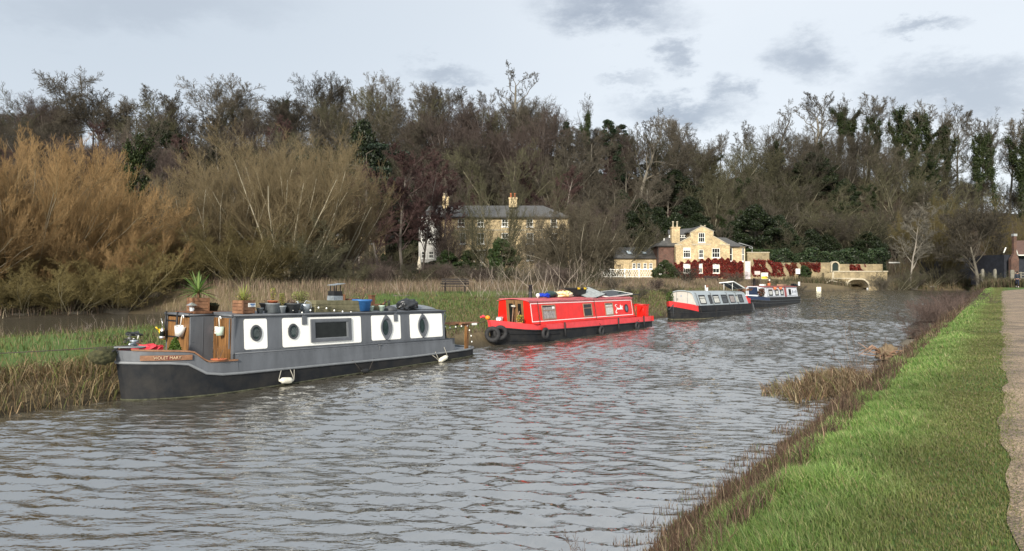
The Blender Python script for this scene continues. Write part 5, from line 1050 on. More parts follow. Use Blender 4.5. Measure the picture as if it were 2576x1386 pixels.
def band(hf, z0, z1, ua, ub, n=18, out=.0):
    mb = MB()
    for sd in (-1, 1):
        vs = []
        for u in np.linspace(ua, ub, n):
            a = hf(u, sd, .5); p, q = hf(u, sd, z0(a.x)), hf(u, sd, z1(a.x)); p.y += sd * out; q.y += sd * out; vs += [p, q]
        mb.add(vs, [(2 * i, 2 * i + 1, 2 * i + 3, 2 * i + 2) for i in range(n - 1)])
    return mb
band(th, lin((-3, .84), (-1.7, .80), (.3, .46)), lin((-3, 1.2), (-1.6, 1.1), (.3, .84)), 0, .165).build('bow_band', M_RBAND, TB)
band(th, lin((-3, .5), (11, .44)), lambda x: .83, .1652, 1, 40).build('upper_hull', M_BLACK, TB); rail(th, lin((-3, .50), (0, .38), (11, .36)), .022).build('rubbing_rail', M_BLK, TB)
rb_ = MB()
for x in (2.9, 6.3, 7.6, 9.6): rb_.box(x, -.075, 0, x + .05, -.045, .8)
rb_.build('hull_rib', M_BLK, TB); deck(th, lambda x: .8, inset=.05).build('deck', M_TG, TB)
rail(th, lambda x: .03, .02, out=.01).build('waterline_weed', M_MOSSW, TB)
tw = Wall(.06, .83, .33); sec = [(.06, .83), (.28, 1.50), (.36, 1.60), (.55, 1.68), (.8, 1.72), (1.0, 1.73), (1.2, 1.72), (1.45, 1.68), (1.64, 1.60), (1.72, 1.50), (1.94, .83)]
hm = MB(); vs = []
for x in (-.12, 9.25): vs += [(x + (.12 if z < 1 else 0), y, z) for y, z in sec]
ns = len(sec); hm.add(vs, [(i, ns + i, ns + i + 1, i + 1) for i in range(ns - 1)] + [tuple(range(ns, 2 * ns))], False); hm.build('cabin', M_TG, TB)
fm = MB(); fm.add([(-.08, y, z) for y, z in sec], [tuple(range(ns - 1, -1, -1))]); fm.build('front_board', M_TW, TB)
MB().tube([(-.14 + (.12 if z < 1 else 0), y, z + .01) for y, z in sec], .03, 6).build('front_hoop', M_TG, TB)
MB().box(-.095, .62, .86, -.082, .64, 1.66).box(-.095, 1.35, .86, -.082, 1.37, 1.66).build('board_joint', M_GPOT, TB)
MB().prism([(1.05, 1.36), (1.08, 1.41), (1.05, 1.47), (1.02, 1.41)], lambda u, v, w: Vector((-.085 - w, u, v)), 0, .01).build('diamond', M_BLUE, TB); MB().torus((-.1, 1.3, 1.2), .05, .01, 'x', 12, 5).build('ring_handle', M_BLK, TB)
for (a, b, cu) in ((.66, 1.62, M_CURTW), (2.95, 3.95, M_CURTW), (4.45, 5.45, None), (5.87, 6.83, M_CURT), (7.65, 8.5, None)): boat_window(TB, tw, a, .93, b, 1.48, M_BLK, 1.28 if cu is not M_CURT else None, cu, .05)
boat_window(TB, tw, 2.2, .93, 2.62, 1.48, M_BLK); boat_window(TB, tw, 7.03, .93, 7.52, 1.46, M_GPOT, None, M_CURTW)
for x in (.35, 2.75, 5.6, 7.3): rope_over(TB, tw, x, 1.6, .4, -.08)
ts = MB()
for y in (.2, 1.8): ts.tube([(9.3, y, .84), (9.35, y, 1.35), (10.2, y + (.1 if y < 1 else -.1), 1.15), (10.25, y, .8)], .035, 6)
ts.box(9.5, .15, .84, 10.1, .25, 1.2); ts.build('stern_rail', M_RBAND, TB)
e = on_t('roof_chimney', ta(1778, 1.2), 1.2, 1.72, 'white-legged dark cowl chimney on the pale grey boat', 'chimney'); MB().lathe([(.07, 0), (.07, .25)], n=12).build('flue', M_PLW, e); MB().lathe([(.12, .24), (.12, .38), (0, .42)], n=12).build('cowl', M_WOODD, e); MB().tube([(-.3, 0, 0), (-.3, 0, .38)], .03, 6).build('white_pipe', M_PLW, e)
e = on_t('solar_panel', ta(1835, 1.0), .75, 1.74, 'pair of tilted solar panels on the pale grey boat roof', 'solar panel'); Mx = Matrix.Rotation(.20, 4, 'Y') @ Matrix.Rotation(-.1, 4, 'X')
MB().box(-1.2, -.45, .33, 1.0, -.0, .37, Mx).box(-1.2, .06, .33, 1.0, .5, .37, Mx).build('panel_face', M_DPOT, e); MB().box(-1.25, -.5, .32, -1.2, .55, .38, Mx).box(1.0, -.5, .32, 1.05, .55, .38, Mx).box(-1.25, -.5, .32, 1.05, -.45, .38, Mx).box(-1.2, .0, .32, 1.0, .06, .38, Mx).tube([(-1, -.3, 0), (-1, -.3, .5)], .02, 5).tube([(-1, .3, 0), (-1, .3, .5)], .02, 5).build('panel_frame', M_PLW, e)
e = on_t('wood_offcuts', ta(1880, 1.2), 1.2, 1.72, 'rusty offcuts on the roof at the pale grey boat stern', 'timber'); MB().box(-.5, -.2, 0, .4, .2, .1).box(-.3, -.25, .101, .5, -.05, .16).build('offcuts', M_WOODD, e)
e = on_t('bow_plant', -.75, 1.5, .85, 'leafy green plant in the bow of the pale grey boat', 'plant'); sprig(e, .05, 420, .75, .24, [(.05, .085, .02), (.08, .11, .03)], 51, .09)
e = on_t('boat_fender', 10.4, .1, .35, 'long dark fender hanging at the pale grey boat stern', 'fender'); MB().tube([(0, 0, .5), (.05, -.05, .1), (.2, -.1, -.3)], [.03, .09, .08], 8).build('fender_body', M_DPOT, e)
e = on_t('bow_rope', -1.75, .95, .7, 'rope fender looped at the pale grey boat bow', 'fender'); MB().tube([(0, -.12, .2), (-.08, .1, -.1), (.1, .35, .1)], .03, 6).tube([(-.02, -.15, .3), (-.03, -.15, -.55)], .015, 5).build('rope_loop', M_DPOT, e)

# ----------------------------------------------------------------- the white and navy boat
FO, FA = (21.9, 57.9), R(54.2); fa = lambda px, y: along(px, y, FO, FA)
FB = empty('narrowboat', (FO[0], FO[1], 0), FA, 'white and navy narrowboat with a red roof stripe, farthest from the camera', 'narrowboat', 'narrowboats moored along the far bank'); FB.rotation_euler = (0, .012, FA)
FM = Matrix.Translation((FO[0], FO[1], 0)) @ Matrix.Rotation(FA, 4, 'Z') @ Matrix.Rotation(.012, 4, 'Y'); fp_ = lambda x, y, z: FM @ Vector((x, y, z))
def on_f(name, x, y, z, label, cat, group=None): e = empty(name, fp_(x, y, z), FA, label, cat, group); e.rotation_euler = (0, .012, FA); return e
fh = hull_fn(1.0, 1.05, -3.2, .25, 3.2, 10.9, 2.0, .8, .8, .8); M_NAVY = mat('navy_paint', (.022, .035, .075), .4, var=.2); M_FW = mat('white_boat_paint', (.72, .74, .78), .4, var=.04)
strip(fh, lambda x: -.5, lin((-4, .7), (-.5, .5), (11, .42))).build('hull', M_BLACK, FB); strip(fh, lin((-4, .7), (-.5, .5), (11, .42)), lin((-4, 1.0), (-1, .82), (11, .72))).build('topsides', M_BLACK, FB); band(fh, lin((-4, .72), (-.5, .52), (11, .44)), lin((-4, 1.0), (-1, .82), (11, .72)), 0, .22, out=.006).build('bow_band', M_NAVY, FB)
rail(fh, lin((-4, .7), (-.5, .5), (11, .42)), .025).build('rubbing_rail', M_DPOT, FB); rail(fh, lin((-4, .42), (-.5, .3), (11, .2)), .018).build('lower_rail', M_DPOT, FB); deck(fh, lambda x: .72, inset=.05).build('deck', M_NAVY, FB)
fw = Wall(.12, .78, .14); c4 = MB(); cabin_shell(c4, -.55, 10.1, .12, 1.88, .74, 1.68, .14); c4.v = [(x - .45 if (z > 1 and x < 0) else (x - .1 if z > 1 else x), y, z) for x, y, z in c4.v]; c4.build('cabin', M_FW, FB)
r4 = MB(); cambered(r4, -1.05, 10.05, .25, 1.75, 1.68, .07, .04, over=.06); r4.build('roof', mat('red_oxide_roof', (.24, .05, .045), .6, var=.2), FB)
MB().prism(rect(5.3, .78, 6.0, 1.66), fw, .003, .01).build('red_stripe', mat('red_oxide_stripe', (.30, .055, .05), .5, var=.1), FB)
MB().ring(rect(-.3, .84, 5.1, 1.60), rect(-.24, .88, 5.04, 1.56), fw, .002, .006).ring(rect(6.2, .84, 9.8, 1.60), rect(6.26, .88, 9.74, 1.56), fw, .002, .006).build('panel_line', M_GPOT, FB)
for (a, b) in ((.15, 1.35), (2.15, 3.25), (3.9, 4.9), (6.8, 7.6)): boat_window(FB, fw, a, .93, b, 1.47, M_BLK, None, M_CURTW if b < 5 else None, .09, r=.1)
for x in (8.25, 9.45): MB().prism(ell(x, 1.2, .09, .16), fw, .003, .012).build('roundel', M_NAVY, FB)
MB().prism([(8.62, 1.17), (8.82, 1.2), (9.1, 1.17), (9.1, 1.14), (8.62, 1.14)], fw, .002, .008).prism(rect(8.72, 1.22, 8.98, 1.25), fw, .002, .008).build('boat_lettering', M_NAVY, FB)
dd = MB().prism(rect(.75, .74, 1.5, 1.66), lambda u, v, w: Vector((-.75 - .3 * (v - .78) - w, u, v)), 0, .12).build('front_door', M_NAVY, FB)
MB().ring(rect(.68, .72, 1.57, 1.72), rect(.75, .74, 1.5, 1.66), lambda u, v, w: Vector((-.75 - .3 * (v - .78) - w, u, v)), 0, .14).build('door_frame', M_FW, FB)
MB().box(-1.35, .3, .72, -1.2, 1.8, 1.0).build('bow_locker', M_FW, FB)
for i, (px, y, lab) in enumerate(((1894, 1.95, 'dark hanging basket plant left of the navy door of the white boat'), (1925, .28, 'dark flower basket right of the navy door of the white boat'))):
    e = on_f('hanging_plant', -1.62, y, .80, lab, 'plant', 'baskets at the white boat door'); sprig(e, 0, 520, .75, .3, [(.05, .03, .025), (.18, .06, .04), (.04, .055, .02)], 60 + i, .1)
e = on_f('stove_chimney', fa(1897, 1.5), 1.5, 1.72, 'thin black chimney at the front of the white boat', 'chimney'); MB().lathe([(.11, 0), (.1, .62), (.12, .63), (.12, .7), (0, .7)], n=12).build('pipe', M_BLK, e)
for i, (px, lab, m_, s_) in enumerate(((1918, 'white box at the front of the white boat roof', M_PLW, .3), (1934, 'terracotta pot on the white boat roof', M_TERRA, .15), (1966, 'tan flat basket on the white boat roof', M_WFR, .5), (2010, 'small white post at the stern of the white boat roof', M_PLW, .12))):
    e = on_f('roof_item', fa(px, .9), .9, 1.75, lab, ('box', 'plant pot', 'basket', 'post')[i], 'things on the white boat roof'); e.name = ('roof_box', 'flower_pot', 'basket', 'post')[i]
    (MB().lathe([(0, 0), (s_ * .8, 0), (s_ * 1.1, .25), (s_ * .9, .25)], n=12) if i in (1,) else MB().box(-s_, -s_ * .6, 0, s_, s_ * .6, .15 if i != 3 else .4)).build('body', m_, e, .01)
    if i == 1: sprig(e, .2, 160, .25, .16, [(.3, .06, .04), (.06, .08, .03)], 70, .08)
for i, x in enumerate((1.75, 3.6)):
    e = on_f('flower_pot', x, .08, 1.42, ('first', 'second')[i] + ' terracotta pot hung between the white boat windows', 'plant pot', 'pots hung on the white boat side'); MB().lathe([(0, 0), (.1, 0), (.17, .24), (.14, .24)], n=12).build('pot_body', M_TERRA, e)
e = on_f('roof_clutter', fa(1998, 1.0), 1.0, 1.74, 'dark bundle at the stern end of the white boat roof', 'bundle'); lump_mesh('bundle', (0, 0, .06), .7, .3, .14, M_BLK, e, 18, .3, 3, 3)
# ================================================================= HOUSES, WALLS, BRIDGE
def PX(px, Y): return (px - 1288) / FPX * Y
def PZ(y, Y): return CAMZ + (690 - y) / FPX * Y
def brickmat(name, c1, c2, mortar, scale=2.2):
    m = bpy.data.materials.new(name); m.use_nodes = True; N = m.node_tree.nodes; L = m.node_tree.links; b = N['Principled BSDF']; b.inputs['Roughness'].default_value = .9
    tc = N.new('ShaderNodeTexCoord'); mp = N.new('ShaderNodeMapping'); mp.inputs['Rotation'].default_value = (R(90), 0, 0); L.new(tc.outputs['Object'], mp.inputs[0])
    br = N.new('ShaderNodeTexBrick'); br.inputs['Scale'].default_value = scale; br.inputs['Mortar Size'].default_value = .014; br.inputs['Color1'].default_value = (*c1, 1); br.inputs['Color2'].default_value = (*c2, 1); br.inputs['Mortar'].default_value = (*mortar, 1)
    L.new(mp.outputs[0], br.inputs[0]); n = N.new('ShaderNodeTexNoise'); n.inputs['Scale'].default_value = .9; n.inputs['Detail'].default_value = 9; n.inputs['Roughness'].default_value = .75; L.new(tc.outputs['Object'], n.inputs[0])
    mr = N.new('ShaderNodeMapRange'); L.new(n.outputs['Fac'], mr.inputs[0]); mr.inputs[1].default_value = .3; mr.inputs[2].default_value = .7; mr.inputs[3].default_value = .5; mr.inputs[4].default_value = 1.35
    vm = N.new('ShaderNodeVectorMath'); vm.operation = 'SCALE'; L.new(br.outputs[0], vm.inputs[0]); L.new(mr.outputs[0], vm.inputs['Scale']); L.new(vm.outputs[0], b.inputs['Base Color'])
    bp = N.new('ShaderNodeBump'); bp.inputs['Strength'].default_value = .5; bp.inputs['Distance'].default_value = .02; L.new(n.outputs['Fac'], bp.inputs['Height']); L.new(bp.outputs[0], b.inputs['Normal']); return m
M_YB = brickmat('yellow_stock_brick', (.60, .47, .26), (.42, .31, .17), (.46, .40, .30)); M_RBK = brickmat('red_brick', (.13, .06, .042), (.085, .045, .035), (.17, .13, .1)); M_STN = brickmat('coursed_stone', (.34, .27, .15), (.24, .19, .11), (.22, .19, .14), 1.3)
M_SLT = mat('slate', (.055, .052, .048), .55, var=.3, scale=3, bump=.4, bscale=6, col2=(.10, .097, .09)); M_TILE = mat('clay_tile', (.085, .05, .04), .8, col2=(.13, .075, .058), scale=3, bump=.4); M_SASH = mat('sash_white', (.78, .78, .73), .5, var=.04)
M_STONE = mat('pale_stone', (.42, .37, .27), .85, var=.2, scale=3); M_BARN = mat('black_weatherboard', (.018, .020, .028), .7, var=.3, scale=2, bump=.5); M_IRON = mat('cast_iron_pipe', (.02, .018, .016), .6); M_FASC = mat('dark_fascia', (.03, .028, .026), .6)
M_FGR = mat('weathered_fence', (.20, .185, .15), .85, var=.25); M_BNCH = mat('weathered_bench', (.028, .022, .019), .8, var=.35, scale=5); M_CONC = mat('grey_render', (.30, .31, .31), .8, var=.15)
def wall_hole(mb, x0, x1, z0, z1, y, holes, outline=None, depth=.18):
    """a wall facing the camera with real openings; holes (a, b, c, d) = x0, z0, x1, z1; reveals run back by depth"""
    xs = sorted({x0, x1, *[h[0] for h in holes], *[h[2] for h in holes]}); zs = sorted({z0, z1, *[h[1] for h in holes], *[h[3] for h in holes]})
    for i in range(len(xs) - 1):
        for j in range(len(zs) - 1):
            cx, cz = (xs[i] + xs[i + 1]) / 2, (zs[j] + zs[j + 1]) / 2
            if any(h[0] < cx < h[2] and h[1] < cz < h[3] for h in holes): continue
            mb.add([(xs[i], y, zs[j]), (xs[i + 1], y, zs[j]), (xs[i + 1], y, zs[j + 1]), (xs[i], y, zs[j + 1])], [(0, 1, 2, 3)])
    for a, b, c, d in holes:
        mb.add([(a, y, b), (c, y, b), (c, y, d), (a, y, d), (a, y + depth, b), (c, y + depth, b), (c, y + depth, d), (a, y + depth, d)], [(0, 4, 5, 1), (1, 5, 6, 2), (2, 6, 7, 3), (3, 7, 4, 0)])
def sash(root, x0, z0, x1, z1, y, nv=3, blind=0.0, name='window', bl=None, cur=None):
    fw = .09; w = MB().ring(rect(x0, z0, x1, z1), rect(x0 + fw, z0 + fw, x1 - fw, z1 - fw), lambda u, v, q: Vector((u, y + .10 - q, v)), 0, .07)
    zm = (z0 + z1) / 2; w.box(x0 + fw, y + .035, zm - .04, x1 - fw, y + .09, zm + .04)
    for i in range(1, nv): xx = x0 + (x1 - x0) * i / nv; w.box(xx - .022, y + .05, z0 + fw, xx + .022, y + .09, z1 - fw)
    w = w.build(name, M_SASH, root); MB().box(x0 + fw, y + .1, z0 + fw, x1 - fw, y + .11, z1 - fw).build('pane', M_GLASS, w)
    MB().box(x0 - .1, y - .09, z0 - .16, x1 + .1, y + .06, z0 - .002).build('sill', M_SASH, w)
    if blind: MB().box(x0 + fw, y + .092, z1 - fw - blind * (z1 - z0), x1 - fw, y + .098, z1 - fw).build('blind', M_SASH, w)
    return w
def slab(mb, pts, th=.14):
    """a roof plane given by its corners, anticlockwise from outside"""
    P = [Vector(p) for p in pts]; n = (P[1] - P[0]).cross(P[2] - P[0]).normalized(); k = len(P); Q = [p - n * th for p in P]
    mb.add(P + Q, [tuple(range(k)), tuple(range(2 * k - 1, k - 1, -1))] + [(i, k + i, k + (i + 1) % k, (i + 1) % k)[::-1] for i in range(k)][::1])
def chimney(root, x, y, z0, z1, w, d, npots, m_, m_pot, hp=.7):
    c = MB().box(x - w / 2, y - d / 2, z0, x + w / 2, y + d / 2, z1 - .25).box(x - w / 2 - .08, y - d / 2 - .08, z1 - .249, x + w / 2 + .08, y + d / 2 + .08, z1).build('chimney_stack', m_, root)
    for i in range(npots):
        px = x + (i - (npots - 1) / 2) * w * .5; MB().lathe([(.16, 0), (.14, hp * .8), (.19, hp * .85), (.19, hp), (.12, hp)], (px, y, z1), 12).build('chimney_pot', m_pot, c)
    return c
# ---- the yellow house with the stepped gable
Y2 = 128.; hx = lambda px: PX(px, Y2); hz = lambda y: PZ(y, Y2)
H2 = empty('yellow_house', (0, 0, 0), 0, 'small yellow brick house with a stepped gable and red creeper', 'house')
wins = [(1719, 648, 1737, 622.5, 3), (1758, 648.5, 1769.5, 628, 2), (1791, 648, 1811, 624.5, 3), (1757, 609.5, 1773, 585.5, 3), (1719, 687, 1736, 663, 3), (1758.5, 687, 1767, 662, 2), (1793, 687, 1810, 663.5, 2)]
L0, R0 = hx(1697), hx(1836); eav = hz(618); gb = 1.2
holes = [(hx(a), hz(b), hx(c), hz(d)) for a, b, c, d, _ in wins]; base = MB(); wall_hole(base, L0, R0, gb, hz(618), Y2, [h for h in holes if h[3] < eav], depth=.2)
top = [h for h in holes if h[3] > eav][0]
# gable above the eaves: strips either side of the attic window
gp = [(1697, 618), (1737, 595.5), (1737, 586), (1766, 570), (1794, 582.5), (1794, 594.5), (1836, 618)]; GPp = [(hx(a), hz(b)) for a, b in gp]
def gtop(x): return float(np.interp(x, [GPp[0][0], GPp[1][0] - .001, GPp[2][0], GPp[3][0], GPp[4][0], GPp[5][0] + .001, GPp[6][0]], [p[1] for p in GPp]))
xs = sorted([p[0] for p in GPp] + [top[0], top[2]]); xs = sorted(set(xs))
for a, b in zip(xs[:-1], xs[1:]):
    za, zb2 = gtop(a + .002), gtop(b - .002)
    if top[0] - .01 < (a + b) / 2 < top[2] + .01:
        base.add([(a, Y2, eav), (b, Y2, eav), (b, Y2, top[1]), (a, Y2, top[1])], [(0, 1, 2, 3)]); base.add([(a, Y2, top[3]), (b, Y2, top[3]), (b, Y2, zb2), (a, Y2, za)], [(0, 1, 2, 3)])
    else: base.add([(a, Y2, eav), (b, Y2, eav), (b, Y2, zb2), (a, Y2, za)], [(0, 1, 2, 3)])
a, b, c, d = top; base.add([(a, Y2, b), (c, Y2, b), (c, Y2, d), (a, Y2, d), (a, Y2 + .2, b), (c, Y2 + .2, b), (c, Y2 + .2, d), (a, Y2 + .2, d)], [(0, 4, 5, 1), (1, 5, 6, 2), (2, 6, 7, 3), (3, 7, 4, 0)])
base.add([(R0, Y2, gb), (R0, Y2 + 9, gb), (R0, Y2 + 9, eav), (R0, Y2, eav)], [(0, 1, 2, 3)])
base.add([(GPp[1][0], Y2, GPp[1][1] - .1), (GPp[1][0], Y2 + 9, GPp[1][1] - .1), (GPp[1][0], Y2 + 9, GPp[2][1]), (GPp[1][0], Y2, GPp[2][1])], [(0, 3, 2, 1)]).add([(GPp[5][0], Y2, GPp[5][1] - .1), (GPp[5][0], Y2 + 9, GPp[5][1] - .1), (GPp[5][0], Y2 + 9, GPp[4][1]), (GPp[5][0], Y2, GPp[4][1])], [(0, 1, 2, 3)])
base.build('gable_wall', M_YB, H2)
for (p, (a, b, c, d)) in zip(wins, holes): sash(H2, a, b, c, d, Y2, p[4], .42 if p[1] > 680 else (.25 if p[0] == 1719 else 0))
MB().ring([(u, v) for u, v in GPp], [(u, v - .001) for u, v in GPp], lambda u, v, w: Vector((u, Y2 - w, v)), 0, .001)
cop = MB()
for i in range(6): a, b = GPp[i], GPp[i + 1]; cop.tube([(a[0], Y2 + .05, a[1] + .05), (b[0], Y2 + .05, b[1] + .05)], .11, 6)
cop.build('gable_coping', M_STONE, H2)
bnd = MB().box(L0 + .05, Y2 - .05, hz(617), hx(1716), Y2 - .002, hz(614)).box(hx(1740), Y2 - .05, hz(616.5), hx(1788), Y2 - .002, hz(613)).box(hx(1814), Y2 - .05, hz(617), R0 - .05, Y2 - .002, hz(614)).build('string_course', M_STONE, H2)
rf2 = MB(); g = GPp
slab(rf2, [(g[3][0], Y2 + .1, g[3][1] + .1), (g[2][0] - .3, Y2 + .1, g[2][1]), (g[2][0] - .3, Y2 + 9, g[2][1]), (g[3][0], Y2 + 9, g[3][1] + .1)]); slab(rf2, [(g[4][0] + .3, Y2 + .1, g[4][1]), (g[3][0], Y2 + .1, g[3][1] + .1), (g[3][0], Y2 + 9, g[3][1] + .1), (g[4][0] + .3, Y2 + 9, g[4][1])])
# upper roof running off to the left behind the gable, its clerestory strip, and the lean-to roofs
ul, ur = hx(1639 + 0), hx(1762)
slab(rf2, [(hx(1690), Y2 + 3.0, hz(587)), (hx(1740), Y2 + 3.0, hz(587)), (hx(1764), Y2 + 6.5, hz(568)), (hx(1700), Y2 + 6.5, hz(573))])
slab(rf2, [(hx(1652), Y2 + .3, hz(619)), (L0 + .15, Y2 + .3, hz(619)), (hx(1737), Y2 + 3.4, hz(594)), (hx(1690), Y2 + 4, hz(592))]); slab(rf2, [(hx(1652), Y2 + 8, hz(621)), (hx(1652), Y2 + .3, hz(619)), (hx(1690), Y2 + 4, hz(592))])
slab(rf2, [(L0 + .1, Y2 + .06, hz(618.5)), (hx(1737), Y2 + .06, hz(596.5)), (hx(1737), Y2 + 4, hz(594)), (L0 + .1, Y2 + 4, hz(618))][::1])
slab(rf2, [(R0 - .05, Y2 + .06, hz(618.5)), (R0 - .05, Y2 + 5, hz(618)), (hx(1795), Y2 + 5, hz(594)), (hx(1795), Y2 + .06, hz(596))])
slab(rf2, [(hx(1834), Y2 + .5, hz(619)), (hx(1880), Y2 + .9, hz(620.5)), (hx(1846), Y2 + 5, hz(594)), (hx(1797), Y2 + 4, hz(594))]); slab(rf2, [(hx(1880), Y2 + .9, hz(620.5)), (hx(1884), Y2 + 8, hz(620.5)), (hx(1846), Y2 + 5, hz(594))])
rf2.build('roof', M_SLT, H2)
cl = MB().box(hx(1692), Y2 + 3.1, hz(596), hx(1738), Y2 + 3.2, hz(588)).build('clerestory', M_SASH, H2)
for i in range(7): MB().box(hx(1695 + i * 6.2), Y2 + 3.06, hz(594.5), hx(1699.5 + i * 6.2), Y2 + 3.09, hz(590)).build('clerestory_pane', M_GLASS, cl)
lw = MB(); wall_hole(lw, hx(1656), L0, gb, hz(619), Y2 + .6, [(hx(1660), 1.6, hx(1676), hz(664.5))]); lw.add([(hx(1656), Y2 + .6, gb), (hx(1656), Y2 + 8, gb), (hx(1656), Y2 + 8, eav), (hx(1656), Y2 + .6, eav)], [(3, 2, 1, 0)]).build('side_wing_wall', M_RBK, H2)
pd = MB().box(hx(1660), Y2 + .45, 1.6, hx(1676), Y2 + .55, hz(664.5)).build('porch', M_SASH, H2); MB().box(hx(1666), Y2 + .42, 1.7, hx(1671), Y2 + .449, hz(676)).build('porch_door', M_GLASS, pd)
MB().tube([(hx(1656.5), Y2 + .5, 1.4), (hx(1656.5), Y2 + .5, eav)], .09, 6).tube([(L0 + .1, Y2 - .1, 1.4), (L0 + .1, Y2 - .1, eav - .2)], .06, 6).build('drainpipe', M_IRON, H2)
MB().box(hx(1651), Y2 + .22, eav - .14, L0, Y2 + .32, eav + .03).build('gutter', M_FASC, H2); MB().box(R0, Y2 + .3, eav - .22, hx(1880), Y2 + .42, eav - .06).build('gutter', M_FASC, H2)
by = MB(); wh = [(hx(1838), hz(657), hx(1846), hz(620 + 3)), (hx(1870), hz(657), hx(1876), hz(623))]; wall_hole(by, R0, hx(1878), gb, eav - .1, Y2 + .8, wh); by.add([(hx(1878), Y2 + .8, gb), (hx(1878), Y2 + 8, gb), (hx(1878), Y2 + 8, eav - .1), (hx(1878), Y2 + .8, eav - .1)], [(0, 1, 2, 3)]).build('bay_wall', M_YB, H2)
for w_ in wh: sash(H2, *w_, Y2 + .8, 1)
chimney(H2, hx(1704.5), Y2 + 2.0, eav - .2, hz(569.5), 1.55, 1.2, 2, M_YB, M_STONE, 1.1); chimney(H2, hx(1783), Y2 + 4, hz(600), hz(572), 1.5, 1.2, 2, M_YB, M_STONE, .7); MB().tube([(hx(1677), Y2 + 2.2, hz(605)), (hx(1677), Y2 + 2.2, hz(598))], .09, 6).build('soil_pipe', M_SASH, H2)
def creeper(name, pts, n, label, cols, seed, size=.2, zfun=None, gap=-.35):
    r = np.random.default_rng(seed); P = []
    for (x0, z0, x1, z1, y, k) in pts:
        m_ = int(n * k); P.append(np.stack([r.uniform(x0, x1, m_), y - .05 - .22 * r.random(m_) ** 2, z0 + (z1 - z0) * r.random(m_) ** .9 + .12 * r.normal(size=m_)], 1))
    P = np.concatenate(P); P = P[(np.sin(P[:, 0] * 1.9 + seed) + np.sin(P[:, 0] * 4.3 + P[:, 2] * 2.2) + .8 * np.sin(P[:, 2] * 3.1 + P[:, 0]) + r.normal(size=len(P)) * .45) > gap]
    if zfun is not None: P = P[zfun(P)]
    v, f, c = leaves(P, size, cols, seed, .4); return tag(link(name, np_mesh(name, v, [f], LF, c)), label, 'creeper')
REDI = [(.14, .018, .016), (.22, .026, .022), (.06, .014, .012), (.26, .05, .03)]
def no_win(P):
    k = np.ones(len(P), bool)
    for a, b, c, d in holes: k &= ~((P[:, 0] > a - .05) & (P[:, 0] < c + .05) & (P[:, 2] > b - .1) & (P[:, 2] < d))
    lim = np.interp(P[:, 0], [hx(1697), hx(1716), hx(1730), hx(1760), hx(1775), hx(1800), hx(1830), hx(1845), hx(1875)], [hz(662), hz(661), hz(657), hz(655), hz(652), hz(650), hz(651), hz(657), hz(660)]) + .25 * np.sin(P[:, 0] * 5); return k & (P[:, 2] < lim)
creeper('red_creeper', [(L0, hz(700), R0, hz(648), Y2, .75), (R0, hz(698), hx(1872), hz(652), Y2 + .6, .25)], 17000, 'deep red creeper over the ground floor of the yellow house', REDI, 81, .22, no_win, -9)
# ---- annexe
A2 = empty('slate_annexe', (0, 0, 0), 0, 'low annexe with a long slate roof left of the yellow house', 'house'); YA = 130.; ax = lambda p: PX(p, YA); az = lambda y: PZ(y, YA)
ah = [(ax(a), az(676), ax(b), az(662)) for a, b in ((1591, 1599), (1603, 1611), (1619, 1627), (1633, 1641), (1643, 1652))][:4]; aw = MB(); wall_hole(aw, ax(1545), ax(1655), 1.5, az(648), YA, ah); aw.build('wall', M_YB, A2)
for h_ in ah: sash(A2, *h_, YA, 2)
ar = MB(); slab(ar, [(ax(1542), YA - .3, az(649.5)), (ax(1656), YA - .3, az(649.5)), (ax(1654), YA + 4.5, az(619.5)), (ax(1557), YA + 4.5, az(619.5))]); ar.build('roof', M_SLT, A2); MB().box(ax(1542), YA - .36, az(651), ax(1656), YA - .2, az(648.8)).build('gutter', M_FASC, A2)
def on_slope(p, y): f = (649.5 - y) / 30.; return Vector((ax(p), YA - .3 + 4.8 * f, az(y) + .12))
for p in (1580, 1618): q = [on_slope(p + 2, 641), on_slope(p + 14, 641), on_slope(p + 11, 632), on_slope(p - 1, 632)]; s_ = MB().add([v + Vector((0, -.05, .05)) for v in q] + q, [(0, 1, 2, 3), (0, 4, 5, 1), (1, 5, 6, 2), (2, 6, 7, 3), (3, 7, 4, 0)]).build('skylight_frame', M_GPOT, A2); c_ = sum(q, Vector()) / 4; MB().add([c_ + (v - c_) * .75 + Vector((0, -.08, .08)) for v in q], [(0, 1, 2, 3)]).build('pane', mat('painted_sky_glass', (.42, .50, .56), .12, var=.1), s_)  # pale blue pane colour paints in the sky's reflection
# ---- terrace behind the thorn trees
Y1 = 100.; bx = lambda p: PX(p, Y1); bz = lambda y: PZ(y, Y1)
H1b = empty('brick_terrace', (0, 0, 0), 0, 'long yellow brick terrace with a slate roof half hidden by bare trees', 'house')
tw_ = [(1152, 570, 1169, 550), (1201, 570, 1217, 550), (1157, 613, 1171, 586), (1200, 613, 1218, 586), (1262, 570, 1278, 550), (1262, 613, 1279, 586), (1325, 570, 1341, 550), (1325, 613, 1342, 586), (1385, 570, 1401, 550), (1385, 613, 1402, 586), (1325, 655, 1343, 632), (1385, 655, 1402, 632), (1262, 655, 1279, 632)]
th_ = [(bx(a), bz(b), bx(c), bz(d)) for a, b, c, d in tw_]; t1 = MB(); wall_hole(t1, bx(1107), bx(1432), 1.5, bz(545), Y1, th_); t1.add([(bx(1432), Y1, 1.5), (bx(1432), Y1 + 9, 1.5), (bx(1432), Y1 + 9, bz(545)), (bx(1432), Y1, bz(545))], [(0, 1, 2, 3)]).build('wall', M_YB, H1b)
for h_ in th_: sash(H1b, *h_, Y1, 2)
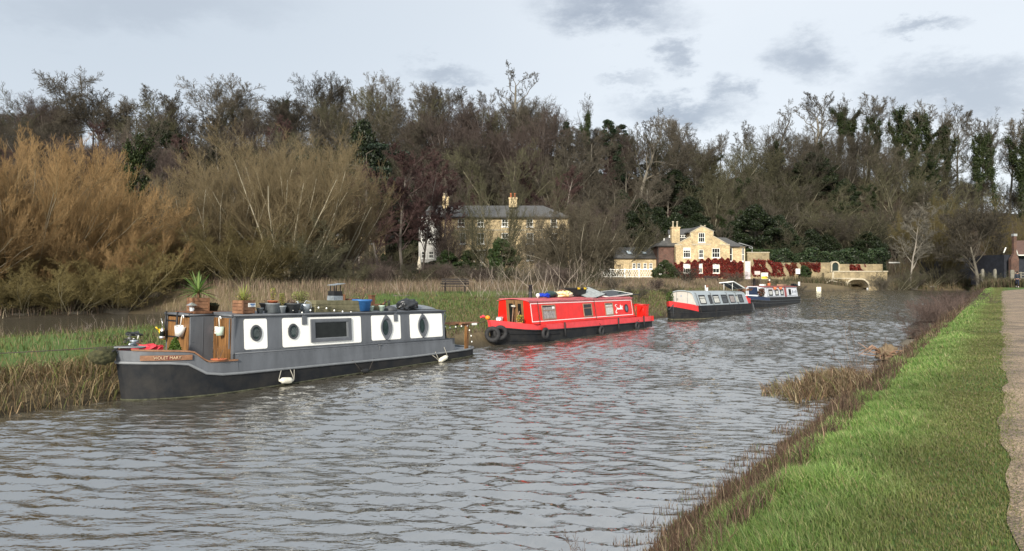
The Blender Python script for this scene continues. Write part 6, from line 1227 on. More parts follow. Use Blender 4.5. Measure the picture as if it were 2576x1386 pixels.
tr_ = MB(); slab(tr_, [(bx(1060), Y1 - .4, bz(546)), (bx(1436), Y1 - .4, bz(546)), (bx(1370), Y1 + 4.8, bz(509)), (bx(1072), Y1 + 4.8, bz(509))]); slab(tr_, [(bx(1436), Y1 - .4, bz(546)), (bx(1430), Y1 + 10, bz(546)), (bx(1370), Y1 + 4.8, bz(509))]); slab(tr_, [(bx(1430), Y1 + 10, bz(546)), (bx(1050), Y1 + 10, bz(546)), (bx(1072), Y1 + 4.8, bz(509)), (bx(1370), Y1 + 4.8, bz(509))]); slab(tr_, [(bx(1050), Y1 + 10, bz(546)), (bx(1060), Y1 - .4, bz(546)), (bx(1072), Y1 + 4.8, bz(509))]); tr_.build('roof', M_SLT, H1b)
MB().box(bx(1107), Y1 - .5, bz(548.5), bx(1437), Y1 - .3, bz(545.5)).build('gutter', M_FASC, H1b); MB().tube([(bx(1188), Y1 - .12, 2), (bx(1188), Y1 - .12, bz(546))], .1, 6).build('drainpipe', M_IRON, H1b); MB().box(bx(1108), Y1 - .04, bz(580), bx(1431), Y1 - .002, bz(577)).build('string_course', M_STONE, H1b)
chimney(H1b, bx(1116), Y1 + 3, bz(520), bz(489), .9, 1.1, 2, M_YB, M_STONE, .5); chimney(H1b, bx(1290.5), Y1 + 3.5, bz(516), bz(491), 1.2, 1.2, 2, M_YB, M_TERRA, .7)
pc = MB().box(bx(1190), Y1 - 1.5, bz(632), bx(1225), Y1 - .01, bz(629)).build('porch_canopy', M_SASH, H1b); MB().box(bx(1193), Y1 - 1.4, 2, bx(1195), Y1 - 1.3, bz(632)).box(bx(1220), Y1 - 1.4, 2, bx(1222), Y1 - 1.3, bz(632)).box(bx(1202), Y1 - .05, 2, bx(1216), Y1 - .01, bz(638)).build('porch_posts', M_SASH, pc)
byw = MB(); bh = [(bx(1062), bz(650), bx(1074), bz(632)), (bx(1080), bz(650), bx(1092), bz(632)), (bx(1062), bz(610), bx(1074), bz(592)), (bx(1080), bz(610), bx(1092), bz(592))]; wall_hole(byw, bx(1055), bx(1106), 1.5, bz(548), Y1 - .8, bh); byw.add([(bx(1106), Y1 - .8, 1.5), (bx(1106), Y1, 1.5), (bx(1106), Y1, bz(548)), (bx(1106), Y1 - .8, bz(548))], [(0, 1, 2, 3)]).build('white_bay', mat('pale_render', (.52, .51, .48), .8, var=.12), H1b)
for h_ in bh: sash(H1b, *h_, Y1 - .8, 2)
L1 = empty('low_cream_building', (0, 0, 0), 0, 'low cream building glimpsed behind the olive willow', 'house'); lh = [(bx(a), bz(608), bx(a + 10), bz(594)) for a in (790, 850, 905)]; l1 = MB(); wall_hole(l1, bx(730), bx(950), 2, bz(588), Y1 + 6, lh); l1.build('wall', M_YB, L1); MB().box(bx(725), Y1 + 5.6, bz(588), bx(955), Y1 + 12, bz(582)).build('roof', M_SLT, L1)
for h_ in lh: sash(L1, *h_, Y1 + 6, 2)
# ---- garden walls, gate, bridge
GW = empty('garden_wall', (0, 0, 0), 0, 'old stone garden wall running right from the yellow house', 'wall'); YW_ = 129.5; wx = lambda p: PX(p, YW_); wz = lambda y: PZ(y, YW_)
MB().box(wx(1880), YW_, .8, wx(1935), YW_ + .5, wz(636)).box(wx(1935), YW_, .8, wx(2040), YW_ + .5, wz(661)).box(wx(2040), YW_ + 2, .8, wx(2100), YW_ + 2.5, wz(660)).box(wx(2124), YW_ + 2, .8, wx(2235), YW_ + 2.5, wz(664)).build('wall', M_STN, GW); MB().box(wx(1879), YW_ - .08, wz(636) + .003, wx(1936), YW_ + .58, wz(634)).build('coping', M_STONE, GW)
pdr = MB().box(wx(1869), YW_ - 1.1, 1.8, wx(1882), YW_ - 1.0, wz(657.5)).build('garden_door', mat('flaking_white_door', (.55, .50, .52), .8, var=.15), GW); MB().box(wx(1867.5), YW_ - 1.04, 1.8, wx(1869), YW_ - .9, wz(656)).box(wx(1882), YW_ - 1.04, 1.8, wx(1884), YW_ - .9, wz(656)).build('frame', M_STONE, pdr)
GT = empty('arched_gateway', (0, 0, 0), 0, 'round-arched stone gateway with a dark green door above the bridge', 'gateway'); gx0, gx1 = wx(2101), wx(2123.5); gc = (gx0 + gx1) / 2; gr = (gx1 - gx0) / 2; gzs = wz(668)
def archpoly(cx, r, zs, zb, n=16): return [(cx - r, zb)] + [(cx - r * math.cos(math.pi * i / n), zs + r * math.sin(math.pi * i / n)) for i in range(n + 1)] + [(cx + r, zb)]
am = MB(); am.ring(archpoly(gc, gr, gzs, wz(690)), archpoly(gc, gr * .72, gzs, wz(690)), lambda u, v, w: Vector((u, YW_ + 2.3 - w, v)), -.4, .6); am.build('stone_arch', M_STONE, GT); MB().prism(archpoly(gc, gr * .73, gzs, wz(690)), lambda u, v, w: Vector((u, YW_ + 2.1 - w, v)), 0, .1).build('door', mat('dark_green_door', (.012, .025, .022), .6, var=.2), GT)
BR = empty('stone_bridge', (0, 0, 0), 0, 'stone bridge with one low dark arch at the head of the water', 'bridge'); YB = 128.8; qx = lambda p: PX(p, YB); qz = lambda y: PZ(y, YB)
ax0, ax1 = qx(2129.5), qx(2185.5); acx = (ax0 + ax1) / 2; nA = 22; mbb = MB(); zt0, zt1 = qz(684), qz(684); xl, xr = qx(2097), qx(2232)
A_ = [(ax0 + (ax1 - ax0) * i / nA, -.3 + (.3 + qz(703.5)) * (1 - (2 * i / nA - 1) ** 4 * .62) ** 1.0 * (1 if 0 < i < nA else .6)) for i in range(nA + 1)]
for yy, rv_ in ((YB, False), (YB + 6, True)):
    fcs = []
    vs = []
    for (x, z) in A_: vs += [(x, yy, z), (x, yy, zt0)]
    fcs = [(2 * i, 2 * i + 2, 2 * i + 3, 2 * i + 1) for i in range(nA)]; mbb.add(vs, [f[::-1] for f in fcs] if rv_ else fcs)
    for a_, b_ in ((xl, ax0), (ax1, xr)): q_ = [(a_, yy, -.6), (b_, yy, -.6), (b_, yy, zt0), (a_, yy, zt0)]; mbb.add(q_, [(3, 2, 1, 0)] if rv_ else [(0, 1, 2, 3)])
mbb.add([(xl, YB, zt0), (xr, YB, zt0), (xr, YB + 6, zt0), (xl, YB + 6, zt0)], [(0, 1, 2, 3)]); vs = []
for (x, z) in A_: vs += [(x, YB, z), (x, YB + 6, z)]
mbb.add(vs, [(2 * i, 2 * i + 1, 2 * i + 3, 2 * i + 2) for i in range(nA)]).build('bridge_body', M_STN, BR); MB().box(ax0 - .3, YB + 5.9, -.6, ax1 + .3, YB + 5.95, 2.4).build('arch_shade_sheet', mat('painted_arch_shade', (.006, .006, .006), .9), BR)  # near-black sheet at the back stands in for the shade under the arch
vo = MB(); O_ = [(x + (x - acx) * .10, z + .28) for x, z in A_]; 
for i in range(nA): vo.add([(A_[i][0], YB - .08, A_[i][1]), (A_[i + 1][0], YB - .08, A_[i + 1][1]), (O_[i + 1][0], YB - .08, O_[i + 1][1]), (O_[i][0], YB - .08, O_[i][1]), (A_[i][0], YB + .1, A_[i][1]), (A_[i + 1][0], YB + .1, A_[i + 1][1])], [(0, 1, 2, 3), (0, 4, 5, 1)])
vo.build('arch_ring', M_STONE, BR); MB().box(xl - .1, YB - .12, zt0 + .003, xr + .1, YB + .3, zt0 + .2).box(qx(2097), YB - .1, qz(701.5), qx(2150), YB - .01, qz(699)).build('parapet_coping', M_STONE, BR); MB().box(qx(2121), YB - .5, -.5, qx(2128), YB - .05, qz(708)).build('abutment', M_STONE, BR)
SP = empty('stone_pier', (0, 0, 0), 0, 'short square yellow stone pier left of the bridge parapet', 'pier'); MB().box(qx(2061), YB - 2, .6, qx(2080), YB - 1, qz(686)).build('pier', M_STN, SP); MB().box(qx(2080), YB - 2.1, .6, qx(2085), YB - .9, qz(684.5)).build('pier_post', M_STONE, SP)
creeper('red_creeper', [(wx(1885), wz(690), wx(1905), wz(667), YW_, .5), (wx(1895), wz(695), wx(1945), wz(655), YW_, .6), (wx(1945), wz(694), wx(1985), wz(660), YW_, .3)], 7000, 'red creeper in the garden wall nearest the yellow house', REDI, 82, .24); creeper('red_creeper', [(wx(1985), wz(693), wx(2040), wz(662), YW_, 1)], 3400, 'brownish red creeper hanging on the middle of the garden wall', [(.13, .03, .02), (.09, .035, .02), (.17, .04, .02)], 83, .24)
creeper('red_creeper', [(wx(2150), wz(681), wx(2190), wz(667), YW_ + 2, 1)], 1700, 'small red creeper on the wall right of the arched gateway', REDI, 84, .24); creeper('red_creeper', [(wx(2040), wz(683), wx(2075), wz(662), YW_ + 2, 1)], 1500, 'red creeper on the wall just left of the arched gateway', REDI, 85, .24)
# ---- hedges
def hedge(name, x0, x1, y0, y1, z0, z1, n, label, cols, seed, size=.2, wob=.35, cat='hedge'):
    r = np.random.default_rng(seed); P = np.stack([r.uniform(x0, x1, n), y0 + (y1 - y0) * r.random(n) ** 1.4, np.zeros(n)], 1); tz = z1 + wob * np.sin(P[:, 0] * .9 + seed) + wob * .6 * np.sin(P[:, 0] * 2.3); f = 1 - r.random(n) ** 1.6 * .999; P[:, 2] = z0 + (tz - z0) * f; P[:, 1] -= .35 * np.sin(P[:, 0] * 1.7 + P[:, 2] * 2) ; v, fc, c = leaves(P, size, cols, seed)
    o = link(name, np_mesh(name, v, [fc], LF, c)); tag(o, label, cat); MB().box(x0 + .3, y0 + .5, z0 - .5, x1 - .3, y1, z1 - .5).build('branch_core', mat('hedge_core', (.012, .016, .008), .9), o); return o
HG = [(.024, .042, .018), (.035, .058, .022), (.018, .032, .014), (.05, .07, .03)]
hedge('laurel_hedge', PX(1930, 137), PX(2235, 137), 137, 142, 2.5, PZ(634, 137), 26000, 'long dark evergreen hedge above the creeper-covered garden wall', HG, 91, .34, .6); hedge('clipped_hedge', PX(1880, 134), PX(1945, 134), 134, 136.5, 3.2, PZ(627, 134), 7000, 'neatly clipped low green hedge beside the yellow house', [(.05, .085, .02), (.035, .06, .018)], 92, .2, .06); hedge('garden_hedge', PX(1035, 93), PX(1180, 93), 93, 95, 2.2, PZ(662, 93), 9000, 'low dark hedge in front of the terrace behind the parasol', HG, 93, .2, .25)
plant(None or 'round_shrub', 1672, 118, H=3.4, width=1.15, label='rounded dark green bush at the foot of the yellow house', cat='bush', name='round_bush'); plant('laurel', 2092, 131.5 - 3, X=wx(2018), z=1.8, H=2.6, label='small yellowish-green shrub growing on the garden wall', cat='bush', name='garden_shrub')
# ---- lattice fence
LFc = empty('lattice_fence', (0, 0, 0), 0, 'white lattice fence in front of the slate annexe', 'fence'); YL = 120.; lx = lambda p: PX(p, YL); za, zb3 = PZ(697, YL), PZ(677, YL)
MB().box(lx(1498), YL - .04, zb3 - .12, lx(1642), YL + .04, zb3).box(lx(1498), YL - .04, za, lx(1642), YL + .04, za + .1).build('rails', M_SASH, LFc)
xx = lx(1500)
while xx < lx(1643):
    MB().box(xx - .09, YL - .1, za - .6, xx + .09, YL + .1, zb3 + .12).build('fence_post', M_SASH, LFc); lt = MB()
    for i in range(5): lt.tube([(xx + .1 + i * .42, YL, za + .1), (xx + .1 + (i + 1.6) * .42, YL, zb3 - .1)], .035, 4).tube([(xx + .1 + (i + 1.6) * .42, YL + .06, za + .1), (xx + .1 + i * .42, YL + .06, zb3 - .1)], .035, 4)
    if xx + 2.4 < lx(1645): lt.build('lattice_panel', M_SASH, LFc)
    xx += 2.5
# ---- pergola canopy, barn, cottage, fence at the path's end
CA = empty('garden_canopy', (0, 0, 0), 0, 'curved blue-grey canopy on posts behind the yellow house', 'canopy'); YC = 134.; cx = lambda p: PX(p, YC); cz = lambda y: PZ(y, YC); cm2 = MB(); vs = []
for yy in (YC, YC + 4):
    for i in range(7): p = 1856 + 36 * i / 6; vs.append((cx(p + (10 if yy > YC else 0)), yy, cz(621 - 10.5 * math.sin(min(1, (1 - i / 6) * 1.1 + .1) * math.pi / 2)) ))
cm2.add(vs, [(i, i + 1, 7 + i + 1, 7 + i) for i in range(6)]).build('canopy_roof', mat('blue_grey_sheet', (.22, .28, .33), .4, var=.1), CA); MB().tube([(cx(1892), YC, 3), (cx(1892), YC, cz(622))], .1, 6).tube([(cx(1892), YC, cz(628)), (cx(1884), YC, cz(622))], .07, 6).tube([(cx(1858), YC, cz(611)), (cx(1892), YC, cz(621))], .08, 6).build('posts', M_CONC, CA)
BN = empty('dark_barn', (0, 0, 0), 0, 'long low black weatherboarded barn at the hill foot', 'barn'); YN = 132.; nx = lambda p: PX(p, YN); nz_ = lambda y: PZ(y, YN); MB().box(nx(2375), YN, 1.5, nx(2507), YN + 8, nz_(656)).build('walls', M_BARN, BN)
b2 = MB(); slab(b2, [(nx(2371), YN - .4, nz_(657)), (nx(2512), YN - .4, nz_(657)), (nx(2498), YN + 4, nz_(648)), (nx(2385), YN + 4, nz_(647))]); slab(b2, [(nx(2512), YN - .4, nz_(657)), (nx(2512), YN + 8.4, nz_(657)), (nx(2498), YN + 4, nz_(648))]); b2.build('roof', mat('dark_slate', (.028, .03, .04), .6, var=.2), BN); MB().box(nx(2478), YN - .06, 1.6, nx(2490), YN - .01, nz_(675)).box(nx(2440), YN - .06, 2.4, nz_(0) * 0 + nx(2447), YN - .01, nz_(672)).build('doors', M_BLK, BN)
CT = empty('brick_cottage', (0, 0, 0), 0, 'red brick cottage with a tapering chimney at the end of the towpath', 'house'); YT = 106.; tx = lambda p: PX(p, YT); tz = lambda y: PZ(y, YT)
cs = MB(); cs.add([(tx(2544), YT, 1), (tx(2563), YT, 1), (tx(2563), YT + .6, 1), (tx(2544), YT + .6, 1), (tx(2544), YT, tz(652)), (tx(2563), YT, tz(652)), (tx(2563), YT + .6, tz(652)), (tx(2544), YT + .6, tz(652)), (tx(2551), YT + .05, tz(638)), (tx(2558), YT + .05, tz(638)), (tx(2558), YT + .5, tz(638)), (tx(2551), YT + .5, tz(638)), (tx(2551), YT + .05, tz(594)), (tx(2558), YT + .05, tz(594)), (tx(2558), YT + .5, tz(594)), (tx(2551), YT + .5, tz(594))],
    [(4 * k + i, 4 * k + (i + 1) % 4, 4 * k + 4 + (i + 1) % 4, 4 * k + 4 + i) for k in range(3) for i in range(4)] + [(12, 13, 14, 15)]).build('chimney_stack', M_RBK, CT); MB().box(tx(2550), YT, tz(594) + .002, tx(2559), YT + .55, tz(588)).build('chimney_cap', M_CONC, CT)
MB().box(tx(2541), YT + 1.3, 1, tx(2720), YT + 9, tz(640)).build('walls', M_BARN, CT); c2 = MB(); slab(c2, [(tx(2566), YT + .6, tz(641)), (tx(2726), YT + .6, tz(641)), (tx(2740), YT + 5, tz(601)), (tx(2612), YT + 5, tz(601))]); c2.build('roof', M_TILE, CT)
cg = MB().tube([(tx(2566), YT + .5, tz(641)), (tx(2558), YT + .7, tz(610))], .1, 6).tube([(tx(2566), YT + .4, tz(642)), (tx(2640), YT + .4, tz(642))], .1, 6).tube([(tx(2536), YT + 1, tz(636)), (tx(2542), YT + 1, tz(622))], .09, 6).build('bargeboard', M_SASH, CT); MB().box(tx(2569), YT + .8, 1.5, tx(2571), YT + .95, tz(642)).build('porch_post', M_CONC, CT)
RF = empty('rail_fence', (0, 0, 0), 0, 'pale post and rail fence beyond the walker', 'fence'); YR = 88.; fx = lambda p: PX(p, YR); fz = lambda y: PZ(y, YR)
for i, p in enumerate((2546, 2567, 2592, 2618)): MB().box(fx(p) - (.22 if i == 0 else .08), YR - .1, 1.0, fx(p) + (.22 if i == 0 else .08), YR + .1, fz(679 if i == 0 else 684)).build('fence_post', M_FGR, RF)
for y in (686, 692, 699): MB().box(fx(2550), YR - .16, fz(y + 1.4), fx(2630), YR - .105, fz(y - .6)).build('fence_rail', M_FGR, RF)
for i, (p, lab) in enumerate(((2473, 'split stump post left of the pair by the barn'), (2504, 'tall split grey gatepost between barn and cottage'))): MB().prism([(-.2, 0), (.2, 0), (.17, 1.7), (.05, 1.95), (-.14, 1.75)], lambda u, v, w: Vector((PX(p, 100) + u, 100 + w, 1.6 + v)), 0, .3).build('gatepost', M_FGR); o_ = COL.objects[-1]; tag(o_, lab, 'post', 'old gateposts')
# ---- notice boards and markers
def sign(name, px, Y, y0, y1, w, label, faces, posts=(), cat='sign', z0=None):
    e = empty(name, (PX(px, Y), Y, 0), 0, label, cat); zl, zh = PZ(y1, Y), PZ(y0, Y)
    MB().box(-w / 2, -.04, zl, w / 2, .04, zh).build('board', faces[0], e)
    if len(faces) > 1: MB().box(-w / 2 + .04, -.05, zl + .04, w / 2 - .04, -.041, zl + (zh - zl) * .42).build('lower_band', faces[1], e)
    if len(faces) > 2: MB().ring(rect(-w / 2 - .06, zl - .02, w / 2 + .06, zh + .06), rect(-w / 2, zl, w / 2, zh), lambda u, v, q: Vector((u, -q, v)), -.03, .07).build('sign_frame', faces[2], e)
    for x in posts: MB().box(x - .05, .045, gz(PX(px, Y), Y) - .4, x + .05, .12, zh).build('post', M_FGR, e)
    return e
M_BRDW = mat('notice_white', (.72, .74, .68), .5, var=.06); M_BRDY = mat('notice_yellow', (.75, .48, .03), .5, var=.05); M_CRM = mat('marker_cream', (.80, .76, .58), .5, var=.05)
sign('notice_board', 1923, 112, 686, 702, 1.05, 'notice board white above and yellow below behind the white boat', (M_BRDW, M_BRDY, M_FGR), (-.6, .6)); sign('marker_board', 2059.5, 109, 722, 733, .72, 'cream square marker board standing in the water near the bridge', (M_CRM,), (0,)); sign('white_box', 2007, 125, 676, 689, .8, 'small white box in the weeds below the garden wall', (M_PLW,), (), 'box'); sign('white_box', 1905, 124, 682, 691, 1.0, 'low pinkish-white block beside the white garden door', (mat('pinkish_block', (.55, .46, .44), .7),), (), 'box'); sign('marker_post', 1935.5, 100, 703, 716, .18, 'short white post on the bank behind the white boat', (M_PLW,), (), 'post')
for p, lab in ((2131, 'white mark at the left foot of the bridge arch'), (2182, 'white float at the right foot of the bridge arch')): sign('float', p, 126, 724, 728, .28, lab, (M_PLW,), (), 'float')
sign('pale_panel', 2195 + 335 / 2.0 * 0 + 0 + (2536 - 2200) * 0 + 55, 133, 659, 662, 2.2, 'thin white panel glimpsed through twigs right of the bridge', (M_SASH,), (), 'panel')
# ---- benches, parasol, flotsam
def bench(x, y, z, rz, w, label, backless=False):
    e = empty('park_bench', (x, y, z), rz, label, 'bench', 'wooden benches across the water')
    MB().box(-w / 2, -.5, .42, w / 2, -.36, .47).box(-w / 2, -.33, .42, w / 2, -.19, .47).box(-w / 2, -.16, .42, w / 2, -.02, .47).build('seat', M_BNCH, e)
    MB().box(-w / 2, .0, .54, w / 2, .04, .66).box(-w / 2, .02, .69, w / 2, .06, .81).box(-w / 2, .04, .84, w / 2, .08, .95).build('backrest', M_BNCH, e)
    for x_ in (-w / 2 + .25, w / 2 - .25): MB().box(x_ - .04, -.45, -.2, x_ + .04, -.37, .42).box(x_ - .04, -.08, -.2, x_ + .04, 0, .42).box(x_ - .04, 0.0, .42, x_ + .04, .08, .93).build('leg', M_BNCH, e)
    for x_ in (-w / 2 - .03, w / 2 - .05): MB().box(x_, -.5, .62, x_ + .08, .02, .67).build('armrest', M_BNCH, e)
bench(PX(1145, 44.8), 44.8, gz(PX(1145, 44.8), 44.8), 0, 1.8, 'dark weathered bench on the green rise above the red boat'); bench(PX(1789, 100), 100, gz(PX(1789, 100), 100) + .1, 0, 2.2, 'low dark bench in the dry grass below the yellow house')
e = empty('folded_parasol', (PX(1055, 86), 86, gz(PX(1055, 86), 86)), 0, 'closed cream parasol standing before the garden hedge', 'parasol'); MB().lathe([(.03, 0), (.03, 1.0)], n=8).build('pole', M_WFR, e); MB().lathe([(.14, .75), (.30, .8), (.34, .95), (.27, 1.5), (.12, 2.25), (.03, 2.5), (0, 2.52)], n=12).build('canopy', mat('cream_canvas', (.62, .56, .44), .8, var=.15), e)
r_ = random.Random(8); e = empty('fallen_branch', (PX(2085, 119), 119, .3), 0, 'bleached fallen tree limb between marker board and bridge', 'branch'); MB().tube([(-2.3, -2, -.1), (-.6, -.5, 1.0), (.3, 0, 1.35), (2.8, .6, .9), (4.2, .8, .8)], [.10, .11, .10, .07, .04], 7).tube([(-.6, -.5, 1.0), (-1.0, -.8, 1.6)], [.06, .02], 6).tube([(-2.2, -1.9, 0), (-2.6, -2, .9)], [.05, .02], 6).tube([(.3, 0, 1.35), (.8, .2, 1.6)], [.06, .03], 6).build('limb', mat('bleached_wood', (.40, .35, .27), .9, var=.2), e)
e = empty('driftwood', st(24.5, 3.0, .05), .6, 'broken brown stump with splayed twigs at the near water edge', 'stump'); lump_mesh('stump', (.1, 0, .16), .3, .26, .3, mat('stump_bark', (.13, .095, .06), .9, col2=(.20, .15, .09), bump=.5), e, 21, .25, 3, 4); mb = MB()
for i in range(16): a_ = r_.uniform(1.4, 4.6); mb.tube([(0, 0, .12), (.35 * math.cos(a_), .35 * math.sin(a_), .2 + r_.uniform(-.1, .25)), (.75 * math.cos(a_ + .2), .75 * math.sin(a_ + .2), .15 + r_.uniform(-.1, .35))], [.03, .018, .008], 5)
mb.build('splayed_twigs', M_WFR, e)
e = empty('black_sack', (PX(330, 22.0), 22.0, gz(PX(330, 22), 22)), 0, 'two crumpled black plastic scraps on the grass left of the grey boat', 'sack'); lump_mesh('lower_scrap', (0, 0, .06), .24, .14, .11, M_BAG, e, 31, .45, 4, 3); lump_mesh('upper_scrap', (-.02, .25, .27), .2, .1, .09, M_BAG, e, 33, .45, 4, 3); MB().tube([(.2, 0, .1), (.24, 0, .26)], .02, 5).build('pale_tip', M_PLW, e)
# ---- the walker: one continuous skinned body with clothing over it
def skin_mesh(name, V, E, rad, material, parent, sub=2):
    me = bpy.data.meshes.new(name); me.from_pydata(V, E, []); me.materials.append(material); o = link(name, me, parent); o.modifiers.new('skin', 'SKIN'); 
    for v, r in zip(me.skin_vertices[0].data, rad): v.radius = r if isinstance(r, tuple) else (r, r)
    me.skin_vertices[0].data[0].use_root = True; s = o.modifiers.new('smooth', 'SUBSURF'); s.levels = sub; s.render_levels = sub; return o
PWX, PWY = PX(2559, 79), 79.; PWZ = gz(PWX, PWY) + .03; PR = empty('person', (PWX, PWY, PWZ), R(142), 'person in a dark hooded jacket and navy trousers walking away on the towpath', 'person'); PR.scale = (1.03, 1.03, 1.03)
M_SKIN = mat('skin', (.42, .24, .17), .6, var=.05); M_JKT = mat('dark_jacket', (.014, .020, .032), .7, var=.25); M_TRS = mat('navy_trousers', (.012, .016, .035), .8, var=.2); M_HAIR = mat('dark_hair', (.012, .010, .009), .6)
BV = [(0, 0, .95), (0, 0, 1.12), (0, -.01, 1.32), (0, 0, 1.46), (0, .01, 1.56), (0, .015, 1.66), (0, .02, 1.74), (-.17, 0, 1.42), (-.23, -.05, 1.16), (-.23, .02, .93), (-.23, .04, .85), (.17, 0, 1.42), (.23, .05, 1.16), (.22, .12, .95), (.22, .15, .87), (-.09, 0, .9), (-.10, .10, .5), (-.10, .06, .10), (-.10, .18, .05), (.09, 0, .9), (.10, -.02, .5), (.10, -.30, .26), (.10, -.34, .12)]
BE = [(0, 1), (1, 2), (2, 3), (3, 4), (4, 5), (5, 6), (3, 7), (7, 8), (8, 9), (9, 10), (3, 11), (11, 12), (12, 13), (13, 14), (0, 15), (15, 16), (16, 17), (17, 18), (0, 19), (19, 20), (20, 21), (21, 22)]
skin_mesh('body', BV, BE, [(.14, .10), (.13, .09), (.15, .10), (.09, .07), .05, .085, .07, .055, .042, .032, .035, .055, .042, .032, .035, .085, .055, .035, .03, .085, .055, .035, .03], M_SKIN, PR)
skin_mesh('jacket', BV[:4] + [BV[7], BV[8], BV[9], BV[11], BV[12], BV[13], (0, -.04, 1.53)], [(0, 1), (1, 2), (2, 3), (3, 4), (4, 5), (5, 6), (3, 7), (7, 8), (8, 9), (3, 10)], [(.19, .15), (.17, .14), (.19, .14), (.13, .11), .085, .068, .055, .085, .068, .055, (.10, .09)], M_JKT, PR)
skin_mesh('trousers', [(0, 0, .93), (-.09, 0, .86), (-.10, .10, .5), (-.10, .065, .13), (.09, 0, .86), (.10, -.02, .5), (.10, -.29, .27)], [(0, 1), (1, 2), (2, 3), (0, 4), (4, 5), (5, 6)], [(.16, .12), .10, .075, .058, .10, .075, .055], M_TRS, PR)
lump_mesh('hair', (0, .0, 1.70), .10, .115, .13, M_HAIR, PR, 3, .05, 2, 3, flat=False)
for (x, y, z, t) in ((-.10, .12, .045, 0), (.10, -.36, .14, -.9)):
    o_ = lump_mesh('shoe', (0, 0, 0), .05, .14, .05, M_PLW, PR, 4, .05, 2, 3); o_.location = (x, y, z); o_.rotation_euler = (t, 0, 0)
for sx in (-1, 1):
    hn = MB(); px_, py_, pz_ = (BV[10] if sx < 0 else BV[14])
    for k in range(4): hn.tube([(px_ + .0, py_ - .03 + k * .02, pz_ - .03), (px_ - sx * .004, py_ - .03 + k * .02, pz_ - .07), (px_ - sx * .015, py_ - .025 + k * .018, pz_ - .105 + .008 * abs(k - 1.5))], [.0105, .0095, .0075], 6)
    hn.tube([(px_, py_ + .04, pz_ + .0), (px_ - sx * .01, py_ + .06, pz_ - .05)], [.011, .008], 6).build('fingers', M_SKIN, PR)
# ================================================================= TREES AND SHRUBS STANDING FREE IN FRONT OF THE HILL
Wf = lambda *a, **k: plant(*a, **k)
Wf('willow', 40, 49, top=345, label='huge orange-twigged willow filling the left of the view', name='willow_tree', width=.98); Wf('willow', -200, 44, top=430, label='orange willow cut by the left photo edge', name='willow_tree', rz=2); Wf('willow', 275, 50, top=560, label='smaller orange willow right of the huge one', name='willow_tree', rz=4, width=1.1)
Wf('willow_yellow', 300, 48.4, H=4.6, label='low yellow-olive willow bush behind the grey boat bow', name='willow_bush', cat='bush', width=1.35); Wf('willow_yellow', 60, 44.2, H=3.6, label='low yellow-olive willow bush under the huge orange willow', name='willow_bush', cat='bush', width=1.35, rz=1); Wf('willow_yellow', 180, 46.2, H=3.4, label='low yellow-olive willow bush between the other two', name='willow_bush', cat='bush', width=1.5, rz=3)
Wf('willow_olive', 720, 60, top=335, label='tall olive willow above the middle of the grey boat', name='willow_tree', width=1.0); Wf('willow_olive', 560, 58, top=415, label='olive willow above the spiky plants on the grey boat', name='willow_tree', rz=2, width=1.1); Wf('willow_olive', 815, 66, top=400, label='olive willow left of the purple alders', name='willow_tree', rz=4, width=1.0)
Wf('willow_yellow', 620, 52, H=5.0, label='low olive bush behind the labelled crate', name='willow_bush', cat='bush', rz=5, width=1.3); Wf('brush_b', 770, 56, H=5.5, label='low tangled bush behind the wooden trough', name='bush', cat='bush', width=1.3)
Wf('willow_yellow', -60, 42.5, H=3.4, label='low yellow-olive willow bush at the left photo edge', name='willow_bush', cat='bush', width=1.3, rz=6); Wf('willow_yellow', 400, 51, H=4.0, label='low yellow-olive willow bush left of the spiky plant', name='willow_bush', cat='bush', width=1.2, rz=7); Wf('willow_yellow', 480, 54, H=4.2, label='low olive bush behind the bow crate plant', name='willow_bush', cat='bush', rz=2.5, width=1.3)
for i, (px, Y, top, w, lab) in enumerate(((905, 88, 470, .9, 'leftmost purple alder beside the cedar'), (955, 84, 420, 1.0, 'purple alder in front of the cedar'), (1010, 86, 372, 1.05, 'tallest purple alder left of the terrace'), (1062, 90, 382, .7, 'purple alder over the left terrace chimney'), (1110, 92, 425, 1.0, 'purple alder right of the terrace left chimney'), (890, 76, 540, .9, 'small purple alder above the wooden trough'))): Wf('alder', px, Y, top=top, label=lab, name='alder_tree', width=w * 1.35, group='purple alders by the terrace', rz=i * 1.3)
Wf('cedar', 922, 104, top=362, label='flat-tiered dark cedar behind the purple alders', name='cedar_tree', width=1.1); Wf('yew', 913, 122, top=312, label='dense rounded evergreen top just above the cedar', name='evergreen_tree', width=.62)
ivt = Wf('ivy_b', 308, 104, top=235, label='thick dark ivy-clad tree right of the orange willow', name='ivy_clad_tree', width=.8, tilt=.1)
Wf('thorn', 1448, 74, top=485, label='big round tangled thorn tree beside the terrace', name='thorn_tree', width=.78); Wf('thorn', 1385, 80, top=530, label='second tangled thorn tree in front of the terrace windows', name='thorn_tree', rz=3, width=.5)
Wf('brush_b', 1262, 86, top=548, label='grey-green bush in front of the terrace porch', name='bush', cat='bush', width=1.1); Wf('laurel', 1262, 85.5, top=600, label='evergreen undergrowth inside the grey-green porch bush', name='evergreen_bush', cat='bush', width=.8); Wf('brush_c', 1128, 90, top=562, label='dense dark twiggy bush against the terrace white bay', name='bush', cat='bush', width=.9); Wf('laurel', 1180, 90, top=630, label='low evergreen bush under the terrace lower windows', name='evergreen_bush', cat='bush', width=1.1)
Wf('brush_b', 1240, 94, top=420, label='yellow-green twiggy tree rising before the terrace roof', name='bare_tree', width=.55); Wf('round_shrub', 964, 84, top=640, label='narrow dark conifer in the dry grass left of the parasol', name='conifer', cat='bush', width=.5)
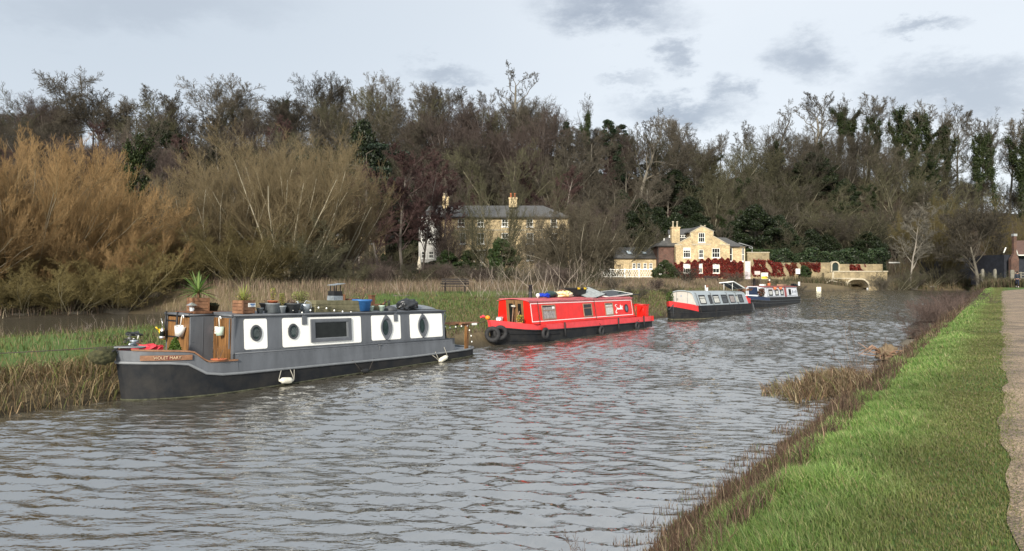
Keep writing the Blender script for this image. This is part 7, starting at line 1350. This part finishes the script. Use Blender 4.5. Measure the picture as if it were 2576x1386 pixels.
Wf('pale', 2290, 122, top=515, label='pale leaning bare tree right of the stone bridge', name='bare_tree', width=1.2); Wf('willow_yellow', 2365, 124, top=495, label='yellowish bare tree in front of the dark barn', name='bare_tree', width=.6); Wf('oak_b', 2462, 112, top=505, label='round-headed brown tree between barn and cottage', name='bare_tree', width=1.05); Wf('willow_yellow', 2560, 118, top=500, label='yellowish bare tree behind the brick cottage', name='bare_tree', width=.6)
for i, (px, Y, H) in enumerate(((2215, 119.5, 3.4), (2255, 119.5, 4.0), (2300, 119.3, 3.2), (2345, 119.2, 3.6), (2390, 119.2, 3.4), (2430, 119, 3.0), (2475, 100, 2.2), (2510, 97, 2.0))): Wf('brush_b' if i % 2 else 'brush_a', px, Y, H=H, label=('leftmost', 'second', 'third', 'fourth', 'fifth', 'sixth', 'seventh', 'last')[i] + ' brown bush from the bridge along the far water edge', name='waterside_bush', cat='bush', width=1.7, group='bushes along the far water edge')
for i, (px, Y, top, w) in enumerate(((1610, 145, 505, .9), (1655, 146, 525, .9), (1700, 143, 540, 1.0), (1900, 146, 520, 1.1), (1960, 148, 545, 1.0), (2080, 148, 590, 1.2), (2180, 148, 585, 1.3), (1845, 146, 560, 1.0), (1560, 140, 590, .8))): Wf('yew', px, Y, top=top, label=('dark yew left behind the slate annexe', 'dark yew right behind the slate annexe', 'dark yew behind the yellow house chimney', 'dark yew above the garden canopy', 'dark yew right of the garden canopy', 'dark yew above the arched gateway', 'dark yew above the stone bridge', 'dark yew behind the yellow house right roof', 'low dark yew at the left end of the slate annexe')[i], name='yew_tree', width=w, group='yews behind the houses', rz=i)
for i, (s, t, H) in enumerate(((36, 2.5, .9), (39, 2.4, 1.1), (42.5, 2.5, 1.2), (46, 2.4, 1.3), (50, 2.3, 1.3), (54, 2.4, 1.2), (59, 2.3, 1.3), (31, 2.5, .6), (64, 2.2, 1.3))):
    X, Y, _ = st(s, t); Wf('twiggy', None, Y, X=X, H=H * 1.1, label=('fourth', 'fifth', 'sixth', 'seventh', 'eighth', 'ninth', 'tenth', 'third', 'farthest')[i] + ' reddish bush from the camera along the near bank', name='bank_bush', cat='bush', width=1.35, group='reddish bushes on the near bank', rz=i)
for i, (s, t, H, w, lab) in enumerate(((20.5, 3.0, 1.9, .9, 'tall thin dead weed rising beside the reed raft'), (5.7, 3.1, .75, 1.2, 'sparse bare twigs at the water edge nearest the camera'), (19.5, 2.9, .9, 1.4, 'dark twig tuft behind the reed raft'))):
    X, Y, _ = st(s, t); Wf('weed', None, Y, X=X, H=H, label=lab, name='dead_weed', cat='weed', width=w, rz=i)
for i, (px, Y, H) in enumerate(((1205, 41, 2.0), (1245, 43, 2.6), (1285, 45, 2.9), (1320, 46, 3.0), (1355, 48, 3.0), (1398, 50, 3.1), (1440, 52, 3.2), (1490, 56, 3.0),  (1560, 56, 1.7), (1640, 62, 1.5), (1710, 70, 1.5))): Wf('sapling', px, Y, H=H, label=('leftmost', 'second', 'third', 'fourth', 'fifth', 'sixth', 'seventh', 'eighth', 'ninth', 'tenth', 'rightmost')[i] + ' pale bare sapling clump in the row behind the red boat', name='sapling', cat='sapling', width=1.3, group='pale saplings behind the red boat', rz=i * 2)
for i, (px, Y, H) in enumerate(((15, 27, 1.2), (75, 28, 1.0), (150, 29, 1.4), (215, 30, 1.3), (262, 30.5, 1.6), (330, 31, 1.2), (395, 32, 1.5), (1010, 40, 1.6), (1085, 42, 1.2))): Wf('sapling', px, Y, H=H, label=('leftmost', 'second', 'third', 'fourth', 'fifth', 'sixth', 'seventh', 'eighth', 'rightmost')[i] + ' pale dry stalk clump along the side channel grass', name='dry_stalks', cat='weed', width=1.3, group='pale stalk clumps on the far bank', rz=i * 2)
for i, (px, Y, H, k) in enumerate(((745, 101, 4.6, 'brush_a'), (800, 100, 4.2, 'brush_b'), (860, 102, 4.8, 'brush_c'), (915, 99, 4.2, 'brush_a'), (968, 100, 4.4, 'brush_b'))): Wf(k, px, Y, H=H, label=('leftmost', 'second', 'third', 'fourth', 'rightmost')[i] + ' brown bush screening the low cream building', name='bush', cat='bush', width=1.9, group='bushes before the low cream building')
for i, (px, Y, H, k) in enumerate(((1540, 58, 1.3, 'brush_a'), (1650, 62, 1.2, 'brush_c'), (1475, 60, 2.4, 'brush_b'), (1730, 84, 2.2, 'brush_a'), (1410, 56, 2.0, 'brush_c'), (1000, 66, 2.2, 'brush_a'), (1080, 70, 2.0, 'brush_c'), (1850, 100, 2.0, 'brush_a'), (1970, 106, 2.2, 'brush_b'), (930, 60, 2.6, 'brush_c'), (880, 55, 2.2, 'brush_b'), (470, 60, 3.0, 'brush_c'), (540, 56, 2.6, 'brush_a'), (640, 58, 2.8, 'brush_c'), (700, 55, 2.3, 'brush_b'), (790, 60, 2.6, 'brush_c'), (850, 66, 2.6, 'brush_a'), (965, 58, 1.9, 'brush_c'), (1045, 62, 2.0, 'brush_b'), (1110, 66, 2.2, 'brush_c'), (1165, 70, 2.2, 'brush_a'), (1215, 62, 1.8, 'brush_c'), (1265, 66, 2.0, 'brush_b'), (1330, 64, 2.0, 'brush_a'), (1385, 70, 2.4, 'brush_c'), (2010, 104, 1.6, 'brush_a'), (1900, 96, 1.3, 'brush_c'), (1600, 50, 1.2, 'brush_a'), (1690, 56, 1.2, 'brush_b'))): Wf(k, px, Y, H=H, look='low bare scrub bush', where='in dry grass below', name='scrub_bush', cat='bush', width=1.9, group='scrub bushes in the dry grass', rz=i)
Wf('laurel', 1125, 89, H=3.4, label='small evergreen low in the dark twiggy bush', name='evergreen_bush', cat='bush')
label_planted()
